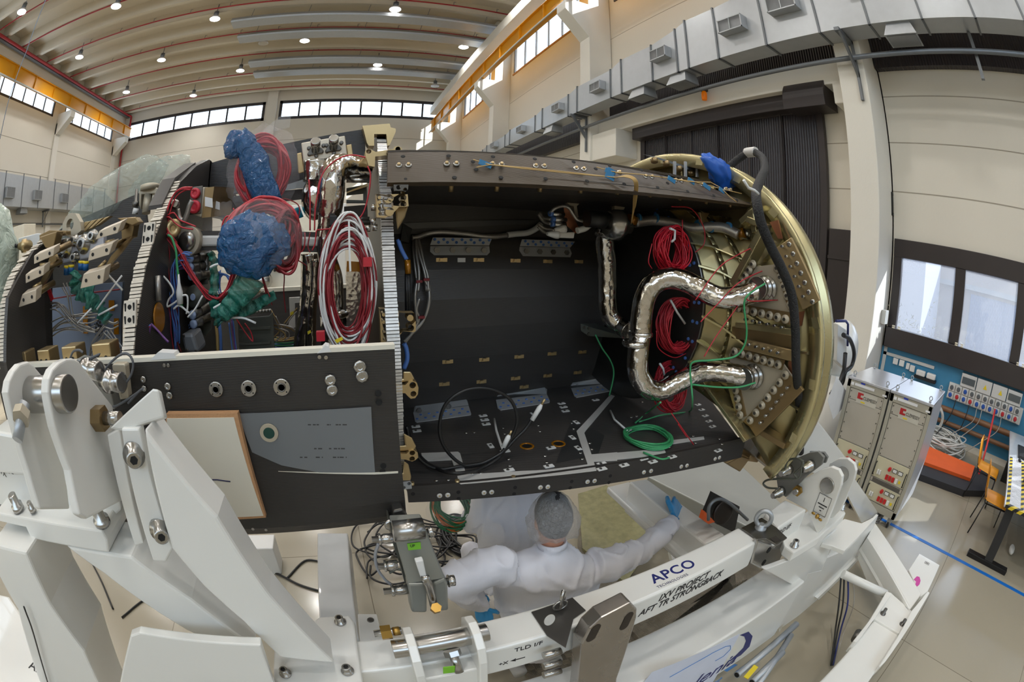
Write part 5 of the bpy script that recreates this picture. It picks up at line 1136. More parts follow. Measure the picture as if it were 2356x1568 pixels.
blob(c + V3((0, .01, -.0)), .155, (1, .55, 1.25), 2, .1).obj('clear_bag', M_film, t)
blob(c + V3((-.165, -.01, -.20)), .085, (1, .5, 1.1), 5, .25, 28).obj('bag_tail', M_film, t)
blob(c + V3((-.005, -.085, -.005)), .105, (.55, .3, 1.75), 21, .22, 48, Matrix.Rotation(-.45, 3, 'Y')).obj('blue_film', M_filmb, t)
blob(c + V3((-.11, -.06, .11)), .05, (1, .5, 1.2), 8, .3, 24).obj('blue_film', M_filmb, t)
MB().hull([c + V3(v) for v in ((-.04, 0, .15), (.1, 0, .18), (.10, 0, .24), (.08, 0, .25))], [c + V3(v) for v in ((-.04, .01, .15), (.1, .01, .18), (.10, .006, .24), (.08, .006, .25))]).obj('bag_corner', M_film, t)
c = onY(598, 545, 1.46)
t = thing('bagged_cable_coil', 'red cable coil wrapped in crumpled dark blue plastic, in front of the silver strut', 'cable coil', c, 'bagged red cable coils')
b = MB(); coil_tubes(b, c + V3((0, .02, .025)), (.15, -1, .25), (0, 0, 1), .10, .085, 30, .005, 11, .25); b.obj('cable', M_redw, t)
b = MB(); coil_tubes(b, c + V3((.085, .0, -.02)), (.5, -1, .1), (0, 0, 1), .05, .085, 16, .0045, 12, .25); b.obj('cable', M_redd, t)
blob(c + V3((-.02, -.04, -.025)), .115, (1.15, .55, .86), 4, .2, 64).obj('blue_bag', M_filmb, t)
blob(c + V3((.0, .0, -.0)), .13, (1.15, .75, .9), 9, .12, 48).obj('clear_bag', M_film, t)
c = onY(800, 662, 1.45)
t = thing('cable_loom_coil', 'long oval loom of striped red and white wires beside the middle bulkhead', 'cable loom', c)
for m, sd_ in ((M_redd, 21), (M_wht, 22)):
 b = MB(); coil_tubes(b, c, (.1, -1, 0), (0, 0, 1), .074, .19, 34 if m is M_redd else 26, .0038, sd_, .27, 5, 44, .03); b.obj('red_wire' if m is M_redd else 'white_wire', m, t)
for x, y in ((845, 602), (738, 772)): MB().box(onY(x, y, 1.41), (.028, .03, .03)).obj('red_tape', M_redw, t)
MB().prism(mapY(ZK, [(1842, 870), (1905, 842), (1920, 865), (1862, 898)], 1.40), (0, .003, 0)).obj('yellow_tag', M_ylw, t)
MB().prism(mapY(W2, [(540, 710), (560, 710), (575, 1225), (555, 1230)], 1.39), (0, .004, 0)).obj('cable_tie', M_wht, t)
def ribbon(Z, pts, Y, w, m, name, label, cat, seed=1, group=None):
 rr = random.Random(seed); P = spline(mapY(Z, pts, Y), 6); b = MB(); prev = None
 for i, p in enumerate(P):
  a = P[max(0, i - 1)]; c_ = P[min(len(P) - 1, i + 1)]; tn = (c_ - a).normalized(); s = tn.cross(V3((0, -1, 0))).normalized()
  ww = (w[0] + (w[1] - w[0]) * i / (len(P) - 1)) / 2; j = V3((0, .012 * math.sin(i * 1.7 + seed), 0))
  cur = [b.bm.verts.new(p + s * ww * k_ + j * (1 if k_ else -.6) + V3((0, .008 * math.sin(k_ * 3 + i), 0))) for k_ in (-1, -.4, .2, 1)]
  if prev:
   for u in range(3): f = b.bm.faces.new([prev[u], cur[u], cur[u + 1], prev[u + 1]]); f.smooth = True
  prev = cur
 o = b.obj(name, m); q = o.modifiers.new('s', 'SOLIDIFY'); q.thickness = .002
 return tag(o, label, cat, group)
ribbon(W1, [(330, 800), (240, 940), (130, 1080), (20, 1200)], 1.42, (.105, .05), M_filmg, 'green_plastic_strip', 'wide translucent green plastic strip slanting through the forward bay', 'plastic strip', 2, 'green plastic strips')
ribbon(W1, [(555, 975), (420, 1050), (300, 1110), (130, 1160)], 1.46, (.03, .05), M_filmg, 'green_plastic_strip', 'narrow green plastic strip above the grey finned housing', 'plastic strip', 4, 'green plastic strips')
ribbon(W3, [(760, 210), (800, 350), (800, 600), (800, 800), (850, 1000), (890, 1060)], 1.5, (.025, .05), M_filmg, 'green_plastic_wrap', 'green plastic wrap around the upright harness beside the connector boxes', 'plastic wrap', 5)
ribbon(W1, [(800, 190), (720, 230), (640, 260), (580, 260)], 1.9, (.05, .04), mat('teal_film', (20, 150, 176), .35), 'teal_plastic_strip', 'small bright teal plastic strip behind the blue wrapped coil', 'plastic strip', 6)
for pts in ([(750, 390), (830, 355), (1030, 320)], [(790, 880), (880, 830)], [(1000, 1000), (1150, 1000), (1300, 1060)]): MB().tube(spline(mapY(W3, pts, 1.44), 5), .004, 6).obj('cable_tie_tail', M_wht, SC)
for x, y in ((690, 1150), (855, 1330)): MB().prism(mapY(W1, [(x, y), (x + 30, y - 15), (x + 35, y + 10), (x + 5, y + 28)], 1.8), (0, .003, 0)).obj('yellow_tag', M_ylw, SC)
# nose section
nearN = [(1.41, 2.73), (1.28, 2.68), (1.19, 2.62), (1.13, 2.54), (1.10, 2.46), (1.07, 2.37), (1.07, 2.0)]
XN = -1.27
b = MB().prism([(XN, y, z) for y, z in nearN + [(1.3, 1.8), (1.45, 2.6), (1.45, 2.73)]], (.045, 0, 0)); b.obj('nose_frame', M_carb, SC)
MB().prism([(XN + .04, y, z) for y, z in [(1.06, 2.37), (1.12, 2.56), (1.3, 2.70), (1.38, 2.7), (1.32, 2.2), (1.25, 1.9), (1.07, 1.9)]], (.02, 0, 0)).obj('frame_plate', M_carbd, SC)
edge_strip(nearN[:-1], XN - .01, XN + .04, .0115, .007, 12, M_hcw)
PN = mapY(W4, [(-60, 600), (150, 560), (1040, 480), (1020, 1480), (30, 1500)], 1.62)
PN[0] = PN[0] + V3((0, 0, 0))
MB().prism(PN, (0, .02, 0)).obj('rear_panel', mat('blue_grey_panel', (112, 124, 146), .42, .2, var=.06), SC)
MB().prism(mapY(ident, [(92, 560), (150, 520), (260, 470), (330, 440), (345, 560), (300, 700), (110, 720)], 1.80), (0, .02, 0)).obj('backing_panel', M_carbd, SC)
o = MB().prism(mapY(ZJ, [(585, 790), (720, 770), (940, 720), (1100, 740), (1100, 960), (600, 1050)], 1.44), (0, .03, 0)).obj('bolted_bracket', mat('pale_grey_metal', (198, 198, 206), .4, .3), SC, bevel=.006)
for x, y, r in ((615, 845, .017), (705, 880, .024), (800, 800, .015), (890, 835, .024), (995, 755, .017), (630, 1015, .016), (805, 980, .016)):
 c = onY(*ZJ(x, y), 1.44); MB().lathe(c, (0, -1, .1), [(0, r * 1.5), (.004, r * 1.5), (.005, r), (.028, r), (.03, r * .85)], 18).obj('cap_screw', M_steel, o)
 MB().lathe(c + V3((0, -.0302, .003)), (0, -1, .1), [(0, r * .55), (.001, r * .5)], 6).obj('socket', M_hole, o)
o = MB().plate(mapY(ZJ, [(660, 690), (665, 620), (700, 545), (750, 505), (800, 510), (850, 600), (862, 690), (770, 770), (660, 740)], 1.47), (0, .03, 0), [(onY(*ZJ(742, 628), 1.47), .022)]).obj('lifting_lug', M_plate, SC)
for ri, (pl, Yb) in enumerate((([(360, 960, 575, 870, 565, 960, 360, 1050), (270, 1160, 470, 1065, 460, 1165, 272, 1255), (235, 1370, 385, 1315, 375, 1450, 195, 1510)], 1.22), ([(1050, 700, 1290, 600, 1245, 720, 1010, 790), (955, 900, 1200, 820, 1155, 950, 930, 1020), (885, 1155, 1115, 1090, 1090, 1255, 850, 1310)], 1.30))):
 prevc = None
 for k, q in enumerate(pl):
  P = mapY(ZJ, [(q[0], q[1]), (q[2], q[3]), (q[4], q[5]), (q[6], q[7])], Yb - .02 * k)
  o = MB().prism(P, (0.01, .03, .012)).obj('mounting_plate', mat('tan_plate', (206, 192, 172), .4, .35, var=.04), SC, bevel=.002)
  cc = sum(P, V3((0, 0, 0))) / 4
  for s_ in (-.3, .3): MB().lathe(cc + (P[1] - P[0]) * s_ + V3((0, -.001, 0)), (0, -1, 0), [(0, .006), (.001, .006)], 10).obj('hole', M_hole, o)
  MB().cyl(cc + V3((0, .02, 0)), cc + V3((.02, .16, .03)), .012, 10).obj('post', M_goldd, o)
  if prevc is not None: MB().tube([prevc + V3((.01, .03, -.03)), (prevc + cc) / 2 + V3((.015, .02, 0)), cc + V3((.01, .03, .03))], .006, 6).obj('link', M_gold, o)
  prevc = cc
 e0 = mapY(ZJ, [((420, 760), (605, 700), (560, 900), (480, 880)), ((1280, 560), (1440, 545), (1400, 760), (1290, 800))][ri], Yb + .12)
 MB().prism(e0, (0, .05, 0)).obj('plate_carrier', M_goldd, SC, bevel=.004)
 rail = mapY(ZJ, [((560, 880), (600, 1000), (500, 1200), (400, 1340), (360, 1370), (480, 1120)), ((1330, 800), (1400, 760), (1280, 920), (1130, 1090), (1090, 1120), (1180, 960))][ri], Yb + .1)
 MB().prism(rail, (0, .02, 0)).obj('carrier_rail', M_goldd, SC)
for k in range(4):
 x = 790 + 70 * k; MB().prism(mapY(ZJ, [(x, 740 - 30 * k), (x + 110, 600 - 15 * k), (x + 170, 590 - 18 * k), (x + 40, 740 - 36 * k)], 1.5), (0, .03, 0)).obj('cleat', M_gold, SC, bevel=.002)
for pts in ([(415, 740), (520, 690), (700, 695), (700, 740), (420, 790)], [(590, 700), (640, 690), (560, 850), (480, 890)], [(1240, 560), (1440, 550), (1480, 600), (1400, 640), (1300, 600)]):
 MB().prism(mapY(ZJ, pts, 1.4), (0, .04, 0)).obj('cleat', M_goldd, SC, bevel=.003)
c = onY(*ZJ(1590, 400), 1.72)
o = MB().prism(mapY(ZJ, [(1475, 275), (1500, 250), (1660, 235), (1700, 250), (1660, 440), (1640, 300), (1500, 310), (1490, 470), (1475, 420)], 1.70), (0, .06, 0)).obj('valve_frame', M_plate, SC, bevel=.004)
MB().cyl(onY(*ZJ(1575, 300), 1.72), onY(*ZJ(1550, 510), 1.7), .02, 14).obj('valve_stem', M_plate, o)
MB().lathe(onY(*ZJ(1590, 232), 1.72), (0, 0, 1), [(-.012, .045), (.0, .047), (.01, .045), (.014, .03)], 22).obj('valve_top', M_plate, o)
MB().lathe(onY(*ZJ(1440, 440), 1.66), (0, 0, 1), [(-.03, .012), (0, .012), (.003, .016), (.02, .016), (.022, .008), (.07, .008)], 12).obj('fitting', M_steeld, o)
MB().cyl(onY(*ZJ(1430, 520), 1.66), onY(*ZJ(1445, 455), 1.66), .014, 10).obj('white_cap', M_wht, o)
MB().hull(mapX(ident, [(300, 430), (440, 385), (470, 380), (470, 420)], -.66), [p + V3((-.25, .03, -.03)) for p in mapX(ident, [(300, 430), (440, 385), (470, 380), (470, 420)], -.66)]) if False else None
for y0, z0, y1, z1 in ((1.86, 3.0, 1.62, 2.9), (1.62, 2.9, 1.5, 2.79)):
 MB().hull([(XF - .04, y0, z0), (XF + .02, y0, z0), (XF + .02, y1, z1), (XF - .04, y1, z1)], [(XF - .04, y0, z0 - .015), (XF + .02, y0, z0 - .015), (XF + .02, y1, z1 - .015), (XF - .04, y1, z1 - .015)]).obj('skin_segment', M_carbd, SC)
ribbon(W4, [(470, 360), (440, 480), (480, 580), (560, 620), (680, 640)], 1.36, (.05, .07), M_filmg, 'green_plastic_wrap', 'green plastic wrap knotted over connectors in the nose bay', 'plastic wrap', 7)
ribbon(W4, [(560, 700), (680, 720), (760, 830), (860, 960)], 1.35, (.06, .05), M_filmg, 'green_plastic_wrap', 'green plastic wrap tail ending at the white striped frame', 'plastic wrap', 8)
for x, y in ((345, 300), (400, 290), (525, 240), (580, 245)):
 o = MB().cyl(onY(*W4(x, y), 1.4), onY(*W4(x - 5, y + 90), 1.4), .014, 12).obj('connector', mat('blue_film_solid', (24, 90, 150), .4), SC); MB().cyl(onY(*W4(x + 2, y - 25), 1.4), onY(*W4(x, y + 5), 1.4), .014, 12).obj('yellow_cap', M_ylw, o)
for pts in ([(150, 760), (240, 745), (330, 850), (450, 970), (560, 1020), (680, 1050)], [(150, 770), (260, 760), (350, 870), (470, 990), (600, 1040)], [(70, 1180), (150, 1050), (280, 950), (400, 920), (560, 900), (700, 880)], [(90, 1200), (170, 1080), (300, 1030), (450, 1020), (620, 1035), (720, 990)], [(30, 1480), (50, 1350), (100, 1150), (150, 1060)], [(60, 1420), (70, 1280), (120, 1180)], [(640, 1400), (660, 1280), (740, 1160), (830, 1060)], [(660, 1420), (700, 1300), (800, 1180), (850, 1080)], [(840, 1040), (920, 1160), (1010, 1280)], [(860, 970), (940, 1000), (1010, 985)], [(80, 540), (100, 760), (110, 950), (100, 1100)], [(330, 500), (380, 640), (400, 800), (430, 930)]):
 bundle(mapY(W4, pts, 1.42), 3, .0042, .01, [M_silw], 'pale_lead', sm=6)
for a, c in (((1030, 400), (720, 820)), ((860, 390), (1040, 580)), ((975, 765), (740, 890)), ((650, 810), (480, 990))):
 MB().cyl(onY(*W4(*a), 1.34), onY(*W4(*c), 1.34), .004, 6).obj('cable_tie_tail', M_wht, SC)
for x, y, w, h in ((575, 950, 60, 340), (960, 1030, 60, 200), (900, 770, 70, 130)): MB().prism(mapY(W4, [(x - w / 2, y - h / 2), (x + w / 2, y - h / 2), (x + w / 2, y + h / 2), (x - w / 2, y + h / 2)], 1.605), (0, .003, 0)).obj('kapton_strip', M_kap, SC)
MB().prism(mapY(W4, [(85, 545), (130, 540), (180, 690), (145, 720)], 1.4), (0, .004, 0)).obj('red_flag', M_redw, SC)
MB().tube(mapY(W4, [(180, 685), (460, 640), (740, 600), (1000, 570)], 1.5), .003, 5).obj('red_cord', M_redd, SC)
for i in range(16):
 a = i * 2.4; r = 14 * math.sqrt(i + .5); MB().lathe(onY(*W4(740 + r * math.cos(a), 1060 + r * 1.2 * math.sin(a) * 1.6), 1.6), (0, -1, 0), [(0, .006), (.002, .006)], 8).obj('vent_hole', M_hole, SC)
for x, y in ((80, 265), (320, 245), (590, 230), (900, 205), (1285, 190)):
 w_ = .028 + .012 * x / 1285; c = onY(*ZE(x, y), 1.2); o = MB().box(c, (w_ * 2, .07, w_ * 2.1)).obj('tan_block', M_gold, SC, bevel=.004)
 for s_ in (-.45, .45): MB().lathe(c + V3((w_ * s_, -.0355, 0)), (0, -1, 0), [(0, .007), (.001, .007)], 12).obj('hole', M_hole, o)
t = tag(blob(onY(*ZJ(1130, 430), 1.9), .3, (1.25, .5, .42), 3, .1, 48, Matrix.Rotation(-.45, 3, 'Y')).obj('plastic_sheet', M_filmc), 'crinkled clear plastic sheet draped over the nose top', 'plastic sheet')
tag(blob(onY(*ZJ(1690, 170), 1.95), .17, (1.1, .5, .55), 6, .15, 36, Matrix.Rotation(-.4, 3, 'Y')).obj('plastic_sheet', M_filmc), 'crinkled clear plastic sheet behind the valve at the frame top', 'plastic sheet')
tag(blob(onY(-20, 640, 1.5), .3, (.6, .6, 1.1), 12, .1, 40).obj('foil_blanket', film_mat('silvery_blanket', (190, 205, 190), .95, 16, .15)), 'silvery crinkled blanket over the nose tip at the left edge', 'blanket')
o = tag(MB().hull(mapY(ZJ, [(195, 775), (400, 720), (440, 725), (400, 850), (310, 890), (200, 840)], 1.6), mapY(ZJ, [(195, 775), (400, 720), (440, 725), (400, 850), (310, 890), (200, 840)], 1.7)).obj('sensor_head', M_wht, SC, bevel=.004), '', '') if False else MB().hull(mapY(ZJ, [(195, 775), (400, 720), (440, 725), (400, 850), (310, 890), (200, 840)], 1.6), mapY(ZJ, [(195, 775), (400, 720), (440, 725), (400, 850), (310, 890), (200, 840)], 1.7)).obj('sensor_head', M_wht, SC, bevel=.004)
MB().lathe(onY(*ZJ(190, 860), 1.56), onY(*ZJ(300, 850), 1.6) - onY(*ZJ(190, 860), 1.56), [(0, .012), (.02, .02), (.025, .03), (.05, .03), (.055, .024), (.1, .024)], 14).obj('connector', M_gold, o)
MB().tube(spline(mapY(ZJ, [(190, 855), (100, 850), (0, 865), (-80, 870)], 1.56), 5), .009, 8).obj('black_lead', M_blk, o)
# near side panel (loose carbon panel on the lower near side)
YP = 1.13
n_ = 12; top = [onY(x, y, YP) for x, y in ((-15, 849), (300, 833), (905, 802))]
zt = lambda x: top[0].z + (top[2].z - top[0].z) * (x - top[0].x) / (top[2].x - top[0].x)
b = MB(); xs = [-1.38, .14]
prf = [(0, 1.0), (.002, .66), (-.002, .4), (-.012, .15), (-.005, .05), (.02, -.02)]
rows = []
for k in range(13):
 x = xs[0] + (xs[1] - xs[0]) * k / 12; zb = 1.78 - .02 * math.sin(PI * k / 12); rows.append([(x, YP + dy, zb + (zt(x) - zb) * t_) for dy, t_ in prf])
for A, B in zip(rows, rows[1:]):
 for i in range(len(prf) - 1): b.hull([A[i], A[i + 1], B[i + 1], B[i]], [V3(p) + V3((0, .028, 0)) for p in (A[i], A[i + 1], B[i + 1], B[i])])
bmesh.ops.remove_doubles(b.bm, verts=b.bm.verts[:], dist=1e-6)
SP = thing('side_panel', 'loose black carbon side panel with round silver ports, standing before the forward bay', 'panel', (-.6, 1.13, 1.77))
M_carbw = weave(mat('carbon_weave_panel', (50, 47, 44), .38, var=.1, scale=4, spec=.5), 85, .35)
b.obj('skin', M_carbw, SP)
b = MB()
for A, B in zip(rows, rows[1:]): b.hull([(A[0][0], YP - .003, A[0][2]), (B[0][0], YP - .003, B[0][2]), (B[0][0], YP + .031, B[0][2]), (A[0][0], YP + .031, A[0][2])], [(A[0][0], YP - .003, A[0][2] + .012), (B[0][0], YP - .003, B[0][2] + .012), (B[0][0], YP + .031, B[0][2] + .012), (A[0][0], YP + .031, A[0][2] + .012)])
b.obj('top_trim', M_cream, SP)
for x0, x1 in ((345, 405), (730, 762)): MB().prism(mapY(ident, [(x0, 828 - (x0 - 345) * .04), (x1, 824 - (x0 - 345) * .04), (x1 - 6, 812 - (x0 - 345) * .04), (x0 + 18, 810 - (x0 - 345) * .04)], YP - .005), (0, .04, 0)).obj('white_tape', M_wht, SP)
for x, y, r in ((497, 895, .022), (572, 893, .023), (648, 890, .024)):
 c = onY(x, y, YP - .004); o = MB().lathe(c, (0, -1, 0), [(-.004, r), (.003, r), (.004, r * .9)], 26).obj('port_ring', M_steel, SP)
 MB().lathe(c + V3((0, -.004, 0)), (0, -1, 0), [(0, r * .52), (.003, r * .5), (.0032, r * .4), (-.002, r * .35)], 20).obj('port_plug', M_steeld, o)
 for k in range(4): a = PI / 4 + k * PI / 2; MB().lathe(c + V3((math.cos(a) * r * .76, -.004, math.sin(a) * r * .76)), (0, -1, 0), [(0, .0022), (.001, .002)], 8).obj('screw', M_hole, o)
for x, y, w_ in ((330, 872, 15), (332, 893, 14), (386, 888, 17), (390, 909, 17), (760, 874, 25), (764, 897, 25), (828, 843, 27), (833, 865, 27)):
 c = onY(x, y, YP - .004); s_ = w_ / 1010 * 1.25 / 2 * 1.1; MB().lathe(c, (0, -1, 0), [(-.002, s_), (.004, s_ * .95), (.005, s_ * .5), (.002, s_ * .4)], 8).obj('insert', M_steel, SP)
for x, y in ((870, 905), (872, 925), (882, 1071), (880, 1084)): MB().lathe(onY(x, y, YP - .004), (0, -1, 0), [(0, .0095), (.0015, .009)], 14).obj('hole', M_hole, SP)
for x, y in ((378, 840), (387, 840), (735, 821), (750, 822), (582, 1216), (612, 1218)): MB().lathe(onY(x, y, YP - .005), (0, -1, 0), [(0, .006), (.002, .005)], 10).obj('screw', M_steel, SP)
MB().prism(mapY(ident, [(548, 952), (854, 936), (863, 1086), (745, 1088), (648, 1070), (580, 1040)], YP - .006), (0, .004, 0)).obj('grey_film', M_foilt, SP)
MB().prism(mapY(ident, [(640, 1084), (862, 1087), (916, 1084), (916, 1088), (862, 1091)], YP - .007), (0, .003, 0)).obj('seam', M_cream, SP)
c = onY(619, 995, YP - .008); o = MB().lathe(c, (0, -1, 0), [(0, .028), (.003, .027)], 26).obj('port_ring', M_plate, SP); MB().lathe(c + V3((0, -.003, 0)), (0, -1, 0), [(0, .017), (.001, .016)], 22).obj('port_opening', mat('dark_green', (24, 66, 58), .3), o)
o = MB().prism(mapY(ident, [(382, 952), (546, 950), (612, 1190), (520, 1196), (380, 1000)], YP - .03), (0, .024, 0)).obj('tan_foam_board', M_tansh, SP)
MB().prism(mapY(ident, [(384, 962), (538, 960), (606, 1186), (520, 1190), (384, 1005)], YP - .032), (0, .004, 0)).obj('cream_face', M_cream, o)
o = MB().prism(mapY(ident, [(258, 838), (286, 838), (296, 916), (272, 920)], YP - .012), (0, .01, 0)).obj('hinge_plate', M_plate, SP, bevel=.003)
for pts in ([(470, 1101), (484, 1103), (500, 1103), (520, 1106), (530, 1107)], [(478, 1112), (484, 1113)]): MB().tube(mapY(ident, pts, YP - .0325), .0022, 4).obj('ink_mark', mat('ink', (40, 40, 80), .6), SP)
rr = random.Random(2)
for y0 in (975, 1030, 1050):
 x = 690
 while x < 800:
  w_ = rr.uniform(2, 10)
  if rr.random() < .7: MB().prism(mapY(ident, [(x, y0), (x + w_, y0 + .3), (x + w_, y0 + 3), (x, y0 + 3)], YP - .0065), (0, .001, 0)).obj('dirt_mark', mat('dirt', (66, 66, 66), .7), SP)
  x += w_ + rr.uniform(1, 6)
# white handling frames
M_white = mat('white_enamel', (232, 231, 226), .28, var=.02, scale=2, coat=.5, bump=.02, bscale=12)
M_ink = mat('black_lettering', (26, 26, 30), .5)
M_navy = mat('navy_lettering', (34, 42, 110), .45)
M_brass = mat('brass', (176, 140, 72), .3, .9)
M_lime = mat('lime_sticker', (126, 196, 48), .5)
M_tread = None
U1 = region(1700, 1040, 1.698); U2 = region(1340, 1060, 3.2); U3 = region(0, 1250, 2.806); U4 = region(560, 1180, 2.986)
SB = thing('strongback', 'white horizontal lifting beam with blue and black lettering, in front of the person', 'lifting beam', (.9, .86, 1.3))
zt_, yf, yr = 1.45, .79, .925
zb_ = zt_ - .155
def sb_y(x, base): return base - .010 * x
def sbtop(px, py): return onZ(px, py, zt_)
def sbfront(px, py): return onP(px, py, (0, yf, 0), (.010, 1, 0))
b = MB(); b.hull([(-.17, sb_y(-.17, yf), zb_), (1.53, sb_y(1.53, yf), zb_), (1.53, sb_y(1.53, yr), zb_), (-.17, sb_y(-.17, yr), zb_)], [(-.17, sb_y(-.17, yf), zt_), (1.53, sb_y(1.53, yf), zt_), (1.53, sb_y(1.53, yr), zt_), (-.17, sb_y(-.17, yr), zt_)])
b.obj('beam', M_white, SB, bevel=.012, bseg=3)
o0 = sbtop(1505, 1342); o1 = sbtop(1607, 1298)
xd = (o1 - o0); yd = V3((-xd.y, xd.x, 0))
text('maker_logo', 'ADCO'.replace('D', 'P'), o0 + V3((0, 0, .0005)), xd, yd, .070, M_navy, SB, spacing=1.05, bold=.0010, sx=1.13)
o0 = sbtop(1514, 1353); o1 = sbtop(1621, 1305)
text('maker_line', 'TECHNOLOGIES', o0 + V3((0, 0, .0005)), o1 - o0, V3((-(o1 - o0).y, (o1 - o0).x, 0)), .0185, mat('grey_lettering', (80, 84, 110), .5), SB, spacing=1.15)
for s_, a, c, sz in (('IXV PROJECT', (1513, 1383), (1632, 1318), .05), ('AFT TR STRONGBACK', (1467, 1418), (1662, 1318), .05)):
 p, q = sbfront(*a), sbfront(*c)
 t = text('lettering', s_, p + V3((0, -.001, 0)), V3((1, -.01, 0)), (0, 0, 1), sz, M_ink, SB, shear=.25, bold=.0004)
 w_ = max(v.co.dot(V3((1, -.01, 0)).normalized()) for v in t.data.vertices) - min(v.co.dot(V3((1, -.01, 0)).normalized()) for v in t.data.vertices)
 k = (q.x - p.x) / w_; t.data.transform(Matrix.Translation(p) @ Matrix.Diagonal((k, 1, 1, 1)) @ Matrix.Translation(-p))
p = sbfront(1183, 1499); text('lettering', 'TLD I/F', p + V3((0, -.001, 0)), V3((1, -.01, 0)), (0, 0, 1), .03, M_ink, SB, sx=1.05)
p = sbfront(1146, 1531); text('lettering', '+X', p + V3((0, -.001, 0)), V3((1, -.01, 0)), (0, 0, 1), .026, M_ink, SB, shear=.1)
A = sbfront(1174, 1520); b = MB(); q = V3((0, -.001, 0)); L_ = .052
b.prism([A + q + V3(v) for v in ((0, 0, 0), (.02, 0, .009), (.018, 0, .002), (L_, 0, .002), (L_, 0, -.003), (.018, 0, -.003), (.02, 0, -.010))], (0, .0008, 0)); b.obj('arrow', M_ink, SB)
lug = lambda x: [(x, .71, 1.24), (x, .71, 1.50), (x, .725, 1.56), (x, .76, 1.595), (x, .80, 1.605), (x, .84, 1.59), (x, .875, 1.55), (x, .885, 1.49), (x, .885, 1.44), (x, .8, 1.44), (x, .8, 1.24)]
XA = onY(932, 1420, .80).x; XB = onY(1085, 1400, .80).x
for x in (XA, XB): MB().prism(lug(x - .012), (.026, 0, 0)).obj('clevis_lug', M_white, SB, bevel=.004)
MB().bx((XA, .735, 1.26), (XB, .80, 1.44)).obj('clevis_plate', M_white, SB, bevel=.006)
pc = V3(((XA + XB) / 2, .80, 1.54))
MB().cyl((XA - .055, .80, 1.54), (XB + .045, .80, 1.54), .030, 24).obj('clevis_pin', M_steel, SB, bevel=.002)
b = MB(); b.cyl((XA - .04, .835, 1.585), (XA - .02, .835, 1.585), .014, 12); b.hexp((XA - .075, .835, 1.585), (1, 0, 0), .024, .03); b.obj('brass_nut', M_brass, SB); MB().cyl((XA - .095, .835, 1.585), (XA - .015, .835, 1.585), .012, 12).obj('stud', M_steel, SB)
a = onY(1035, 1500, .76); b = MB(); b.hexp(pc + V3((.02, -.02, -.03)), (.05, -.55, -.6), .026, .018).cyl(pc + V3((.02, -.02, -.03)), pc + V3((.025, -.07, -.09)), .014, 14); b.obj('locking_bolt', M_steel, SB)
MB().prism([onY(x, y, .732) for x, y in ((1020, 1535), (1047, 1532), (1046, 1546), (1020, 1549))], (0, .003, 0)).obj('lime_sticker', M_lime, SB)
m0 = sbtop(1222, 1400)
MB().prism([sbtop(*ZG(*p)) + V3((0, 0, .002)) for p in [(1580, 900), (1950, 770), (2070, 885), (1960, 960), (1890, 1220), (1720, 1110)]], (0, 0, .004)).obj('saddle_plate', M_steeld, SB)
o = MB()
pl = [onY(*ZG(*p), .70) for p in [(1930, 1600), (1900, 1240), (1960, 1060), (2010, 1010), (2080, 960), (2340, 890), (2480, 860), (2545, 900), (2555, 960), (2440, 1600)]]
rim = [(1330, 1568), (1338, 1480), (1358, 1445), (1385, 1420), (1452, 1385), (1466, 1400), (1465, 1420), (1420, 1560), (1415, 1600), (1325, 1600)]
P = [onY(x, y, .70) for x, y in rim]
hs = [(onY(1367, 1452, .70), .019), (onY(1363, 1463, .70), .018), (onY(1442, 1423, .70), .019), (onY(1437, 1437, .70), .018)]
MB().prism(P, (0, .06, 0)).obj('slotted_plate', mat('milled_steel', (168, 162, 156), .26, .9, var=.08, scale=12, rvar=.08), SB, bevel=.006)
for (x, y), (x2, y2) in (((1372, 1444), (1360, 1468)), ((1448, 1416), (1436, 1441))):
 a, c = onY(x, y, .6985), onY(x2, y2, .6985); d = (c - a).normalized(); s_ = d.cross(V3((0, 1, 0))) * .017; n2 = []
 for k in range(9): t = PI * k / 8; n2.append(c + s_ * math.cos(t) + d * .017 * math.sin(t))
 for k in range(9): t = PI + PI * k / 8; n2.append(a + s_ * math.cos(t) + d * .017 * math.sin(t))
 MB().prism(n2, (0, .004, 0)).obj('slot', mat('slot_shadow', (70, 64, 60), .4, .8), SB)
for y in (1500, 1525, 1545): MB().cyl(onY(1250, y + 8, .74), onY(1290, y - 4, .74), .014, 14).obj('dowel_pin', M_steel, SB)
rc = sbtop(1287, 1405) + V3((0, 0, .02))
o = MB().tube([rc + V3((0, 0, .0)), rc + V3((.003, 0, .05)), rc + V3((.008, .006, .075)), rc + V3((.014, .01, .05)), rc + V3((.012, .008, 0))], .008, 8).obj('ring_bolt', M_steel, SB)
MB().tube([rc + V3((.025 * math.cos(t), .0, .012 + .022 * math.sin(t))) for t in [2 * PI * k / 20 for k in range(20)]], .004, 6, closed=True).obj('split_ring', M_steel, SB)
MB().lathe(onY(1264, 1425, .76), (.2, -1, .3), [(0, .02), (.002, .02)], 20).obj('round_tag', M_alu, SB)
e0 = [onY(*ZH(*p), .75) for p in [(1300, 400), (1360, 390), (1480, 460), (1540, 400), (1530, 460), (1470, 600), (1385, 655), (1250, 600)]]
MB().prism([onY(*ZH(*p), .765) for p in [(1300, 400), (1440, 455), (1530, 395), (1525, 470), (1475, 590), (1385, 655), (1325, 635), (1250, 598)]], (0, .03, 0)).obj('end_plate', M_steel, SB, bevel=.008)
MB().prism([onZ(*ZH(*p), 1.452) for p in [(1160, 310), (1275, 250), (1330, 225), (1450, 305), (1540, 390), (1450, 450), (1365, 400), (1290, 405)]], (0, 0, .008)).obj('end_saddle', M_steeld, SB, bevel=.002)
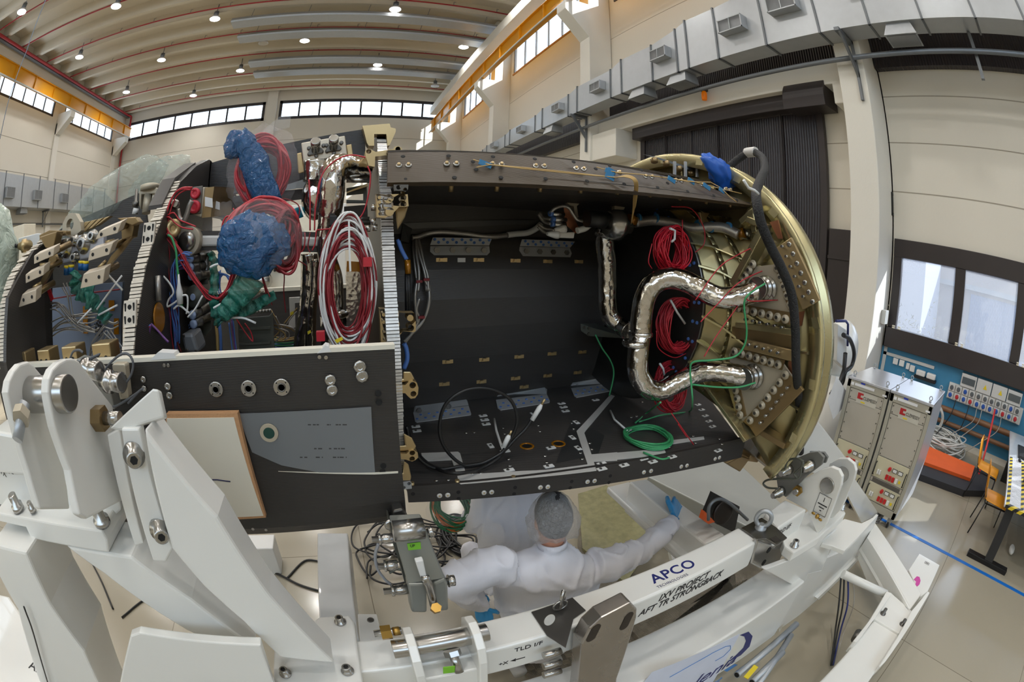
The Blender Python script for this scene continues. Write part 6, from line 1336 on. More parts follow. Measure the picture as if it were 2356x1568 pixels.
for x, y in ((1393, 483), (1352, 585)): MB().lathe(onY(*ZH(x, y), .764), (0, -1, 0), [(0, .017), (.0015, .0165)], 20).obj('hole', M_hole, SB)
MB().prism([onZ(*ZH(*p), 1.461) for p in [(1400, 385), (1450, 365), (1495, 405), (1440, 418)]], (0, 0, .0006)).obj('hook_symbol_plate', mat('etched_steel', (66, 62, 58), .5, .5), SB)
ec = onZ(*ZH(1320, 310), 1.455)
o = MB().lathe(ec, (0, 0, 1), [(0, .03), (.012, .03), (.02, .018), (.03, .016)], 18).obj('eye_bolt', M_galv, SB)
MB().tube([ec + V3((.02 * math.cos(t), -.032 * math.cos(t), .06 + .042 * math.sin(t))) for t in [2 * PI * k / 24 for k in range(24)]], .0115, 10, closed=True).obj('eye', M_galv, o)
XE = 1.56
stub = [onZ(*Q9(*p), 1.45) for p in [(600, 420), (735, 325), (885, 392), (690, 520)]]
MB().prism(stub, (0, 0, -.13)).obj('end_stub', M_white, SB, bevel=.01)
p = onZ(*Q9(690, 545), 1.42); a, c = onP(*Q9(688, 548), (0, .75, 0), (.01, 1, 0)), onP(*Q9(765, 505), (0, .75, 0), (.01, 1, 0)); text('lettering', 'TLD I/F', stub[3] + V3((.01, -.004, -.05)), (stub[2] - stub[3]), (0, 0, 1), .04, M_ink, SB, shear=.1)
MB().prism([onZ(*Q9(*p), 1.33) for p in [(735, 640), (795, 685), (975, 575), (1150, 415), (1105, 350), (890, 400), (700, 520)]], (0, 0, -.06)).obj('base_plate', M_white, SB, bevel=.008)
MB().prism([onX(*Q9(*p), 2.02) for p in [(740, 318), (830, 205), (990, 120), (1050, 105), (1100, 125), (1123, 170), (1115, 235), (1010, 500), (955, 560), (885, 395)]], (.03, 0, 0)).obj('lug_plate', M_white, SB, bevel=.004)
MB().prism([onX(*Q9(*p), 2.22) for p in [(1040, 80), (1100, 48), (1160, 48), (1205, 85), (1218, 130), (1205, 190), (1110, 400), (1010, 500), (960, 300)]], (.03, 0, 0)).obj('lug_plate', M_white, SB, bevel=.004)
c = onX(*Q9(1018, 235), 2.01); MB().cyl(c, c + V3((.26, 0, 0)), .045, 26).obj('lug_pin', M_steel, SB, bevel=.003)
c = onX(*Q9(828, 262), 2.0); b = MB(); b.hexp(c, (-1, 0, 0), .03, .02); b.obj('brass_nut', M_brass, SB); MB().cyl(c, c + V3((-.04, 0, 0)), .016, 14).obj('stud', M_steel, SB)
c = onX(*Q9(955, 440), 2.0); b = MB(); b.sphere(c, .014, 10); b.sphere(c + V3((0, .03, .005)), .012, 8, (.5, 1.2, .7)); b.sphere(c + V3((0, -.025, -.008)), .012, 8, (.5, 1.2, .7)); b.obj('wing_nut', M_brass, SB)
def earth_sign(c, u, v, n, s, par):
 c, u, v = V3(c), V3(u).normalized() * s, V3(v).normalized() * s; n = V3(n).normalized() * .0012; b = MB()
 def seg(a0, a1, w):
  d = (a1 - a0).normalized(); q = d.cross(n.normalized()) * w; b.prism([a0 - q + n, a1 - q + n, a1 + q + n, a0 + q + n], -n * .6)
 C_ = [c - u * .5 - v * .65, c + u * .5 - v * .65, c + u * .5 + v * .65, c - u * .5 + v * .65]
 for i in range(4): seg(C_[i], C_[(i + 1) % 4], s * .012)
 seg(c + v * .5, c + v * .22, s * .025); seg(c - u * .38, c + u * .38, s * .035)
 seg(c - u * .22 - v * .2, c + u * .22 - v * .2, s * .03); seg(c - u * .07 - v * .4, c + u * .07 - v * .4, s * .03)
 b.obj('earth_symbol', M_ink, par)
earth_sign(onX(*Q9(990, 362), 2.018), (0, -1, 0), (.0, .0, 1), (-1, 0, 0), .085, SB)
for x, y in ((798, 640), (1118, 388)):
 c = onZ(*Q9(x, y), 1.33); o = MB().lathe(c, (0, 0, 1), [(0, .026), (.006, .026), (.008, .018), (.035, .018), (.037, .014)], 18).obj('cap_screw', M_steel, SB); MB().lathe(c + V3((0, 0, .0372)), (0, 0, 1), [(0, .010), (.001, .010)], 6).obj('socket', M_hole, o)
for X_, pts in ((2.0, [(670, 130), (700, 70), (780, 60), (900, 10), (960, 0), (1000, 40), (985, 90), (880, 170), (740, 310), (690, 270)]), (2.18, [(900, 0), (1000, 5), (1025, 40), (1010, 80), (950, 70)])):
 MB().prism([onX(*Q9(*p), X_) for p in pts], (.02, 0, 0)).obj('link_plate', M_greyd if False else mat('link_grey', (134, 134, 130), .4, .5), SB, bevel=.003)
for x, y in ((765, 120), (912, 92), (712, 268)):
 c = onX(*Q9(x, y), 2.0); MB().lathe(c, (-1, 0, 0), [(0, .03), (.03, .03), (.032, .022), (.07, .022), (.072, .016), (.09, .016)], 16).obj('ball_lock_pin', M_steel, SB)
for pts in ([(735, 120), (760, 60), (830, 50), (860, 90), (800, 150), (820, 180)], [(690, 250), (620, 245), (590, 215), (630, 190), (740, 185), (830, 180), (850, 100), (860, 60)]):
 MB().tube(spline([onX(*Q9(*p), 1.9) for p in pts], 7), .006, 6).obj('lanyard', M_greyd, SB)
# steel link arm with the green sticker
YA = 1.02
LK = thing('link_arm', 'grey steel link arm with a lime UP sticker, hanging from the bulkhead onto the beam', 'link arm', (.2, .95, 1.5))
armf = [onY(*ZG(*p), YA) for p in [(320, 130), (600, 110), (820, 620), (830, 900), (660, 920), (500, 900), (470, 650)]]
fr = [V3(p) for p in armf]
yk = lambda p: V3((0, -.14 * max(0, (1.72 - p.z)) / .35, 0))
A = [onY(*ZG(320, 125), 1.02), onY(*ZG(610, 110), 1.02), onY(*ZG(800, 590), .96), onY(*ZG(465, 640), .96), onY(*ZG(830, 880), .93), onY(*ZG(500, 900), .93)]
MB().hull([A[0], A[1], A[2], A[3]], [p + V3((0, .05, .01)) for p in (A[0], A[1], A[2], A[3])]).obj('arm_plate', mat('zinc_grey', (150, 152, 146), .38, .6, var=.05), LK, bevel=.004)
f1 = [onY(*ZG(*p), .955) for p in [(465, 640), (620, 640), (640, 700), (640, 900), (500, 900)]]; f2 = [onY(*ZG(*p), .955) for p in [(690, 640), (800, 590), (828, 640), (835, 880), (700, 890)]]
for f in (f1, f2): MB().prism(f, (0, .05, 0)).obj('arm_fork', mat('zinc_grey', (150, 152, 146), .38, .6), LK, bevel=.008)
MB().prism([onY(*ZG(*p), 1.03) for p in [(310, 120), (325, 130), (470, 650), (440, 640), (400, 480), (325, 260)]], (0, .09, 0)).obj('arm_side', M_greyd, LK)
MB().cyl(onY(*ZG(330, 165), 1.0), onY(*ZG(605, 135), 1.0), .032, 22).obj('cross_pin', M_steel, LK)
for a, c, r in (((140, 240), (330, 225), .014), ((640, 175), (690, 160), .016), ((245, 705), (470, 680), .016), ((195, 480), (370, 465), .015), ((800, 615), (885, 605), .017)):
 p, q = onY(*ZG(*a), .98), onY(*ZG(*c), .98); d = (q - p).normalized(); L_ = (q - p).length
 MB().lathe(p, d, [(0, r * .7), (L_ * .3, r * .7), (L_ * .31, r * 1.25), (L_ * .42, r * 1.25), (L_ * .44, r * .9), (L_ * .6, r * 1.1), (L_, r * 1.1)], 18).obj('quick_pin', M_steel, LK)
MB().prism([onP(*ZG(*p), A[0] + V3((0, -.002, 0)), (A[1] - A[0]).cross(A[3] - A[0])) + V3((0, -.002, 0)) for p in [(458, 272), (578, 258), (583, 320), (468, 332)]], (0, .0015, 0)).obj('lime_sticker', M_lime, LK)
p = onP(*ZG(483, 302), A[0] + V3((0, -.004, 0)), (A[1] - A[0]).cross(A[3] - A[0])); text('lettering', 'UP', p + V3((0, -.003, .0)), A[1] - A[0], A[0] - A[3], .012, M_ink, LK)
o = MB().tube([onY(*ZG(*p), .93) for p in [(595, 590), (625, 580), (650, 640), (680, 740), (700, 830)]], .013, 12).obj('eye_rod', M_steel, LK)
MB().hexp(onY(*ZG(715, 865), .90), (.05, -.5, .9), .017, .02).obj('hex_nut', M_brass, LK)
MB().hull([onY(*ZG(*p), .93) for p in [(533, 440), (605, 425), (635, 570), (580, 580)]], [onY(*ZG(*p), .93) + V3((0, .02, .0)) for p in [(533, 440), (605, 425), (635, 570), (580, 580)]]).obj('wedge', M_wht, LK, bevel=.003)
MB().tube(spline([onY(*ZG(*p), 1.0) for p in [(200, 270), (170, 380), (190, 500), (260, 600), (310, 640)]], 6), .005, 6).obj('lanyard', mat('grey_strap', (150, 152, 156), .6), LK)
MB().tube(spline([onY(*ZG(*p), 1.0) for p in [(300, 540), (350, 510), (400, 505)]], 6), .004, 6).obj('lanyard', M_greyd, LK)
MB().prism([onY(*ZG(*p), 1.08) for p in [(330, -20), (420, -40), (490, 100), (330, 110)]], (0, .08, 0)).obj('top_block', M_steeld, LK, bevel=.006)
for x, y in ((303, 100), (435, 100)): MB().lathe(onY(*ZG(x, y), 1.06), (0, -1, .2), [(0, .018), (.006, .018), (.008, .01)], 14).obj('screw', M_steel, LK)
# transport frame
TF = thing('transport_frame', 'white welded transport frame with a big logo banner under the spacecraft', 'transport frame', (.4, .9, 0))
zT = .95
yF = lambda x: .70 - .03 * x
yR = lambda x: .925 - .013 * x
b = MB(); x0, x1 = -.9, 2.12
b.hull([(x0, yF(x0), .45), (x1, yF(x1), .45), (x1, yR(x1), .45), (x0, yR(x0), .45)], [(x0, yF(x0), zT), (x1, yF(x1), zT), (x1, yR(x1), zT), (x0, yR(x0), zT)])
b.obj('main_beam', M_white, TF, bevel=.012, bseg=3)
def tff(px, py): return onP(px, py, (0, .70, 0), (.03, 1, 0))
MB().prism([tff(*p) + V3((0, -.0012, 0)) for p in ((1702, 1457), (1640, 1568), (1400, 1660), (1500, 1545))], (0, .001, 0)).obj('banner', mat('pale_blue_banner', (214, 220, 238), .4), TF)
lg = [(1702, 1460), (1722, 1452), (1731, 1462), (1724, 1486), (1704, 1506), (1674, 1522), (1692, 1507), (1710, 1489), (1716, 1473), (1712, 1463)]
MB().prism([tff(*p) + V3((0, -.0025, 0)) for p in lg], (0, .001, 0)).obj('logo_arc', M_navy, TF)
M_lblue = mat('light_blue_ink', (60, 130, 200), .45)
MB().tube([tff(x, y) + V3((0, -.003, 0)) for x, y in ((1540, 1556), (1590, 1528), (1640, 1500), (1668, 1486), (1680, 1484), (1680, 1492), (1664, 1508), (1645, 1519))], .0016, 5).obj('logo_arc', M_lblue, TF)
p, q = tff(1585, 1585), tff(1668, 1522)
t = text('lettering', 'lenia', p + V3((0, -.003, 0)), V3((1, -.03, 0)), (0, 0, 1), .19, M_navy, TF, shear=.2)
p = tff(1612, 1590); text('lettering', 'ace', p + V3((0, -.003, -.02)), V3((1, -.03, 0)), (0, 0, 1), .12, M_lblue, TF, shear=.25)
MB().prism([tff(*p) + V3((0, -.0025, 0)) for p in ((1665, 1541), (1690, 1526), (1697, 1528), (1672, 1544))], (0, .001, 0)).obj('banner_flourish', M_lblue, TF)
MB().prism([onY(*Q9(*p), .68) for p in [(770, 735), (980, 605), (1095, 520), (985, 805), (895, 825), (700, 1225), (690, 1180), (830, 935), (820, 920), (600, 800)]], (0, .03, 0)).obj('gusset', M_white, TF, bevel=.004)
MB().prism([onY(*Q9(*p), .72) for p in [(985, 805), (1020, 720), (1135, 672), (1370, 430), (1350, 480), (1235, 720), (960, 1000), (830, 1112), (705, 1200), (895, 825)]], (0, .03, 0)).obj('gusset', M_white, TF, bevel=.004)
MB().prism([onY(*Q9(*p), .69) for p in [(955, 995), (1235, 715), (1245, 722), (965, 1005)]], (0, .09, 0)).obj('lower_flange', M_white, TF)
MB().prism([onZ(*Q9(*p), 1.16) for p in [(985, 620), (1075, 500), (1140, 455), (1255, 485), (1372, 425), (1140, 672), (1060, 640)]], (0, 0, -.03)).obj('deck_plate', M_white, TF, bevel=.004)
MB().prism([onY(*Q9(*p), .74) for p in [(1060, 640), (1110, 670), (1105, 690), (985, 800)]], (0, .02, 0)).obj('stiffener', M_white, TF)
MB().prism([onY(*Q9(*p), .70) for p in [(905, 800), (1020, 712), (1022, 722), (912, 820)]], (0, .08, 0)).obj('stiffener', M_white, TF)
MB().hull([onY(*Q9(*p), .92) for p in [(1140, 260), (1210, 185), (1375, 425), (1255, 485)]], [onY(*Q9(*p), .92) + V3((.03, .06, 0)) for p in [(1140, 260), (1210, 185), (1375, 425), (1255, 485)]]).obj('brace', M_white, TF, bevel=.006)
MB().hull([onY(*ZC(*p), 1.0) for p in [(1300, 1440), (1480, 1150), (1545, 1100), (1790, 1420), (1700, 1568), (1420, 1500)]], [onY(*ZC(*p), 1.0) + V3((.03, .06, 0)) for p in [(1300, 1440), (1480, 1150), (1545, 1100), (1790, 1420), (1700, 1568), (1420, 1500)]]).obj('cradle_arm', M_white, TF, bevel=.008)
T_ = [onY(*Q9(1345, 478), .75), onY(*Q9(1298, 575), .70), onZ(*Q9(1590, 1065), .42), onZ(*Q9(1662, 965), .42)]
MB().hull(T_, [p + V3((-.06, .02, -.14)) for p in T_]).obj('diagonal_brace', M_white, TF, bevel=.008)
WN = (T_[2] - T_[1]).cross(V3((0, 0, 1))).normalized()
MB().prism([onP(*Q9(*p), T_[1] + V3((-.04, 0, 0)), WN) for p in [(1235, 720), (1300, 580), (1585, 1062), (1430, 950), (1300, 880)]], WN * .015).obj('web_plate', M_white, TF)
Z0 = .40
MB().prism([onZ(*Q9(*p), Z0) for p in [(1340, 1140), (1508, 1238), (1290, 1580), (950, 1580)]], (0, 0, -.16)).obj('outrigger_beam', M_white, TF, bevel=.015)
MB().prism([onZ(*Q9(*p), Z0 + .02) for p in [(1425, 950), (1460, 960), (1595, 1078), (1510, 1232), (1345, 1132), (1330, 1120)]], (0, 0, -.03)).obj('saddle', M_white, TF, bevel=.006)
MB().prism([onZ(*Q9(*p), Z0 + .06) for p in [(1595, 1078), (1705, 945), (1718, 955), (1420, 1420), (1380, 1460), (1375, 1450), (1512, 1235)]], (0, 0, -.12)).obj('side_cheek', M_white, TF, bevel=.006)
MB().prism([onZ(*Q9(*p), Z0 + .06) for p in [(1425, 945), (1462, 958), (1330, 1150), (1225, 1290), (1200, 1280), (1310, 1140)]], (0, 0, -.12)).obj('side_cheek', M_white, TF, bevel=.006)
for x, y in ((1400, 1098), (1530, 1170)):
 c = onZ(*Q9(x, y), Z0 + .02); MB().lathe(c, (0, 0, 1), [(0, .028), (.005, .028), (.007, .016), (.05, .016), (.052, .012)], 14).obj('stud_bolt', M_steeld, TF)
MB().cyl(onZ(*Q9(1210, 1275), .34), onZ(*Q9(1235, 1225), .34), .035, 14).obj('pivot_pin', M_steeld, TF)
MB().tube([onZ(*Q9(1130, 830), .55), onZ(*Q9(1300, 910), .45), onZ(*Q9(1420, 965), .42)], .035, 12).obj('tie_tube', M_white, TF)
MB().prism([onZ(*Q9(*p), .36) for p in [(1648, 690), (1785, 768), (1705, 945), (1655, 985), (1575, 800)]], (0, 0, -.05)).obj('outrigger_pad', M_white, TF, bevel=.006)
ht = [onZ(*Q9(*p), .361) for p in [(1608, 868), (1630, 845), (1648, 850), (1655, 875), (1648, 900), (1632, 915), (1618, 905), (1625, 880)]]
MB().prism(ht, (0, 0, .001)).obj('pink_decal', mat('pink_decal', (206, 70, 160), .5), TF)
q0 = onZ(*Q9(1698, 756), .361); b = MB()
for a, c in (((-.02, -.03), (.02, -.027)), ((-.02, .027), (.02, .03)), ((-.02, -.03), (-.017, .03)), ((.017, -.03), (.02, .03)), ((-.004, -.02), (.004, .02))): b.bx(q0 + V3((*a, 0)), q0 + V3((*c, .001)))
b.obj('symbol', M_ink, TF)
for nm, pts, z, h in (('cross_beam', [(345, 150), (475, 130), (1048, 540), (905, 612)], 1.12, .25), ('cross_beam_flange', [(180, 190), (345, 150), (905, 612), (740, 700)], .98, .05)):
 MB().prism([onZ(*U2(*p), z) for p in pts], (0, 0, -h)).obj(nm, M_white, TF, bevel=.01)
MB().prism([onZ(*U2(*p), .60) for p in [(640, 640), (905, 612), (740, 715), (660, 720)]], (0, 0, -.05)).obj('cross_beam_flange', M_white, TF)
P = [onZ(*ident(*p), .55) for p in ((732, 1240), (798, 1240), (822, 1440), (742, 1440))]
MB().prism([onZ(x, y, .62) for x, y in ((730, 1225), (800, 1225), (826, 1470), (738, 1470))], (0, 0, -.2)).obj('post_beam', mat('grey_white_enamel', (206, 208, 208), .3, coat=.4), TF, bevel=.01)
MB().prism([onZ(*U4(*p), .75) for p in [(785, 690), (915, 690), (960, 860), (800, 880)]], (0, 0, -.03)).obj('mount_plate', M_white, TF, bevel=.005)
MB().lathe(onZ(*U4(873, 732), .752), (0, 0, 1), [(0, .02), (.003, .018), (.0035, .012)], 18).obj('hole', M_steeld, TF)
# left lug assembly with the inclined brace (near, slightly out of focus in the photo)
YL = .86
FS = thing('lug_bracket', 'large white twin-lug bracket with steel pins at the left edge of the frame', 'lug bracket', (-.75, .86, 1.9))
def lugplate(pts, X):
 return MB().prism([onX(*ZE(*p), X) for p in pts], (.028, 0, 0))
XL2, XL1 = -.66, -.765
l2 = [(480, 640), (490, 480), (540, 360), (620, 280), (700, 240), (780, 232), (860, 270), (920, 350), (1270, 800), (1300, 1100), (1360, 1420), (1400, 1568), (1450, 1900), (950, 2150), (860, 2100), (750, 1568), (560, 1050)]
l1 = [(8, 640), (30, 500), (90, 380), (160, 300), (260, 270), (320, 310), (500, 520), (500, 1050), (700, 1500), (760, 2030), (400, 2030), (260, 1568), (90, 1000)]
lugplate(l2, XL2).obj('lug_plate', M_white, FS, bevel=.006, bseg=3)
lugplate(l1, XL1).obj('lug_plate', M_white, FS, bevel=.006, bseg=3)
c = onX(*ZE(840, 655), XL2 + .06); MB().cyl(c, c + V3((-.19, 0, 0)), .038, 30).obj('lug_pin', M_steel, FS, bevel=.004)
c = onX(*ZE(300, 770), XL1 + .06); b = MB(); b.cyl(c, c + V3((.0, -.06, -.05)), .014, 16); b.obj('locking_bolt', M_galv, FS); MB().hexp(c + V3((.005, -.02, -.01)), (.2, -.9, -.4), .024, .02).obj('hex_nut', M_plate, FS)
c = onX(*ZE(1260, 950), XL2 + .06); o = MB(); o.hexp(c, (-1, 0, 0), .03, .035); o.obj('brass_nut', M_goldd, FS); MB().cyl(c, c + V3((.05, 0, 0)), .016, 14).obj('stud', M_steel, FS)
MB().hull([onY(*ZF(*p), .80) for p in [(-60, 720), (320, 790), (880, 890), (1220, 940), (1290, 1060), (1310, 1210), (840, 1135), (370, 1035), (310, 905), (-60, 820)]], [onY(*ZF(*p), .80) + V3((0, .22, 0)) for p in [(-60, 720), (320, 790), (880, 890), (1220, 940), (1290, 1060), (1310, 1210), (840, 1135), (370, 1035), (310, 905), (-60, 820)]]).obj('base_block', M_white, FS, bevel=.006)
MB().hull([onY(*ZF(*p), .90) for p in [(-80, 160), (230, 180), (700, 250), (1400, 250), (1450, 700), (1200, 930), (900, 880), (300, 780), (-80, 700)]], [onY(*ZF(*p), .90) + V3((0, .05, 0)) for p in [(-80, 160), (230, 180), (700, 250), (1400, 250), (1450, 700), (1200, 930), (900, 880), (300, 780), (-80, 700)]]).obj('back_plate', M_white, FS, bevel=.006)
MB().hull([onY(*ZE(*p), .88) for p in [(-100, 1100), (1200, 1300), (1340, 1280), (1400, 1568), (1400, 1700), (-100, 1600)]], [onY(*ZE(*p), .88) + V3((0, .12, 0)) for p in [(-100, 1100), (1200, 1300), (1340, 1280), (1400, 1568), (1400, 1700), (-100, 1600)]]).obj('tube_stub', M_white, FS, bevel=.01)
for x, y, s_ in ((160, 640, 1), (335, 700, .55), (1175, 820, 1.05)):
 c = onY(*ZF(x, y + 70 * s_), .80) + V3((0, .03, .0)); o = MB().lathe(c, (0, -.15, 1), [(-.01, .026 * s_), (.006, .026 * s_), (.008, .018 * s_), (.04 * s_, .018 * s_), (.043 * s_, .014 * s_)], 16).obj('cap_screw', M_steel, FS)
earth_sign(onX(*ZF(1222, 385), XL2 + .03), (0, 1, 0), (0, 0, 1), (1, 0, 0), .075, FS) if False else earth_sign(onY(*ZF(1222, 385), .895), (1, 0, 0), (-.3, 0, 1), (0, -1, 0), .036, FS)
p = onY(*ZF(5, 265), .895); text('lettering', '+X', p, (1, 0, -.15), (0, 0, 1), .03, M_ink, FS)
a = onY(*ZF(80, 215), .895); b = MB(); b.prism([a + V3(v) for v in ((0, 0, 0), (.012, 0, .010), (.011, 0, .003), (.036, 0, -.004), (.036, 0, -.011), (.010, 0, -.005), (.010, 0, -.011))], (0, .001, 0)); b.obj('arrow', M_ink, FS)
p = onY(*ZF(-35, 670), .80) + V3((0, -.001, 0)); text('lettering', 'I/F', onY(*ZF(-30, 660), .86), (1, 0, -.2), (0, .6, .5), .022, M_ink, FS)
MB().prism([onY(*ZE(*p), .87) for p in [(520, 1330), (545, 1305), (595, 1310), (605, 1360), (530, 1430)]], (0, .003, 0)).obj('yellow_sticker', M_ylw, FS)
YB_ = 1.02
MB().hull([onY(*ZE(*p), YB_) for p in [(900, 300), (920, 235), (1060, 270), (1300, 480), (1380, 850), (1250, 830), (1050, 520)]], [onY(*ZE(*p), YB_) + V3((0, .05, 0)) for p in [(900, 300), (920, 235), (1060, 270), (1300, 480), (1380, 850), (1250, 830), (1050, 520)]]).obj('link_plate', mat('link_grey', (134, 134, 130), .4, .5), FS, bevel=.004)
for a, c_ in (((940, 340), (1200, 390)), ((1215, 500), (1470, 520))):
 p, q = onY(*ZE(*a), .98), onY(*ZE(*c_), .96); d = q - p; L_ = d.length
 MB().lathe(p, d, [(0, .016), (L_ * .3, .018), (L_ * .32, .03), (L_ * .5, .03), (L_ * .52, .022), (L_ * .7, .026), (L_ * .98, .026), (L_, .022)], 18).obj('ball_lock_pin', M_steel, FS)
MB().prism([onY(*ZE(*p), 1.06) for p in [(1345, 310), (1360, 298), (1490, 298), (1505, 320), (1545, 700), (1450, 700), (1430, 480), (1360, 440)]], (0, .03, 0)).obj('end_bracket', M_plate, FS, bevel=.004)
for pts in ([(1060, 420), (1075, 260), (1200, 180), (1060, 240)], [(1240, 480), (1290, 330), (1440, 190), (1540, 180), (1600, 280), (1580, 420), (1500, 540), (1400, 640)], [(1060, 530), (1140, 570), (1180, 640), (1150, 700)], [(1280, 810), (1400, 800), (1600, 680), (1720, 590)], [(1540, 770), (1620, 680), (1660, 640)], [(840, 240), (880, 150), (950, 130), (1000, 160)]):
 MB().tube(spline([onY(*ZE(*p), .98) for p in pts], 7), .0035, 6).obj('lanyard', mat('grey_lanyard', (92, 94, 98), .5), FS)
BR = thing('inclined_brace', 'white inclined brace running from the left lug bracket down to the bolted foot plate', 'brace', (-.3, .82, 1.45))
fp = [onY(*p, .80) for p in [(246, 988), (352, 893), (366, 896), (372, 920), (388, 965), (335, 1000), (400, 1260), (380, 1292), (352, 1290), (300, 1130)]]
MB().hull([onY(*p, .82) for p in [(246, 1000), (275, 985), (330, 1250), (310, 1255)]], [onY(*p, .82) + V3((0, .1, 0)) for p in [(246, 1000), (275, 985), (330, 1250), (310, 1255)]]).obj('flange_plate', M_white, BR, bevel=.004)
MB().hull([onY(*p, .79) for p in [(250, 985), (350, 893), (364, 895), (378, 960), (280, 990)]], [onY(*p, .79) + V3((0, .02, -.01)) for p in [(250, 985), (350, 893), (364, 895), (378, 960), (280, 990)]]).obj('top_flange', M_white, BR, bevel=.005)
MB().hull([onY(*p, .78) for p in [(278, 985), (320, 985), (398, 1262), (382, 1292), (352, 1290)]], [onY(*p, .78) + V3((.0, .03, 0)) for p in [(278, 985), (320, 985), (398, 1262), (382, 1292), (352, 1290)]]).obj('bolt_flange', M_white, BR, bevel=.005)
front = [onY(*p, .76) for p in [(318, 992), (358, 905), (385, 965), (500, 1140), (625, 1320), (780, 1460), (775, 1520), (650, 1520), (600, 1470), (405, 1272), (395, 1240)]]
MB().hull([onY(*p, .74) for p in [(320, 990), (352, 905), (790, 1530), (640, 1500), (402, 1270)]], [onY(*p, .90) for p in [(330, 985), (352, 905), (790, 1490), (640, 1480), (402, 1270)]]) if False else None
s0 = [(330, 985), (500, 1190), (620, 1370), (770, 1525)]; s1 = [(355, 905), (545, 1160), (670, 1330), (775, 1430)]; s2 = [(395, 1262), (470, 1350), (560, 1430), (645, 1512)]
zz = .75
MB().prism([onY(*p, zz) for p in s0 + s2[::-1]], (0, .10, 0)).obj('brace_box', M_white, BR, bevel=.008)
zf = 1.453
ff = [onZ(*p, 1.47) for p in ((628, 1480), (640, 1418), (800, 1413), (828, 1568), (830, 1600), (640, 1600))]
MB().prism([onZ(*p, 1.475) for p in ((630, 1490), (735, 1418), (803, 1414), (815, 1430), (833, 1568), (833, 1640), (640, 1640), (628, 1560))], (0, 0, -.03)).obj('foot_plate', M_white, BR, bevel=.006)
for x, y in ((783, 1427), (657, 1546), (800, 1540)):
 c = onZ(x, y + 3, 1.477); o = MB().lathe(c, (0, 0, 1), [(0, .02), (.004, .02), (.006, .014), (.024, .014), (.026, .011)], 18).obj('cap_screw', M_steel, BR); MB().lathe(c + V3((0, 0, .0262)), (0, 0, 1), [(0, .008), (.001, .008)], 6).obj('socket', M_hole, o)
for x, y in ((308, 1045), (368, 1218)):
 c = onY(x, y, .775); o = MB().lathe(c, (.5, -1, .1), [(-.01, .028), (.006, .028), (.008, .019), (.036, .019), (.038, .015)], 18).obj('cap_screw', M_steel, BR); MB().lathe(c + V3((.5, -1, .1)).normalized() * .0382, (.5, -1, .1), [(0, .010), (.001, .010)], 6).obj('socket', M_hole, o)
MB().hull([onY(*p, .74) for p in [(-30, 1225), (75, 1250), (335, 1465), (330, 1600), (150, 1600), (40, 1400), (-30, 1290)]], [onY(*p, .74) + V3((0, .02, 0)) for p in [(-30, 1225), (75, 1250), (335, 1465), (330, 1600), (150, 1600), (40, 1400), (-30, 1290)]]) if False else None
leg = [(72, 1235, 180, 1262), (130, 1395, 215, 1310), (230, 1568, 300, 1458), (260, 1640, 330, 1560)]
L0_ = [onY(x, y, .72) for x, y in ((-20, 1250), (60, 1270), (115, 1390), (195, 1500), (265, 1640), (120, 1640), (40, 1400), (-20, 1290))]
MB().prism(L0_, (0, .26, 0)).obj('leg_post', M_white, TF, bevel=.01)
MB().hull([onY(*p, .80) for p in [(150, 1255), (300, 1280), (440, 1380), (590, 1490), (560, 1510), (430, 1450), (240, 1320)]], [onY(*p, .80) + V3((0, .16, .0)) for p in [(150, 1255), (300, 1280), (440, 1380), (590, 1490), (560, 1510), (430, 1450), (240, 1320)]]).obj('leg_strut', M_white, TF, bevel=.008)
MB().prism([onY(*p, .70) for p in [(265, 1640), (300, 1462), (320, 1455), (600, 1483), (640, 1600), (640, 1640)]], (0, .03, 0)).obj('web_plate', M_white, TF, bevel=.005)
MB().hull([onZ(*p, .9) for p in [(-60, 1350), (20, 1370), (150, 1540), (60, 1660), (-60, 1600)]], [onZ(*p, .9) + V3((0, 0, -.3)) for p in [(-60, 1350), (20, 1370), (150, 1540), (60, 1660), (-60, 1600)]]).obj('base_beam', M_white, TF, bevel=.02)
p = onZ(65, 1535, .902); text('lettering', 'AFT', p, onZ(110, 1560, .902) - p, V3((.3, 1, 0)), .1, M_ink, TF)
tag(MB().tube(spline([onY(*p, .70) for p in [(55, 1395), (75, 1450), (95, 1520), (120, 1600)]], 6), .004, 6).obj('black_lanyard', M_blk), 'thin black cord hanging over the white frame at the lower left', 'cord')
# people
M_coat = mat('white_coat', (226, 226, 234), .8, var=.03, scale=9)
wave_bump(M_coat, 70, 'X', .12, .002)
M_skin = mat('skin', (206, 150, 124), .5, var=.05, scale=20)
M_hair = mat('dark_grey_hair', (58, 56, 58), .6, var=.3, scale=60, bump=.8, bscale=160)
M_glove = mat('blue_glove', (52, 146, 204), .4, var=.06, scale=20)
wave_bump(M_glove, 12, 'X', .3, .004, distort=4)
M_net = film_mat('hair_net', (228, 228, 230), .3, 60, .6)
M_trous = mat('white_trousers', (214, 214, 222), .8)
M_shoe = mat('white_overshoe', (206, 208, 212), .7)
from mathutils import noise as _ns
def loft(b, rings, seg=28):
 """rings: (centre, half width vector, half depth vector)"""
 R = []
 for c, u, w in rings:
  c, u, w = V3(c), V3(u), V3(w)
  R.append([b.bm.verts.new(c + u * math.cos(2 * PI * k / seg) + w * math.sin(2 * PI * k / seg)) for k in range(seg)])
 for A, B in zip(R, R[1:]):
  for k in range(seg): b.bm.faces.new([A[k], A[(k + 1) % seg], B[(k + 1) % seg], B[k]])
 b.bm.faces.new(R[0][::-1]); b.bm.faces.new(R[-1]); return b
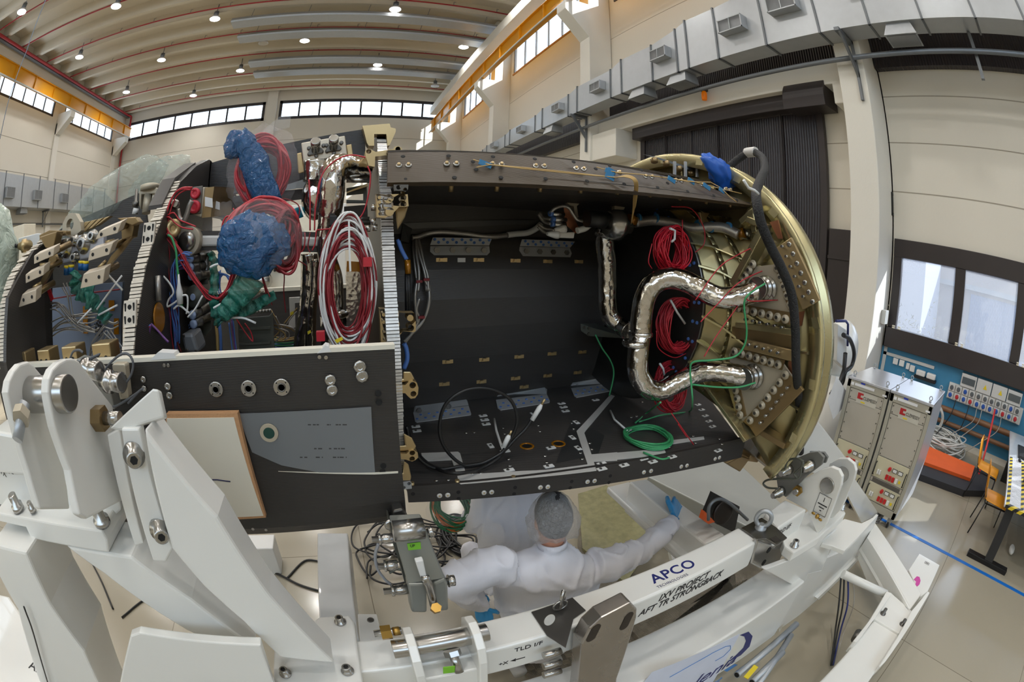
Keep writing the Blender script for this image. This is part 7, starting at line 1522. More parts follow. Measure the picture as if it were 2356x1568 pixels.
def limb(b, pts, radii, seg=18):
 P = spline(pts, 6); rr = []
 for i in range(len(pts) - 1):
  for k in range(6): t = k / 6; rr.append(radii[i] + (radii[i + 1] - radii[i]) * (t * t * (3 - 2 * t)))
 rr.append(radii[-1]); return b.tube(P, .1, seg, radii=rr)
def remesh(o, vox, folds=0., fs=9., smooth=3, stretch=(1, 1, 1)):
 m = o.modifiers.new('r', 'REMESH'); m.mode = 'VOXEL'; m.voxel_size = vox
 s = o.modifiers.new('s', 'SMOOTH'); s.iterations = smooth; s.factor = .5
 dg = bpy.context.evaluated_depsgraph_get(); me = bpy.data.meshes.new_from_object(o.evaluated_get(dg))
 o.modifiers.clear(); old = o.data; o.data = me
 if folds:
  for v in me.vertices:
   c = v.co; q = V3((c.x * fs * stretch[0], c.y * fs * stretch[1], c.z * fs * stretch[2]))
   n = _ns.noise(q) * .7 + max(0, 1 - abs(_ns.noise(q * 1.25 + V3((3, 1, 7)))) * 3.2) ** 2 * .75 - .2
   v.co = c + v.normal * n * folds
 for p in me.polygons: p.use_smooth = True
 return o
def hand(b, wrist, dirv, up, side, s=1., curl=.5):
 """palm and five bent fingers; side = direction of the thumb"""
 d, u, t = V3(dirv).normalized(), V3(up).normalized(), V3(side).normalized(); w = V3(wrist)
 loft(b, [(w, t * .027 * s, u * .021 * s), (w + d * .03 * s, t * .037 * s, u * .021 * s), (w + d * .075 * s, t * .042 * s, u * .018 * s), (w + d * .095 * s, t * .039 * s, u * .014 * s)], 16)
 for i, (o_, L) in enumerate(((.030, .066), (.011, .076), (-.009, .071), (-.028, .056))):
  p = w + d * .088 * s + t * o_ * s; pts = [p - d * .02 * s, p]; a = 0
  for k in range(3):
   a += curl * (.55 + .08 * i); L_ = L * s * (.45, .32, .25)[k]; p = p + (d * math.cos(a) - u * math.sin(a)) * L_ + t * (o_ * .12) * L_; pts.append(p)
  b.tube(pts, .009 * s, 10, radii=[.0095 * s, .0095 * s, .009 * s, .0083 * s, .007 * s]); b.sphere(pts[-1], .007 * s, 8)
 p = w + d * .03 * s + t * .03 * s; pts = [w + d * .02 * s + t * .012 * s, p, p + (t * .8 + d * .6 - u * .2).normalized() * .035 * s, p + (t * .8 + d * .6 - u * .2).normalized() * .035 * s + (t * .3 + d * .8 - u * .4).normalized() * .03 * s]
 b.tube(pts, .011 * s, 10, radii=[.014 * s, .0125 * s, .011 * s, .009 * s]); b.sphere(pts[-1], .009 * s, 8)
 return b
YH = 1.42
hc = onY(1272, 1192, YH)                      # head centre
PS = thing('person', 'person seen from behind in white coat, hair net and blue gloves, arms spread', 'person', (hc.x, hc.y - .02, 0))
hx = hc.x
neck = hc + V3((.0, -.02, -.16))
shL, shR = onY(1128, 1302, YH - .06), onY(1392, 1300, YH - .06)
elL, elR = onY(1050, 1335, YH - .10), onY(1480, 1262, YH - .02)
wrR = onY(1552, 1196, YH + .04); wrL = onY(1108, 1392, YH - .06)
wrL.z -= .0
midz = (shL.z + shR.z) / 2
hip = V3((hx + .03, YH + .06, midz - .52))
b = MB()
cx = (shL + shR) / 2; ux = (shR - shL) / 2
loft(b, [(hip + V3((0, 0, -.30)), (.235, 0, 0), (0, .15, 0)), (hip, (.22, 0, 0), (0, .135, 0)), (hip.lerp(cx, .45), ux * .95, (0, .13, 0)), (hip.lerp(cx, .75), ux * .95, (0, .13, 0)), (cx + V3((0, 0, -.05)), ux * 1.0, (0, .12, .01)), (cx + V3((0, 0, .02)), ux * .9, (0, .095, .02)), (cx.lerp(neck, .45) + V3((0, 0, .02)), ux * .52, (0, .075, .01)), (neck + V3((0, 0, .0)), (.068, 0, 0), (0, .066, 0)), (neck + V3((0, 0, .035)), (.064, 0, 0), (0, .064, 0))], 32)
limb(b, [cx.lerp(shR, .72), shR, shR.lerp(elR, .5), elR, elR.lerp(wrR, .5), wrR], [.098, .098, .086, .076, .068, .052])
limb(b, [cx.lerp(shL, .72), shL, shL.lerp(elL, .6), elL, elL.lerp(wrL, .55) + V3((-.02, 0, 0)), wrL], [.098, .098, .09, .08, .068, .052])
coat = b.obj('coat', M_coat, PS); remesh(coat, .0095, .02, 7, 4, (1.0, 1, .5))
b = MB(); b.lathe(neck + V3((0, 0, .012)), (0, .12, 1), [(0, .071), (.028, .068), (.03, .062), (.0, .062)], 30); b.obj('collar', M_coat, PS)
b = MB()
for s_ in (-1, 1): limb(b, [hip + V3((s_ * .09, 0, -.18)), V3((hx + s_ * .11, YH + .05, .55)), V3((hx + s_ * .12, YH + .04, .26))], [.10, .075, .062])
remesh(b.obj('trousers', M_trous, PS), .015, .01, 6)
for s_ in (-1, 1):
 b = MB(); loft(b, [(V3((hx + s_ * .12, YH - .04, .225)), (.045, 0, 0), (0, 0, .05)), (V3((hx + s_ * .12, YH + .06, .23)), (.05, 0, 0), (0, 0, .055)), (V3((hx + s_ * .13, YH + .17, .21)), (.05, 0, 0), (0, 0, .034)), (V3((hx + s_ * .13, YH + .22, .20)), (.03, 0, 0), (0, 0, .02))], 16); b.obj('overshoe', M_shoe, PS, smooth=True)
fw = V3((.10, 1, -.30)).normalized(); rt = fw.cross(V3((0, 0, 1))).normalized(); upv = rt.cross(fw)
HM = Matrix((rt, fw, upv)).transposed()
b = MB(); b.sphere(hc, .1, 24, (.78, .97, 1.12), HM)
b.sphere(hc + HM @ V3((0, .03, -.07)), .072, 18, (.82, 1, .9), HM)
b.tube([neck + V3((0, 0, -.03)), neck + V3((0, .01, .04)), hc + HM @ V3((0, -.015, -.06))], .058, 16)
for s_ in (-1, 1): b.sphere(hc + HM @ V3((s_ * .079, .0, -.015)), .032, 12, (.3, .6, 1), HM)
b.sphere(hc + HM @ V3((0, .105, -.03)), .018, 10, (.7, 1, 1.3), HM); b.sphere(hc + HM @ V3((0, .088, -.085)), .026, 10, (1, .6, .5), HM)
remesh(b.obj('head', M_skin, PS), .006, 0, 1, 4)
for s_ in (-1, 1): MB().sphere(hc + HM @ V3((s_ * .031, .088, -.005)), .012, 10).obj('eye', M_wht, PS)
b = MB(); b.sphere(hc + HM @ V3((0, -.012, .018)), .104, 28, (.82, .98, 1.14), HM)
for v in list(b.bm.verts):
 q = HM.inverted() @ (v.co - hc)
 if q.z < -.085 or (q.y > .02 and q.z < -.03) or (q.y > .055 and q.z < .05): v.co = hc + (v.co - hc) * .80
 else: v.co += (v.co - hc).normalized() * .004 * _ns.noise(v.co * 60)
b.obj('hair', M_hair, PS, smooth=True)
b = MB(); b.sphere(hc + HM @ V3((0, -.008, .0)), .125, 40, (.90, 1.0, 1.10), HM)
for v in b.bm.verts:
 q = HM.inverted() @ (v.co - hc); d = (v.co - hc).normalized()
 puff = .012 * _ns.noise(v.co * 16) + .007 * _ns.noise(v.co * 40) + (.012 if abs(q.x) > .07 and q.z < .02 else 0)
 if q.z < -.085: puff -= .03 * min(1, (-.085 - q.z) / .03)
 v.co += d * puff
b.obj('hair_net', M_net, PS, smooth=True)
b = MB(); hand(b, wrR + V3((.004, .012, .012)), V3((.62, .55, .12)), V3((-.2, -.25, 1)), V3((-.62, .3, .72)), 1.5, .95); limb(b, [wrR + V3((-.03, -.01, -.02)), wrR + V3((.01, .01, .012))], [.034, .031])
g = b.obj('glove', M_glove, PS); remesh(g, .0035, 0, 1, 3)
b = MB(); hand(b, wrL + V3((.0, .0, -.01)), V3((.15, -.05, -1)), V3((-.2, -1, 0)), V3((.9, -.2, 0)), 1.06, .3); limb(b, [wrL + V3((0, 0, .05)), wrL + V3((0, 0, -.01))], [.037, .033])
g = b.obj('glove', M_glove, PS); remesh(g, .0035, 0, 1, 3)
y2 = 2.05; p2 = onY(1172, 1200, y2)
P2 = thing('person', 'person in a white coat crouching farther back, mostly hidden under the spacecraft', 'person', (p2.x, y2, 0))
b = MB(); cx2 = p2 + V3((.03, .05, .0))
loft(b, [(V3((cx2.x, y2 + .12, .32)), (.20, 0, 0), (0, .2, 0)), (V3((cx2.x, y2 + .1, .55)), (.21, 0, 0), (0, .17, 0)), (cx2 + V3((0, 0, -.05)), (.20, 0, 0), (0, .14, 0)), (cx2 + V3((0, .05, .22)), (.19, 0, 0), (0, .11, 0)), (cx2 + V3((0, .08, .28)), (.08, 0, 0), (0, .07, 0)), (cx2 + V3((0, .09, .33)), (.06, 0, 0), (0, .06, 0))], 28)
for s_ in (-1, 1): limb(b, [cx2 + V3((s_ * .15, .04, .2)), cx2 + V3((s_ * .21, .05, .0)), cx2 + V3((s_ * .2, .22, -.15)), cx2 + V3((s_ * .12, .38, -.1))], [.075, .068, .058, .045])
remesh(b.obj('coat', M_coat, P2), .014, .022, 8, 4, (1, 1, .5))
b = MB()
for s_ in (-1, 1): limb(b, [V3((cx2.x + s_ * .1, y2 + .1, .36)), V3((cx2.x + s_ * .16, y2 + .42, .42)), V3((cx2.x + s_ * .14, y2 + .22, .08))], [.1, .075, .06])
remesh(b.obj('trousers', M_trous, P2), .016, .01, 6)
for s_ in (-1, 1): MB().sphere((cx2.x + s_ * .14, y2 + .27, .05), .06, 14, (.8, 1.9, .8)).obj('overshoe', M_shoe, P2)
h2 = cx2 + V3((0, .12, .44))
b = MB(); b.sphere(h2, .1, 20, (.78, .95, 1.12)); b.tube([h2 + V3((0, -.02, -.14)), h2 + V3((0, 0, -.05))], .056, 14); b.sphere(h2 + V3((0, .1, -.03)), .018, 8)
for s_ in (-1, 1): b.sphere(h2 + V3((s_ * .08, 0, -.01)), .03, 10, (.3, .6, 1))
remesh(b.obj('head', M_skin, P2), .007, 0, 1, 4)
MB().sphere(h2 + V3((0, -.005, .015)), .118, 24, (.9, 1, 1.05)).obj('hair_net', M_net, P2)
for s_ in (-1, 1):
 b = MB(); hand(b, cx2 + V3((s_ * .12, .38, -.1)), (-s_ * .3, 1, .2), (0, 0, 1), (-s_, 0, 0), 1, .5); remesh(b.obj('glove', M_glove, P2), .004, 0, 1, 3)
# electrical cabinets
M_cab = mat('cabinet_grey', (172, 168, 154), .4, .1, var=.02)
M_cabp = mat('cabinet_panel', (186, 180, 168), .45, .1, var=.02)
M_cabt = mat('cabinet_top', (196, 198, 204), .22, .4, var=.02)
M_cream2 = mat('cream_module', (206, 200, 172), .5)
M_brk = mat('breaker_red', (196, 34, 36), .4)
M_paper = mat('paper', (228, 228, 230), .8)
def cabinet(y0, y1, label):
 X0, X1 = 4.93, 5.86; zb, zt = .14, 1.52
 t = thing('equipment_cabinet', label, 'cabinet', (5.4, (y0 + y1) / 2, 0), 'grey equipment cabinets')
 MB().bx((X0 + .03, y0 + .01, zb), (X1, y1 - .01, zt - .03)).obj('body', mat('cabinet_side', (196, 199, 206), .3, .2, var=.02), t, bevel=.006)
 MB().bx((X0 - .01, y0 + .003, zt - .03), (X1 + .01, y1 - .003, zt)).obj('top', M_cabt, t, bevel=.006)
 f = MB()
 for a in ((y0 + .01, zb, y0 + .06, zt - .03), (y1 - .06, zb, y1 - .01, zt - .03), (y0 + .01, zt - .12, y1 - .01, zt - .03), (y0 + .01, zb, y1 - .01, zb + .09)): f.bx((X0, a[0], a[1]), (X0 + .04, a[2], a[3]))
 f.obj('front_frame', M_cab, t, bevel=.004)
 w0, w1 = y0 + .065, y1 - .065; yc = (y0 + y1) / 2
 def unit(z0, z1, nm, m): return MB().bx((X0 + .012, w0, z0), (X0 + .03, w1, z1)).obj(nm, m, t, bevel=.003)
 u = unit(1.27, 1.395, 'blank_panel', M_cabp); u2 = unit(.78, 1.265, 'blank_panel', M_cabp)
 for z in (1.36, 1.29, 1.22, 1.1, .98, .86, .8):
  for y in (w0 + .02, w1 - .02): MB().cyl((X0 + .012, y, z), (X0 + .006, y, z), .008, 6).obj('screw', M_steeld, t)
 MB().bx((X0 + .008, yc - .16, 1.25), (X0 + .012, yc + .13, 1.385)).obj('logo_label', mat('label_grey', (200, 196, 184), .5), t)
 MB().prism([(X0 + .006, yc + .12 - a * .08, 1.30 + c * .07) for a, c in ((0, 0), (1, 0), (1, .3), (.55, .3), (.55, .7), (1, .7), (1, 1), (0, 1))], (-.002, 0, 0)).obj('red_logo', mat('logo_red', (176, 34, 40), .45), t)
 text('lettering', 'CLEMESSY', (X0 + .006, yc + .035, 1.305), (0, -1, 0), (0, 0, 1), .052, M_ink, t, sx=.85)
 MB().bx((X0 + .005, yc + .0, 1.265), (X0 + .008, yc + .06, 1.278)).obj('yellow_tag', M_ylw, t)
 MB().bx((X0 - .003, y1 - .40, zt - .085), (X0, y1 - .12, zt - .055)).obj('title_strip', M_paper, t)
 MB().bx((X0 - .003, y1 - .26, zt - .05), (X0, y1 - .20, zt - .033)).obj('blue_sticker', mat('blue_sticker', (50, 70, 190), .5), t)
 MB().bx((X0 - .003, y1 - .105, zt - .09), (X0, y1 - .065, zt - .055)).obj('small_label', M_paper, t); MB().bx((X0 - .003, y0 + .03, zt - .1), (X0, y0 + .09, zt - .08)).obj('small_label', M_paper, t)
 for z0 in (.52, .24):
  m = unit(z0, z0 + .25 if z0 > .4 else z0 + .21, 'power_unit', M_cream2)
  MB().cyl((X0 + .012, yc + .02, z0 + .16), (X0 - .03, yc + .02, z0 + .16), .022, 14).obj('emergency_button', M_brk, m)
  for k in range(2):
   o = MB().bx((X0 + .004, yc - .055 - .085 * k - .035, z0 + .135), (X0 + .012, yc - .055 - .085 * k + .035, z0 + .18)).obj('meter_bezel', M_blk, m); MB().bx((X0 + .001, yc - .055 - .085 * k - .028, z0 + .14), (X0 + .004, yc - .055 - .085 * k + .028, z0 + .175)).obj('meter_window', M_wht, o)
  for k in range(4): MB().bx((X0 - .01, yc + .05 - .048 * k - .04, z0 + .03), (X0 + .012, yc + .05 - .048 * k - .005, z0 + .085)).obj('breaker', M_brk if k < 3 else M_wht, m)
  for y in (yc + .17, yc + .14): MB().bx((X0 - .01, y - .012, z0 + .05), (X0 + .012, y + .012, z0 + .10)).obj('switch', M_wht, m)
  MB().bx((X0 + .009, yc - .18, z0 + .04), (X0 + .012, yc - .15, z0 + .075)).obj('warning_label', M_ylw, m)
  for y in (w0 + .015, w1 - .015):
   h = MB().tube([(X0 + .012, y, z0 + .02), (X0 - .025, y, z0 + .03), (X0 - .025, y, z0 + .17), (X0 + .012, y, z0 + .18)], .008, 6); h.obj('handle', M_blk, m)
 v = unit(.46, .51, 'vent_panel', M_cabp); MB().bx((X0 + .008, w0 + .03, .462), (X0 + .012, w1 - .03, .508)).obj('vent', wave_bump(mat('vent_slots', (120, 116, 106), .6), 40, 'Z', 1, .01), v)
 for x in (X0 + .06, X1 - .06):
  for y in (y0 + .07, y1 - .07):
   o = MB().cyl((x, y - .015, .05), (x, y + .015, .05), .05, 14).obj('caster', M_blk, t); MB().hull([(x - .03, y - .025, .05), (x + .03, y - .025, .05), (x + .03, y + .025, .05), (x - .03, y + .025, .05)], [(x - .04, y - .035, .14), (x + .04, y - .035, .14), (x + .04, y + .035, .14), (x - .04, y + .035, .14)]).obj('fork', M_galv, o)
   c = V3((x, y, zt)); e = MB(); e.lathe(c, (0, 0, 1), [(0, .018), (.02, .012)], 10); e.tube([c + V3((0, .02 * math.cos(a), .04 + .022 * math.sin(a))) for a in [2 * PI * k / 14 for k in range(14)]], .006, 6, closed=True); e.obj('eye_bolt', M_galv, t)
cabinet(1.262, 1.875, 'left grey equipment cabinet, partly hidden behind the white lug plate')
cabinet(.645, 1.258, 'right grey equipment cabinet, its pale side and front caster in view')
# wall services behind the cabinets
xw = XR - .03
t = thing('socket_panel', 'row of wall sockets with red and blue covers under the brown window', 'socket panel', (9.15, 0, .9))
MB().bx((xw - .06, -1.0, .82), (xw, .95, 1.12)).obj('base', mat('socket_grey', (206, 208, 206), .5), t)
for k in range(11):
 y = .87 - .172 * k
 for z, c in ((1.04, 0), (.9, 1)):
  o = MB().bx((xw - .1, y - .075, z - .065), (xw - .06, y + .075, z + .065)).obj('socket', mat('socket_grey', (206, 208, 206), .5), t, bevel=.006)
  m = [mat('socket_blue', (34, 84, 170), .4), mat('socket_red', (190, 40, 50), .4), mat('socket_dark', (90, 96, 100), .5)][2 if c == 0 and k not in (2, 9) else (1 if k in (1, 3, 8, 10) else 0)]
  MB().lathe((xw - .1, y, z), (-1, 0, 0), [(0, .045), (.02, .04), (.03, .03)], 14).obj('socket_cover', m, o)
for y in (.5, .1, -.3, -.7):
 o = MB().bx((xw - .1, y - .19, 1.12), (xw, y + .19, 1.36)).obj('breaker_box', mat('socket_grey', (206, 208, 206), .5), t, bevel=.01)
 if y in (.5, -.7): MB().bx((xw - .11, y - .16, 1.18), (xw - .1, y + .16, 1.30)).obj('smoked_cover', mat('smoked_window', (84, 92, 96), .2), o)
 else: MB().prism([(xw - .102, y + .02, 1.2), (xw - .102, y - .08, 1.2), (xw - .102, y - .03, 1.29)], (-.002, 0, 0)).obj('warning_sticker', M_ylw, o)
for i, (y, z) in enumerate(((2.36, 1.17), (2.2, 1.17), (2.04, 1.15), (1.92, 1.13))):
 o = MB().bx((xw - .05, y - .06 + .02 * (i == 2), z - .06), (xw, y + .06 - .02 * (i == 2), z + .06)); tag(o.obj('wall_socket', M_wht, bevel=.005), ['white wall socket nearest the column', 'white wall socket second from the column', 'small white wall box third from the column', 'white wall socket last before the router shelf'][i], 'wall socket', 'white wall sockets')
t = thing('router_shelf', 'black shelf with two white routers on the blue wall', 'shelf', (9.1, 1.55, 1.0))
MB().bx((xw - .16, 1.28, 1.0), (xw, 1.82, 1.05)).obj('shelf', M_blk, t)
for y in (1.68, 1.42): tag(MB().bx((xw - .14, y - .11, 1.052), (xw - .02, y + .11, 1.16)).obj('router', M_wht, bevel=.02), 'white router on the black wall shelf, %s' % ('nearer the column' if y > 1.5 else 'nearer the socket panel'), 'router', 'white routers')
for i, (z, r) in enumerate(((.62, .055), (.38, .045))): tag(MB().tube([(9.06, 2.7, z), (9.06, -3.5, z)], r, 10).obj('heating_pipe', mat('brown_pipe', (128, 92, 66), .45)), '%s brown heating pipe along the blue wall' % ('upper, thicker' if i == 0 else 'lower, thinner'), 'pipe')
rnd = random.Random(8)
b = MB(); coil_tubes(b, (8.6, .75, .16), (0, 0, 1), (0, 1, 0), .42, .5, 22, .014, 31, .35, 6, 30, .12); tag(b.obj('white_cable_heap', mat('white_cable', (206, 206, 202), .5)), 'heap of white cables on the floor behind the cabinets', 'cable heap')
b = MB(); coil_tubes(b, (8.9, 1.1, .42), (1, 0, .2), (0, 0, 1), .22, .26, 7, .014, 33, .1, 6, 30, .03); tag(b.obj('white_cable_coil', mat('white_cable', (206, 206, 202), .5)), 'coil of white cable leaning on the brown pipes', 'cable coil')
for i, (y, y2, m) in enumerate(((.7, 1.0, M_blk), (.35, .5, M_blk), (.15, .9, M_silw), (0.02, .6, M_silw), (-.5, .2, M_silw))):
 tag(MB().tube(spline([(9.02, y, .85), (8.95, y + .02, .6), (8.9, (y + y2) / 2, .3), (8.7, y2, .03)], 8), .011, 6).obj('power_lead', m), ['black power lead hanging from the first socket', 'black power lead hanging from the second socket', 'pale power lead hanging near the second socket', 'pale power lead looping to the cable heap', 'pale power lead below the middle sockets'][i], 'power lead', 'leads hanging from the sockets')
M_oran = mat('ramp_orange', (226, 96, 34), .6)
t = thing('cable_ramp', 'orange and black floor ramp behind the cabinets', 'ramp', (7.2, .4, 0))
MB().prism([(6.6, 1.6, 0), (6.9, -.15, 0), (7.3, -.62, 0), (8.1, -.55, 0), (8.1, 1.6, 0)], (0, 0, .10)).obj('base', mat('rubber_black', (44, 44, 48), .7), t)
MB().prism([(7.05, 1.5, .1), (7.35, -.2, .1), (8.0, -.2, .1), (8.0, 1.5, .1)], (0, 0, .05)).obj('top', M_oran, t)
struct(MB().bx((5.075, -5, 0), (5.135, 3.6, .003)).obj('floor_tape', mat('blue_floor_tape', (20, 104, 190), .35)))
t = thing('work_table', 'white topped work table with a black foot and striped tape edges', 'table', (6.4, -1.3, 0))
MB().bx((5.30, -3.2, .70), (8.8, -.78, .735)).obj('table_top', mat('table_top', (208, 212, 218), .18, .1), t, bevel=.004)
M_hz = mat('hazard_tape', (224, 196, 30), .45, var=0)
nt = M_hz.node_tree; bb = nt.nodes['Principled BSDF']; tcx = nt.nodes.new('ShaderNodeTexCoord'); wv = nt.nodes.new('ShaderNodeTexWave'); wv.inputs['Scale'].default_value = 4; wv.bands_direction = 'DIAGONAL'; rpx = nt.nodes.new('ShaderNodeValToRGB'); rpx.color_ramp.interpolation = 'CONSTANT'
rpx.color_ramp.elements[0].color = (.012, .012, .012, 1); rpx.color_ramp.elements[1].position = .5; rpx.color_ramp.elements[1].color = (.75, .55, .02, 1)
nt.links.new(tcx.outputs['Object'], wv.inputs['Vector']); nt.links.new(wv.outputs['Fac'], rpx.inputs[0]); nt.links.new(rpx.outputs[0], bb.inputs['Base Color'])
MB().bx((5.295, -3.2, .7355), (5.36, -.8, .738)).bx((5.293, -3.2, .70), (5.298, -.8, .737)).obj('edge_tape', M_hz, t)
MB().bx((5.36, -.86, .7355), (7.2, -.80, .738)).bx((5.36, -1.12, .7355), (7.2, -1.06, .738)).obj('edge_tape', M_hz, t)
MB().bx((5.36, -1.06, .7356), (7.2, -.86, .7376)).obj('foil_strip', film_mat('white_film', (226, 226, 230), .95, 12, .2), t)
MB().hull([(5.30, -1.02, .06), (5.37, -1.02, .06), (5.37, -.88, .06), (5.30, -.88, .06)], [(5.50, -1.0, .70), (5.57, -1.0, .70), (5.57, -.86, .70), (5.50, -.86, .70)]).obj('leg', mat('black_metal', (28, 28, 30), .4, .3), t)
MB().bx((5.28, -1.32, 0), (5.38, -.58, .06)).obj('foot', mat('black_metal', (28, 28, 30), .4, .3), t, bevel=.006)
MB().bx((8.3, -1.1, 0), (8.4, -.9, .70)).obj('leg', mat('black_metal', (28, 28, 30), .4, .3), t)
k = thing('keyboard', 'black keyboard on the white table', 'keyboard', (7.6, -1.1, .735))
MB().bx((7.3, -1.2, .737), (8.0, -.98, .757)).obj('case', M_blk, k, bevel=.005); MB().bx((7.33, -1.18, .757), (7.97, -1.0, .764)).obj('keys', wave_bump(mat('keys', (44, 44, 46), .5), 30, 'X', 1, .01), k)
tag(MB().sphere((7.15, -1.02, .755), .06, 12, (1, .7, .45)).obj('mouse', M_blk), 'black mouse beside the keyboard', 'mouse')
m = thing('monitor', 'black monitor at the right edge of the table', 'monitor', (8.3, -1.35, .735)); MB().bx((8.2, -1.75, .95), (8.27, -1.15, 1.55)).obj('screen', M_blk, m, bevel=.01); MB().cyl((8.3, -1.4, .737), (8.3, -1.4, .75), .16, 18).obj('stand', M_blk, m); MB().bx((8.27, -1.44, .75), (8.31, -1.36, 1.1)).obj('neck', M_blk, m)
k = thing('desk_phone', 'black desk phone with a lit screen near the striped table edge', 'phone', (6.25, -1.12, .735))
MB().hull([(6.15, -1.3, .74), (6.40, -1.3, .74), (6.40, -1.12, .74), (6.15, -1.12, .74)], [(6.30, -1.3, .90), (6.42, -1.3, .90), (6.42, -1.12, .90), (6.30, -1.12, .90)]).obj('case', M_blk, k, bevel=.008)
MB().prism([(6.205, -1.29, .80), (6.275, -1.29, .885), (6.275, -1.17, .885), (6.205, -1.17, .80)], (-.003, 0, .003)).obj('screen', mat('phone_screen', (170, 190, 200), .2, emit=(.6, .75, .9), estr=.4), k)
MB().tube([(6.2, -1.09, .78), (6.27, -1.08, .86), (6.38, -1.09, .90)], .02, 8).obj('handset', M_blk, k)
M_och = mat('orange_plastic', (236, 158, 20), .38, var=.03)
def chair(x, y, rz, label):
 t = thing('stacking_chair', label, 'chair', (x, y, 0), 'orange plastic chairs'); M = Matrix.Translation((x, y, 0)) @ Matrix.Rotation(rz, 4, 'Z')
 T = lambda p: M @ V3(p)
 def shell(nm, pts, w):
  b = MB(); R = [[b.bm.verts.new(T((px_, u * w * f, pz + c * (abs(u) ** 2)))) for u in (-1, -.6, 0, .6, 1)] for px_, pz, f, c in pts]
  for A, B in zip(R, R[1:]):
   for i in range(4): b.bm.faces.new([A[i], A[i + 1], B[i + 1], B[i]]).smooth = True
  o = b.obj(nm, M_och, t); q = o.modifiers.new('s', 'SOLIDIFY'); q.thickness = .008; return o
 shell('seat', [(.22, .42, .9, -.01), (.2, .445, 1, .01), (0, .44, 1, .03), (-.18, .44, .95, .04), (-.22, .47, .9, .03)], .22)
 shell('backrest', [(-.22, .47, .9, .0), (-.25, .60, .95, 0), (-.29, .75, 1, 0), (-.31, .84, .95, 0), (-.315, .86, .85, 0)], .21)
 for s_ in (-1, 1):
  MB().tube([T((.2, s_ * .19, .43)), T((.23, s_ * .24, .01))], .011, 8).obj('leg', M_blk, t); MB().tube([T((-.2, s_ * .19, .43)), T((-.27, s_ * .24, .01))], .011, 8).obj('leg', M_blk, t)
  MB().tube([T((.2, s_ * .19, .425)), T((-.2, s_ * .19, .43)), T((-.26, s_ * .18, .62))], .011, 8).obj('side_rail', M_blk, t)
 MB().tube([T((-.2, -.19, .425)), T((-.2, .19, .425))], .010, 8).obj('cross_rail', M_blk, t)
chair(6.1, -.72, R_(-85), 'orange plastic chair at the striped table end, seen from the side')
chair(7.1, -.46, R_(-95), 'orange plastic chair farther back between the table and the ramp')
tag(MB().cyl((7.8, -.35, .02), (8.7, -.28, 1.0), .022, 8).obj('barrier_pole', mat('red_white_pole', (214, 60, 60), .5)), 'red and white pole leaning behind the orange chair', 'pole')
tag(MB().sphere((5.9, -1.35, .05), .09, 12, (1.4, .6, .5)).obj('sports_shoe', M_wht), 'white shoe under the table', 'shoe')
b = MB(); coil_tubes(b, (5.0, 1.02, .04), (0, 0, 1), (0, 1, 0), .12, .16, 8, .008, 41, .2, 6, 24, .03); tag(b.obj('grey_cable_coil', M_silw), 'coil of grey cable on the floor under the cabinets', 'cable coil')
t = thing('pressure_vessel', 'round white vessel with a blue handle and black hose behind the gold ring', 'vessel', (5.0, 2.35, 0))
c = onY(1948, 800, 2.3)
MB().sphere(c + V3((.0, .1, -.05)), .42, 20, (1, .6, 1)).cyl(c + V3((0, .1, -.35)), (c.x, c.y + .1, 0.0), .34, 20).obj('tank', M_white, t)
MB().hull([onY(*p, 2.1) for p in ((1928, 745), (1950, 760), (1945, 850), (1925, 830))], [onY(*p, 2.1) + V3((.05, .12, 0)) for p in ((1928, 745), (1950, 760), (1945, 850), (1925, 830))]).obj('valve_block', M_wht, t, bevel=.01)
MB().tube([onY(*p, 2.05) for p in ((1924, 738), (1946, 738), (1951, 745), (1950, 795))], .016, 8).obj('handle', mat('blue_handle', (40, 50, 110), .4), t)
MB().tube(spline([onY(*p, 2.0) for p in ((1940, 770), (1955, 780), (1965, 810), (1960, 840), (1945, 855), (1938, 880), (1925, 895), (1912, 906))], 6), .028, 8).obj('hose', M_blk, t)
MB().tube([onY(*p, 1.98) for p in ((1945, 812), (1942, 850), (1934, 875), (1915, 902))], .03, 8).obj('lever', M_blk, t)
tag(MB().prism([onY(*p, 1.9) for p in ((1925, 865), (1950, 905), (1945, 930), (1917, 965), (1904, 920))], (0.01, .004, 0)).obj('paper_sheet', M_paper), 'white printed paper sheet hanging behind the gold ring', 'paper')
t = thing('floor_post', 'short dark post on a square foot behind the ring', 'post', (5.0, 2.3, 0)); q = onZ(1887, 967, 0.0); MB().bx((q.x - .06, q.y - .06, .02), (q.x + .06, q.y + .06, .55)).obj('post', M_steeld, t); MB().bx((q.x - .18, q.y - .18, 0), (q.x + .18, q.y + .18, .02)).obj('foot', M_steeld, t)
# hose with blue wrap over the ring, loose cables in the aft bay
Yh = lambda x: 1.62 if x < 1700 else max(.93, 1.62 - (x - 1700) / 62 * .66)
hz = [(1672, 388), (1700, 365), (1728, 350), (1752, 360), (1760, 385), (1750, 412), (1740, 440), (1742, 470), (1752, 515), (1775, 570), (1800, 620), (1822, 680), (1830, 760), (1832, 850), (1840, 950), (1842, 1040)]
HP = [onY(x, y, (1.55, 1.5, 1.42, 1.32, 1.22, 1.12, 1.05, 1.0, .98, .97, .95, .93, .92, .92, .95, 1.0)[i]) for i, (x, y) in enumerate(hz)]
t = thing('braided_hose', 'thick black braided hose arching from the blue wrapped connector down across the gold ring', 'hose', HP[0])
MB().tube(spline(HP, 8), .021, 14).obj('hose', mat('black_braid', (30, 30, 31), .6, bump=.6, bscale=160), t)
MB().lathe(HP[2] - (HP[3] - HP[1]).normalized() * .04, HP[3] - HP[1], [(0, .026), (.01, .028), (.07, .028), (.08, .026)], 14).obj('sleeve', M_alu, t)
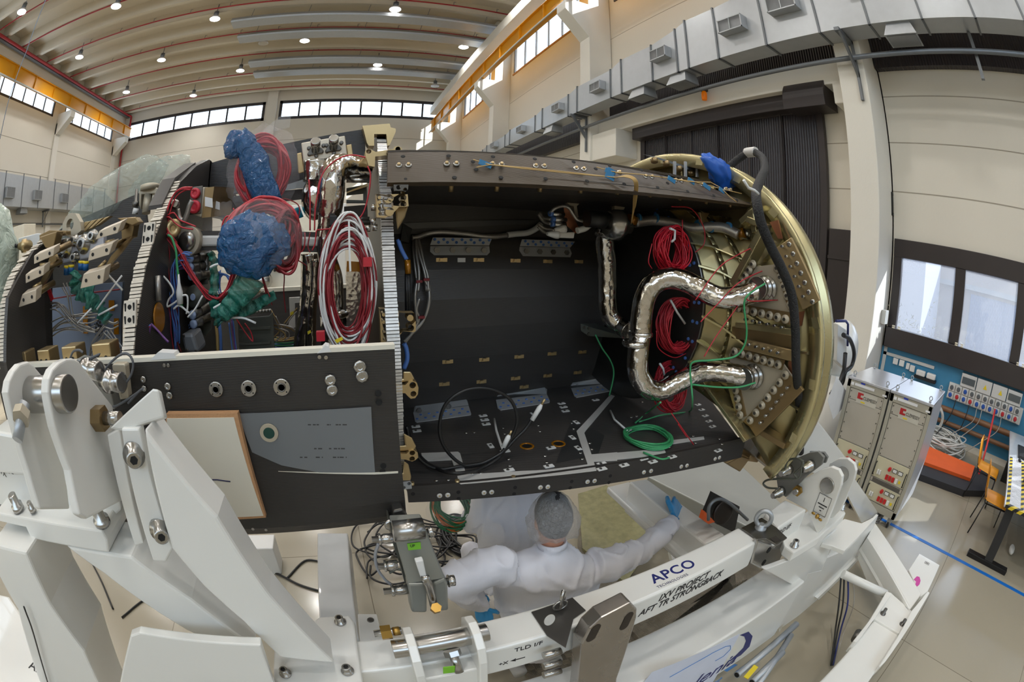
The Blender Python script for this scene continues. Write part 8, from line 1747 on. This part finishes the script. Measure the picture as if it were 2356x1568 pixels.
blob(onY(1655, 398, 1.5), .085, (1.6, .7, .75), 3, .35, 30, Matrix.Rotation(.5, 3, 'Y')).obj('blue_wrap', mat('blue_wrap', (38, 96, 190), .35), t)
MB().tube([onY(x, y, .97) for x, y in ((1711, 414), (1722, 432), (1736, 438), (1745, 446))], .006, 6).obj('cable_tie', M_wht, t)
def coil(nm, c, ax, rx, ry, n, r, m, label, cat, seed, spread=.2, dep=.02, group=None, tie=None):
 t = thing(nm, label, cat, c, group); b = MB(); coil_tubes(b, c, ax, (0, 0, 1) if abs(V3(ax).normalized().z) < .9 else (0, 1, 0), rx, ry, n, r, seed, spread, 5, 40, dep); b.obj('cable', m, t)
 if tie: MB().tube(tie, .006, 6).obj('cable_tie', M_wht, t)
 return t
M_brr = mat('bright_red_wire', (200, 24, 44), .42, var=.08)
coil('red_cable_coil', onY(1545, 575, 1.56), (.1, -1, .1), .085, .095, 34, .0042, M_brr, 'bright red cable coil hanging above the silver bent pipe', 'cable coil', 51, .25, .03, 'red cable coils in the aft bay', [onY(x, y, 1.5) for x, y in ((1541, 525), (1553, 530), (1552, 550), (1545, 556))])
coil('red_cable_coil', onY(1558, 748, 1.58), (.1, -1, .1), .105, .12, 34, .0042, M_redw, 'large red cable coil framed by the bend of the silver pipe', 'cable coil', 52, .16, .03, 'red cable coils in the aft bay', [onY(x, y, 1.53) for x, y in ((1543, 690), (1558, 718), (1576, 744))])
coil('red_cable_coil', onY(1540, 890, 1.62), (.1, -1, .4), .09, .115, 30, .0042, M_redw, 'red cable coil behind the lower silver pipe above the floor', 'cable coil', 53, .22, .03, 'red cable coils in the aft bay', [onY(x, y, 1.56) for x, y in ((1518, 836), (1526, 848), (1528, 862))])
for k, pts in enumerate(([(1545, 475), (1590, 480), (1618, 520), (1620, 560), (1600, 580)], [(1570, 505), (1570, 560), (1572, 600)], [(1500, 560), (1492, 600), (1500, 618)], [(1510, 760), (1515, 800), (1550, 822), (1580, 812)], [(1700, 700), (1650, 770), (1620, 820)], [(1760, 620), (1700, 650), (1650, 700), (1612, 740)], [(1545, 950), (1580, 1000), (1600, 1030), (1612, 1060)], [(1560, 975), (1570, 990), (1580, 1005)], [(1740, 655), (1720, 690), (1790, 690)], [(1600, 690), (1650, 620), (1690, 590), (1760, 555)])):
 Yk = [1.5, 1.52, 1.52, 1.55, 1.2, 1.2, 1.3, 1.3, 1.1, 1.25][k]; MB().tube(spline([onY(x, y, Yk) for x, y in pts], 7), .0028, 5).obj('sensor_wire', M_redw, SC)
gp = onFloor(1490, 1003, .02)
coil('green_cable_coil', gp, (0, 0, 1), .105, .12, 15, .0042, M_grn, 'bright green cable coil lying on the black floor panel', 'cable coil', 61, .12, .012, None, [onFloor(x, y, .02) for x, y in ((1404, 944), (1414, 965), (1445, 992), (1452, 988))])
for pts in ([(1462, 972), (1490, 948), (1520, 925)], [(1470, 970), (1520, 955), (1560, 950), (1588, 945), (1593, 925), (1590, 880), (1588, 850), (1596, 832), (1640, 828), (1690, 820), (1712, 795), (1718, 760), (1712, 700), (1725, 675), (1760, 652)], [(1592, 884), (1650, 890), (1700, 890), (1738, 880)], [(1480, 1040), (1520, 1055), (1540, 1052)], [(1370, 770), (1385, 800), (1405, 830), (1412, 860), (1402, 910)]):
 yy = lambda x, y: 1.30 if x < 1500 else max(1.08, 1.36 - (x - 1500) * .0012)
 MB().tube(spline([onFloor(x, y, .012) if y > 925 else onY(x, y, yy(x, y) if x > 1420 else 1.9) for x, y in pts], 7), .0045, 6).obj('green_lead', M_grn, SC)
t = thing('antenna_cable', 'looped black coaxial cable with white plugs on the black floor panel', 'cable', onFloor(1100, 1000))
lp = [(935, 980), (945, 1020), (970, 1060), (1010, 1085), (1060, 1090), (1110, 1070), (1150, 1045), (1180, 1000), (1190, 960), (1175, 920), (1140, 898), (1100, 892), (1060, 902), (1025, 930), (1012, 970), (1015, 1010), (1035, 1045), (1070, 1070), (1110, 1068), (1155, 1040), (1185, 1010), (1210, 985), (1225, 962)]
MB().tube(spline([(lambda p: V3((p.x, p.y, max(p.z, 1.735))))(onY(x, y, 1.5)) for x, y in lp], 7), .007, 8).obj('cable', M_blk, t)
MB().tube(spline([onFloor(x, y, .02 + .02 * (i % 2)) for i, (x, y) in enumerate([(938, 985), (960, 1040), (1000, 1075), (1050, 1088), (1110, 1075), (1155, 1045), (1162, 1020)])], 7), .007, 8).obj('cable', M_blk, t)
for a, c in (((1224, 966), (1246, 930)), ((1158, 1028), (1172, 1000))):
 p, q = onY(*a, 1.5), onY(*c, 1.5); MB().lathe(p, q - p, [(0, .010), ((q - p).length * .8, .011), ((q - p).length, .006)], 10).obj('plug', M_wht, t); MB().cyl(q, q + (q - p) * .35, .005, 8).obj('pin', M_gold, t)
MB().tube([onFloor(x, y, .05) for x, y in ((1137, 963), (1142, 990), (1150, 1015), (1157, 1033))], .006, 6).obj('cable_tie', M_wht, t)
# floor under the spacecraft
M_film2 = mat('film_covered_board', (150, 146, 108), .25, var=.2, scale=18, coat=.5, bump=.15, bscale=30)
M_tread = mat('tread_plate', (158, 150, 136), .4, .25, var=.1)
nt = M_tread.node_tree; bb = nt.nodes['Principled BSDF']; tcx = nt.nodes.new('ShaderNodeTexCoord'); ck = nt.nodes.new('ShaderNodeTexChecker'); ck.inputs['Scale'].default_value = 22; w1_ = nt.nodes.new('ShaderNodeTexWave'); w1_.inputs['Scale'].default_value = 36; w2_ = nt.nodes.new('ShaderNodeTexWave'); w2_.bands_direction = 'Y'; w2_.inputs['Scale'].default_value = 36
mm = nt.nodes.new('ShaderNodeMix'); bp = nt.nodes.new('ShaderNodeBump'); bp.inputs['Strength'].default_value = .8; bp.inputs['Distance'].default_value = .01
for n_2 in (ck, w1_, w2_): nt.links.new(tcx.outputs['Object'], n_2.inputs['Vector'])
nt.links.new(ck.outputs['Fac'], mm.inputs[0]); nt.links.new(w1_.outputs['Fac'], mm.inputs[2]); nt.links.new(w2_.outputs['Fac'], mm.inputs[3]); nt.links.new(mm.outputs[0], bp.inputs['Height']); nt.links.new(bp.outputs[0], bb.inputs['Normal'])
t = thing('work_platform', 'low work platform with tread plate and film covered boards under the spacecraft', 'platform', (1.6, 1.6, 0))
MB().prism([onZ(x, y, .25) for x, y in ((1330, 1135), (1395, 1115), (1520, 1215), (1440, 1340), (1340, 1260))], (0, 0, -.04)).obj('film_board', M_film2, t)
MB().prism([onZ(x, y, .26) for x, y in ((1490, 1100), (1545, 1085), (1625, 1165), (1620, 1190), (1590, 1175))], (0, 0, -.04)).obj('film_board', mat('green_film_board', (168, 172, 136), .25, var=.15, scale=14, coat=.5), t)
MB().prism([onZ(x, y, .22) for x, y in ((1330, 1200), (1345, 1205), (1440, 1300), (1560, 1400), (1720, 1330), (1690, 1310), (1700, 1420), (1480, 1480), (1330, 1300))], (0, 0, -.05)).obj('tread_plate', M_tread, t)
q0, q1 = onZ(1330, 1180, .2), onZ(1700, 1330, .2)
MB().bx((.75, .95, .12), (2.9, 1.5, .17)).obj('tread_plate', M_tread, t)
for x in (.8, 2.8):
 for y in (1.0, 1.45): MB().bx((x, y, 0), (x + .05, y + .05, .12)).obj('leg', M_galvd, t)
t = thing('tool_cart', 'grey sheet metal cart with a round black dial behind the white cross beam', 'cart', (2.9, 1.7, 0))
cp = [onZ(x, y, .58) for x, y in ((1490, 1095), (1690, 1055), (1800, 1160), (1720, 1210))]
MB().prism(cp, (0, 0, -.54)).obj('box', mat('cart_grey', (172, 174, 170), .4, .2, var=.02), t, bevel=.01)
dc = onY(1662, 1178, 1.25); MB().prism([onY(x, y, 1.29) for x, y in ((1640, 1132), (1702, 1165), (1690, 1225), (1640, 1200), (1620, 1180))], (0, .02, 0)).obj('black_panel', M_black, t)
o = MB().lathe(dc, (-.2, -1, .25), [(0, .075), (.012, .075), (.015, .066), (.017, .02)], 28).obj('dial', mat('dial_black', (56, 50, 46), .35, .5), t)
MB().prism([onY(x, y, 1.24) for x, y in ((1622, 1176), (1645, 1200), (1630, 1205), (1616, 1195))], (0, .03, 0)).obj('orange_wedge', M_oran, t)
MB().tube(spline([onY(x, y, 1.2) for x, y in ((1630, 1195), (1632, 1165), (1650, 1148), (1675, 1155), (1720, 1195))], 6), .01, 8).obj('hose', M_galvd, t)
rnd = random.Random(14)
for i in range(9):
 c = onZ(870 + 18 * i, 1265 + rnd.uniform(-35, 45), .02); P = [c + V3((rnd.uniform(.2, .42) * math.cos(a + i), rnd.uniform(.16, .36) * math.sin(a + i), rnd.uniform(0, .05))) for a in [k * .7 for k in range(11)]]
 tag(MB().tube(spline(P, 7), .009, 6).obj('floor_cable', M_blk), 'black cable in the tangle on the floor behind the steel link arm', 'cable', 'tangled black floor cables')
b = MB(); coil_tubes(b, onZ(1065, 1230, .03), (0, 0, 1), (0, 1, 0), .19, .26, 14, .010, 71, .3, 6, 30, .05); tag(b.obj('black_cable_coil', M_blk), 'large coil of black cable on the floor left of the person', 'cable coil')
for i, pts in enumerate(([(590, 1300), (640, 1320), (690, 1345), (740, 1360)], [(660, 1330), (700, 1290), (735, 1290)], [(280, 1420), (330, 1380), (380, 1360)], [(210, 1290), (235, 1340), (260, 1400)])):
 tag(MB().tube(spline([onZ(x, y, .012) for x, y in pts], 6), .010, 6).obj('floor_cable', M_blk), ['black floor cable right of the inclined brace', 'thin black floor cable beside the grey upright beam', 'black floor cable seen between the white legs', 'dark hose on the floor behind the left leg'][i], 'cable')
c = onZ(1040, 1165, .95)
t = thing('bagged_cable_coil', 'green and orange cable coil in a clear bag under the bulkhead corner', 'cable coil', c)
b = MB(); coil_tubes(b, c, (.2, -.5, .8), (0, 1, 0), .11, .13, 16, .006, 81, .25, 5, 30, .05); b.obj('green_cable', mat('deep_green_wire', (30, 110, 64), .45), t)
b = MB(); coil_tubes(b, c, (.2, -.5, .8), (0, 1, 0), .125, .15, 5, .006, 82, .1, 5, 30, .05); b.obj('orange_cable', mat('orange_wire', (204, 110, 50), .45), t); blob(c, .17, (1, .9, .8), 15, .12, 30).obj('clear_bag', M_film, t)
t = thing('tube_bundle', 'galvanised scaffold tubes with a yellow label under the logo beam', 'tubes', onZ(1760, 1500, .3))
for (a, c, r) in (((1695, 1552), (1832, 1435), .026), ((1730, 1568), (1800, 1500), .026), ((1725, 1600), (1820, 1460), .022)):
 p, q = onZ(*a, .42), onZ(*c, .42); MB().cyl(p, q, r, 16).obj('tube', M_galv, t); MB().cyl(q, q + (q - p).normalized() * .001, r * .75, 14).obj('bore', M_hole, t); MB().cyl(p, p - (q - p).normalized() * .001, r * .75, 14).obj('bore', M_hole, t)
p = onZ(1728, 1545, .45); MB().box(p, (.12, .035, .006), Matrix.Rotation(.2, 3, 'Z')).obj('yellow_label', M_ylw, t)
for i, (dx, m) in enumerate(((0, M_blk), (9, M_blk), (20, mat('navy_cable', (30, 44, 110), .45)), (34, M_silw))):
 tag(MB().tube(spline([onZ(1935 + dx * .8, 1325, .5), onZ(1930 + dx, 1390, .3), onZ(1922 + dx * .6, 1450, .12), onZ(1912 + dx * .2, 1530, .02)], 6), .008 if i < 3 else .004, 6).obj('hanging_cable', m), ['black cable hanging at the right end of the frame, leftmost', 'black cable hanging at the right end, second', 'navy blue cable at the right end of the frame', 'thin pale wire beside the navy cable'][i], 'cable')
tag(MB().bx(onZ(600, 1245, .3) - V3((.15, .1, .3)), onZ(600, 1245, .3) + V3((.12, .1, 0))).obj('white_carton', M_wht, bevel=.01), 'white carton on the floor behind the side panel', 'carton')
# far equipment seen through the forward bay
def far(px, py, Y, w, h, nm, lab, cat, m, d=.8):
 c = onY(px, py, Y); t = thing(nm, lab, cat, (c.x, Y + d / 2, 0)); MB().bx((c.x - w / 2, Y, .05), (c.x + w / 2, Y + d, c.z + h / 2)).obj('body', m, t, bevel=.02); return t, c
M_ofw = mat('offwhite_paint', (226, 220, 204), .5)
t, c = far(640, 600, 9, 1.9, .9, 'test_bench', 'white test bench with black handles behind the open forward bay', 'bench', M_ofw)
for x in (632, 642): MB().tube([onY(x, 582, 8.95), onY(x + 2, 582, 8.9), onY(x + 2, 622, 8.9), onY(x, 622, 8.95)], .03, 6).obj('handle', M_blk, t)
MB().bx((c.x - 1.2, 8.8, c.z - .1), (c.x + .1, 9, c.z + .05)).obj('shelf', M_wht, t); MB().sphere(onY(605, 645, 8.7), .2, 14).obj('lamp_dome', M_steel, t)
t, c = far(695, 560, 11, .9, 1.4, 'equipment_rack', 'pale equipment rack with grey frame tubes behind the bay', 'rack', M_ofw)
for x in (678, 692, 708): MB().tube([onY(x, 560, 10.9), onY(x, 660, 10.9)], .04, 6).obj('upright', M_galvd, t)
for y in (585, 608, 640): MB().tube([onY(672, y, 10.9), onY(712, y, 10.9)], .04, 6).obj('rail', M_galvd, t)
far(690, 500, 14, 3, .8, 'white_cabinet', 'white cabinet behind the teal plastic strip', 'cabinet', M_wht); far(575, 560, 12, 1.4, 2.0, 'white_cabinet', 'white cabinet at the back of the forward bay', 'cabinet', M_ofw)
far(20, 560, 12, 2, 1.0, 'white_cabinet', 'white cabinet beyond the nose at the left edge', 'cabinet', M_ofw)
# outside, seen through the low window
struct(MB().bx((9.6, -30, -.1), (60, 40, 0)).obj('ground_outside', mat('asphalt', (92, 94, 102), .8)))
struct(MB().bx((30, -14, 0), (31, 20, 4.6)).obj('exterior_wall', mat('pale_building', (124, 116, 112), .8)))
struct(MB().bx((24, 5, 0), (29.8, 30, 6)).obj('exterior_wall', mat('white_building', (150, 152, 160), .8)))
struct(MB().bx((29.9, -1.5, 0), (30, 2.5, 3.2)).obj('exterior_gate', wave_bump(mat('blue_gate', (92, 104, 128), .6), 3, 'Y', 1, .03)))
struct(MB().bx((29.7, -14, 3.4), (30, 20, 3.7)).obj('exterior_trim', M_galvd))
rnd = random.Random(4)
for i, (x, y, s_) in enumerate(((13.5, 3.2, 1.1), (15.6, 1.9, .9), (13.4, .9, .7), (17, 5.4, 1.2))):
 b = MB()
 for k in range(420):
  p = V3((x + rnd.uniform(-.8, .8) * s_, y + rnd.uniform(-.9, .9) * s_, max(.05, rnd.gauss(.9, .4)) * s_)); d = V3((rnd.gauss(0, 1), rnd.gauss(0, 1), rnd.gauss(.4, 1))).normalized() * rnd.uniform(.05, .16); e = d.orthogonal().normalized() * .02
  b.quad(p - e, p + e, p + d + e * .5, p + d - e * .5)
 tag(b.obj('shrub', mat('shrub_leaf', (84, 84, 58), .7, var=.3, scale=3)), ['dry shrub outside the left window pane', 'dry shrub outside by the window mullion', 'low shrub outside the right window pane', 'tall thin shrub at the edge of the left pane'][i], 'shrub', 'shrubs outside the window')
for i, y in enumerate((3.35, 3.0)): tag(MB().lathe((12.2, y - .6, 0), (0, 0, 1), [(0, .2), (.04, .2), (.05, .13), (.6 - .15 * i, .04), (.62 - .15 * i, .03)], 14).obj('traffic_cone', mat('cone_red', (214, 90, 76), .5)), ['taller', 'shorter'][i] + ' red and white traffic cone outside the left pane', 'cone', 'traffic cones outside')
t = thing('parked_car', 'dark blue parked car outside the right window pane', 'car', (14.5, -1.6, 0))
M_carp = mat('car_blue', (70, 92, 140), .2, .3, coat=.8)
pr_ = [(-2.1, .35), (2.1, .35), (2.15, .8), (1.3, .95), (.7, 1.4), (-.9, 1.42), (-1.9, .95), (-2.15, .8)]
MB().prism([(14.5 + u, -2.4, z) for u, z in pr_], (0, 1.6, 0)).obj('body', M_carp, t, bevel=.08); MB().prism([(14.5 + u, -2.42, z) for u, z in ((1.15, .97), (.65, 1.34), (-.85, 1.36), (-1.6, .97))], (0, 1.64, 0)).obj('window', M_black, t)
for x in (13.2, 15.8):
 for y in (-2.4, -.95): MB().cyl((x, y, .32), (x, y + .16, .32), .32, 18).obj('wheel', M_black, t)
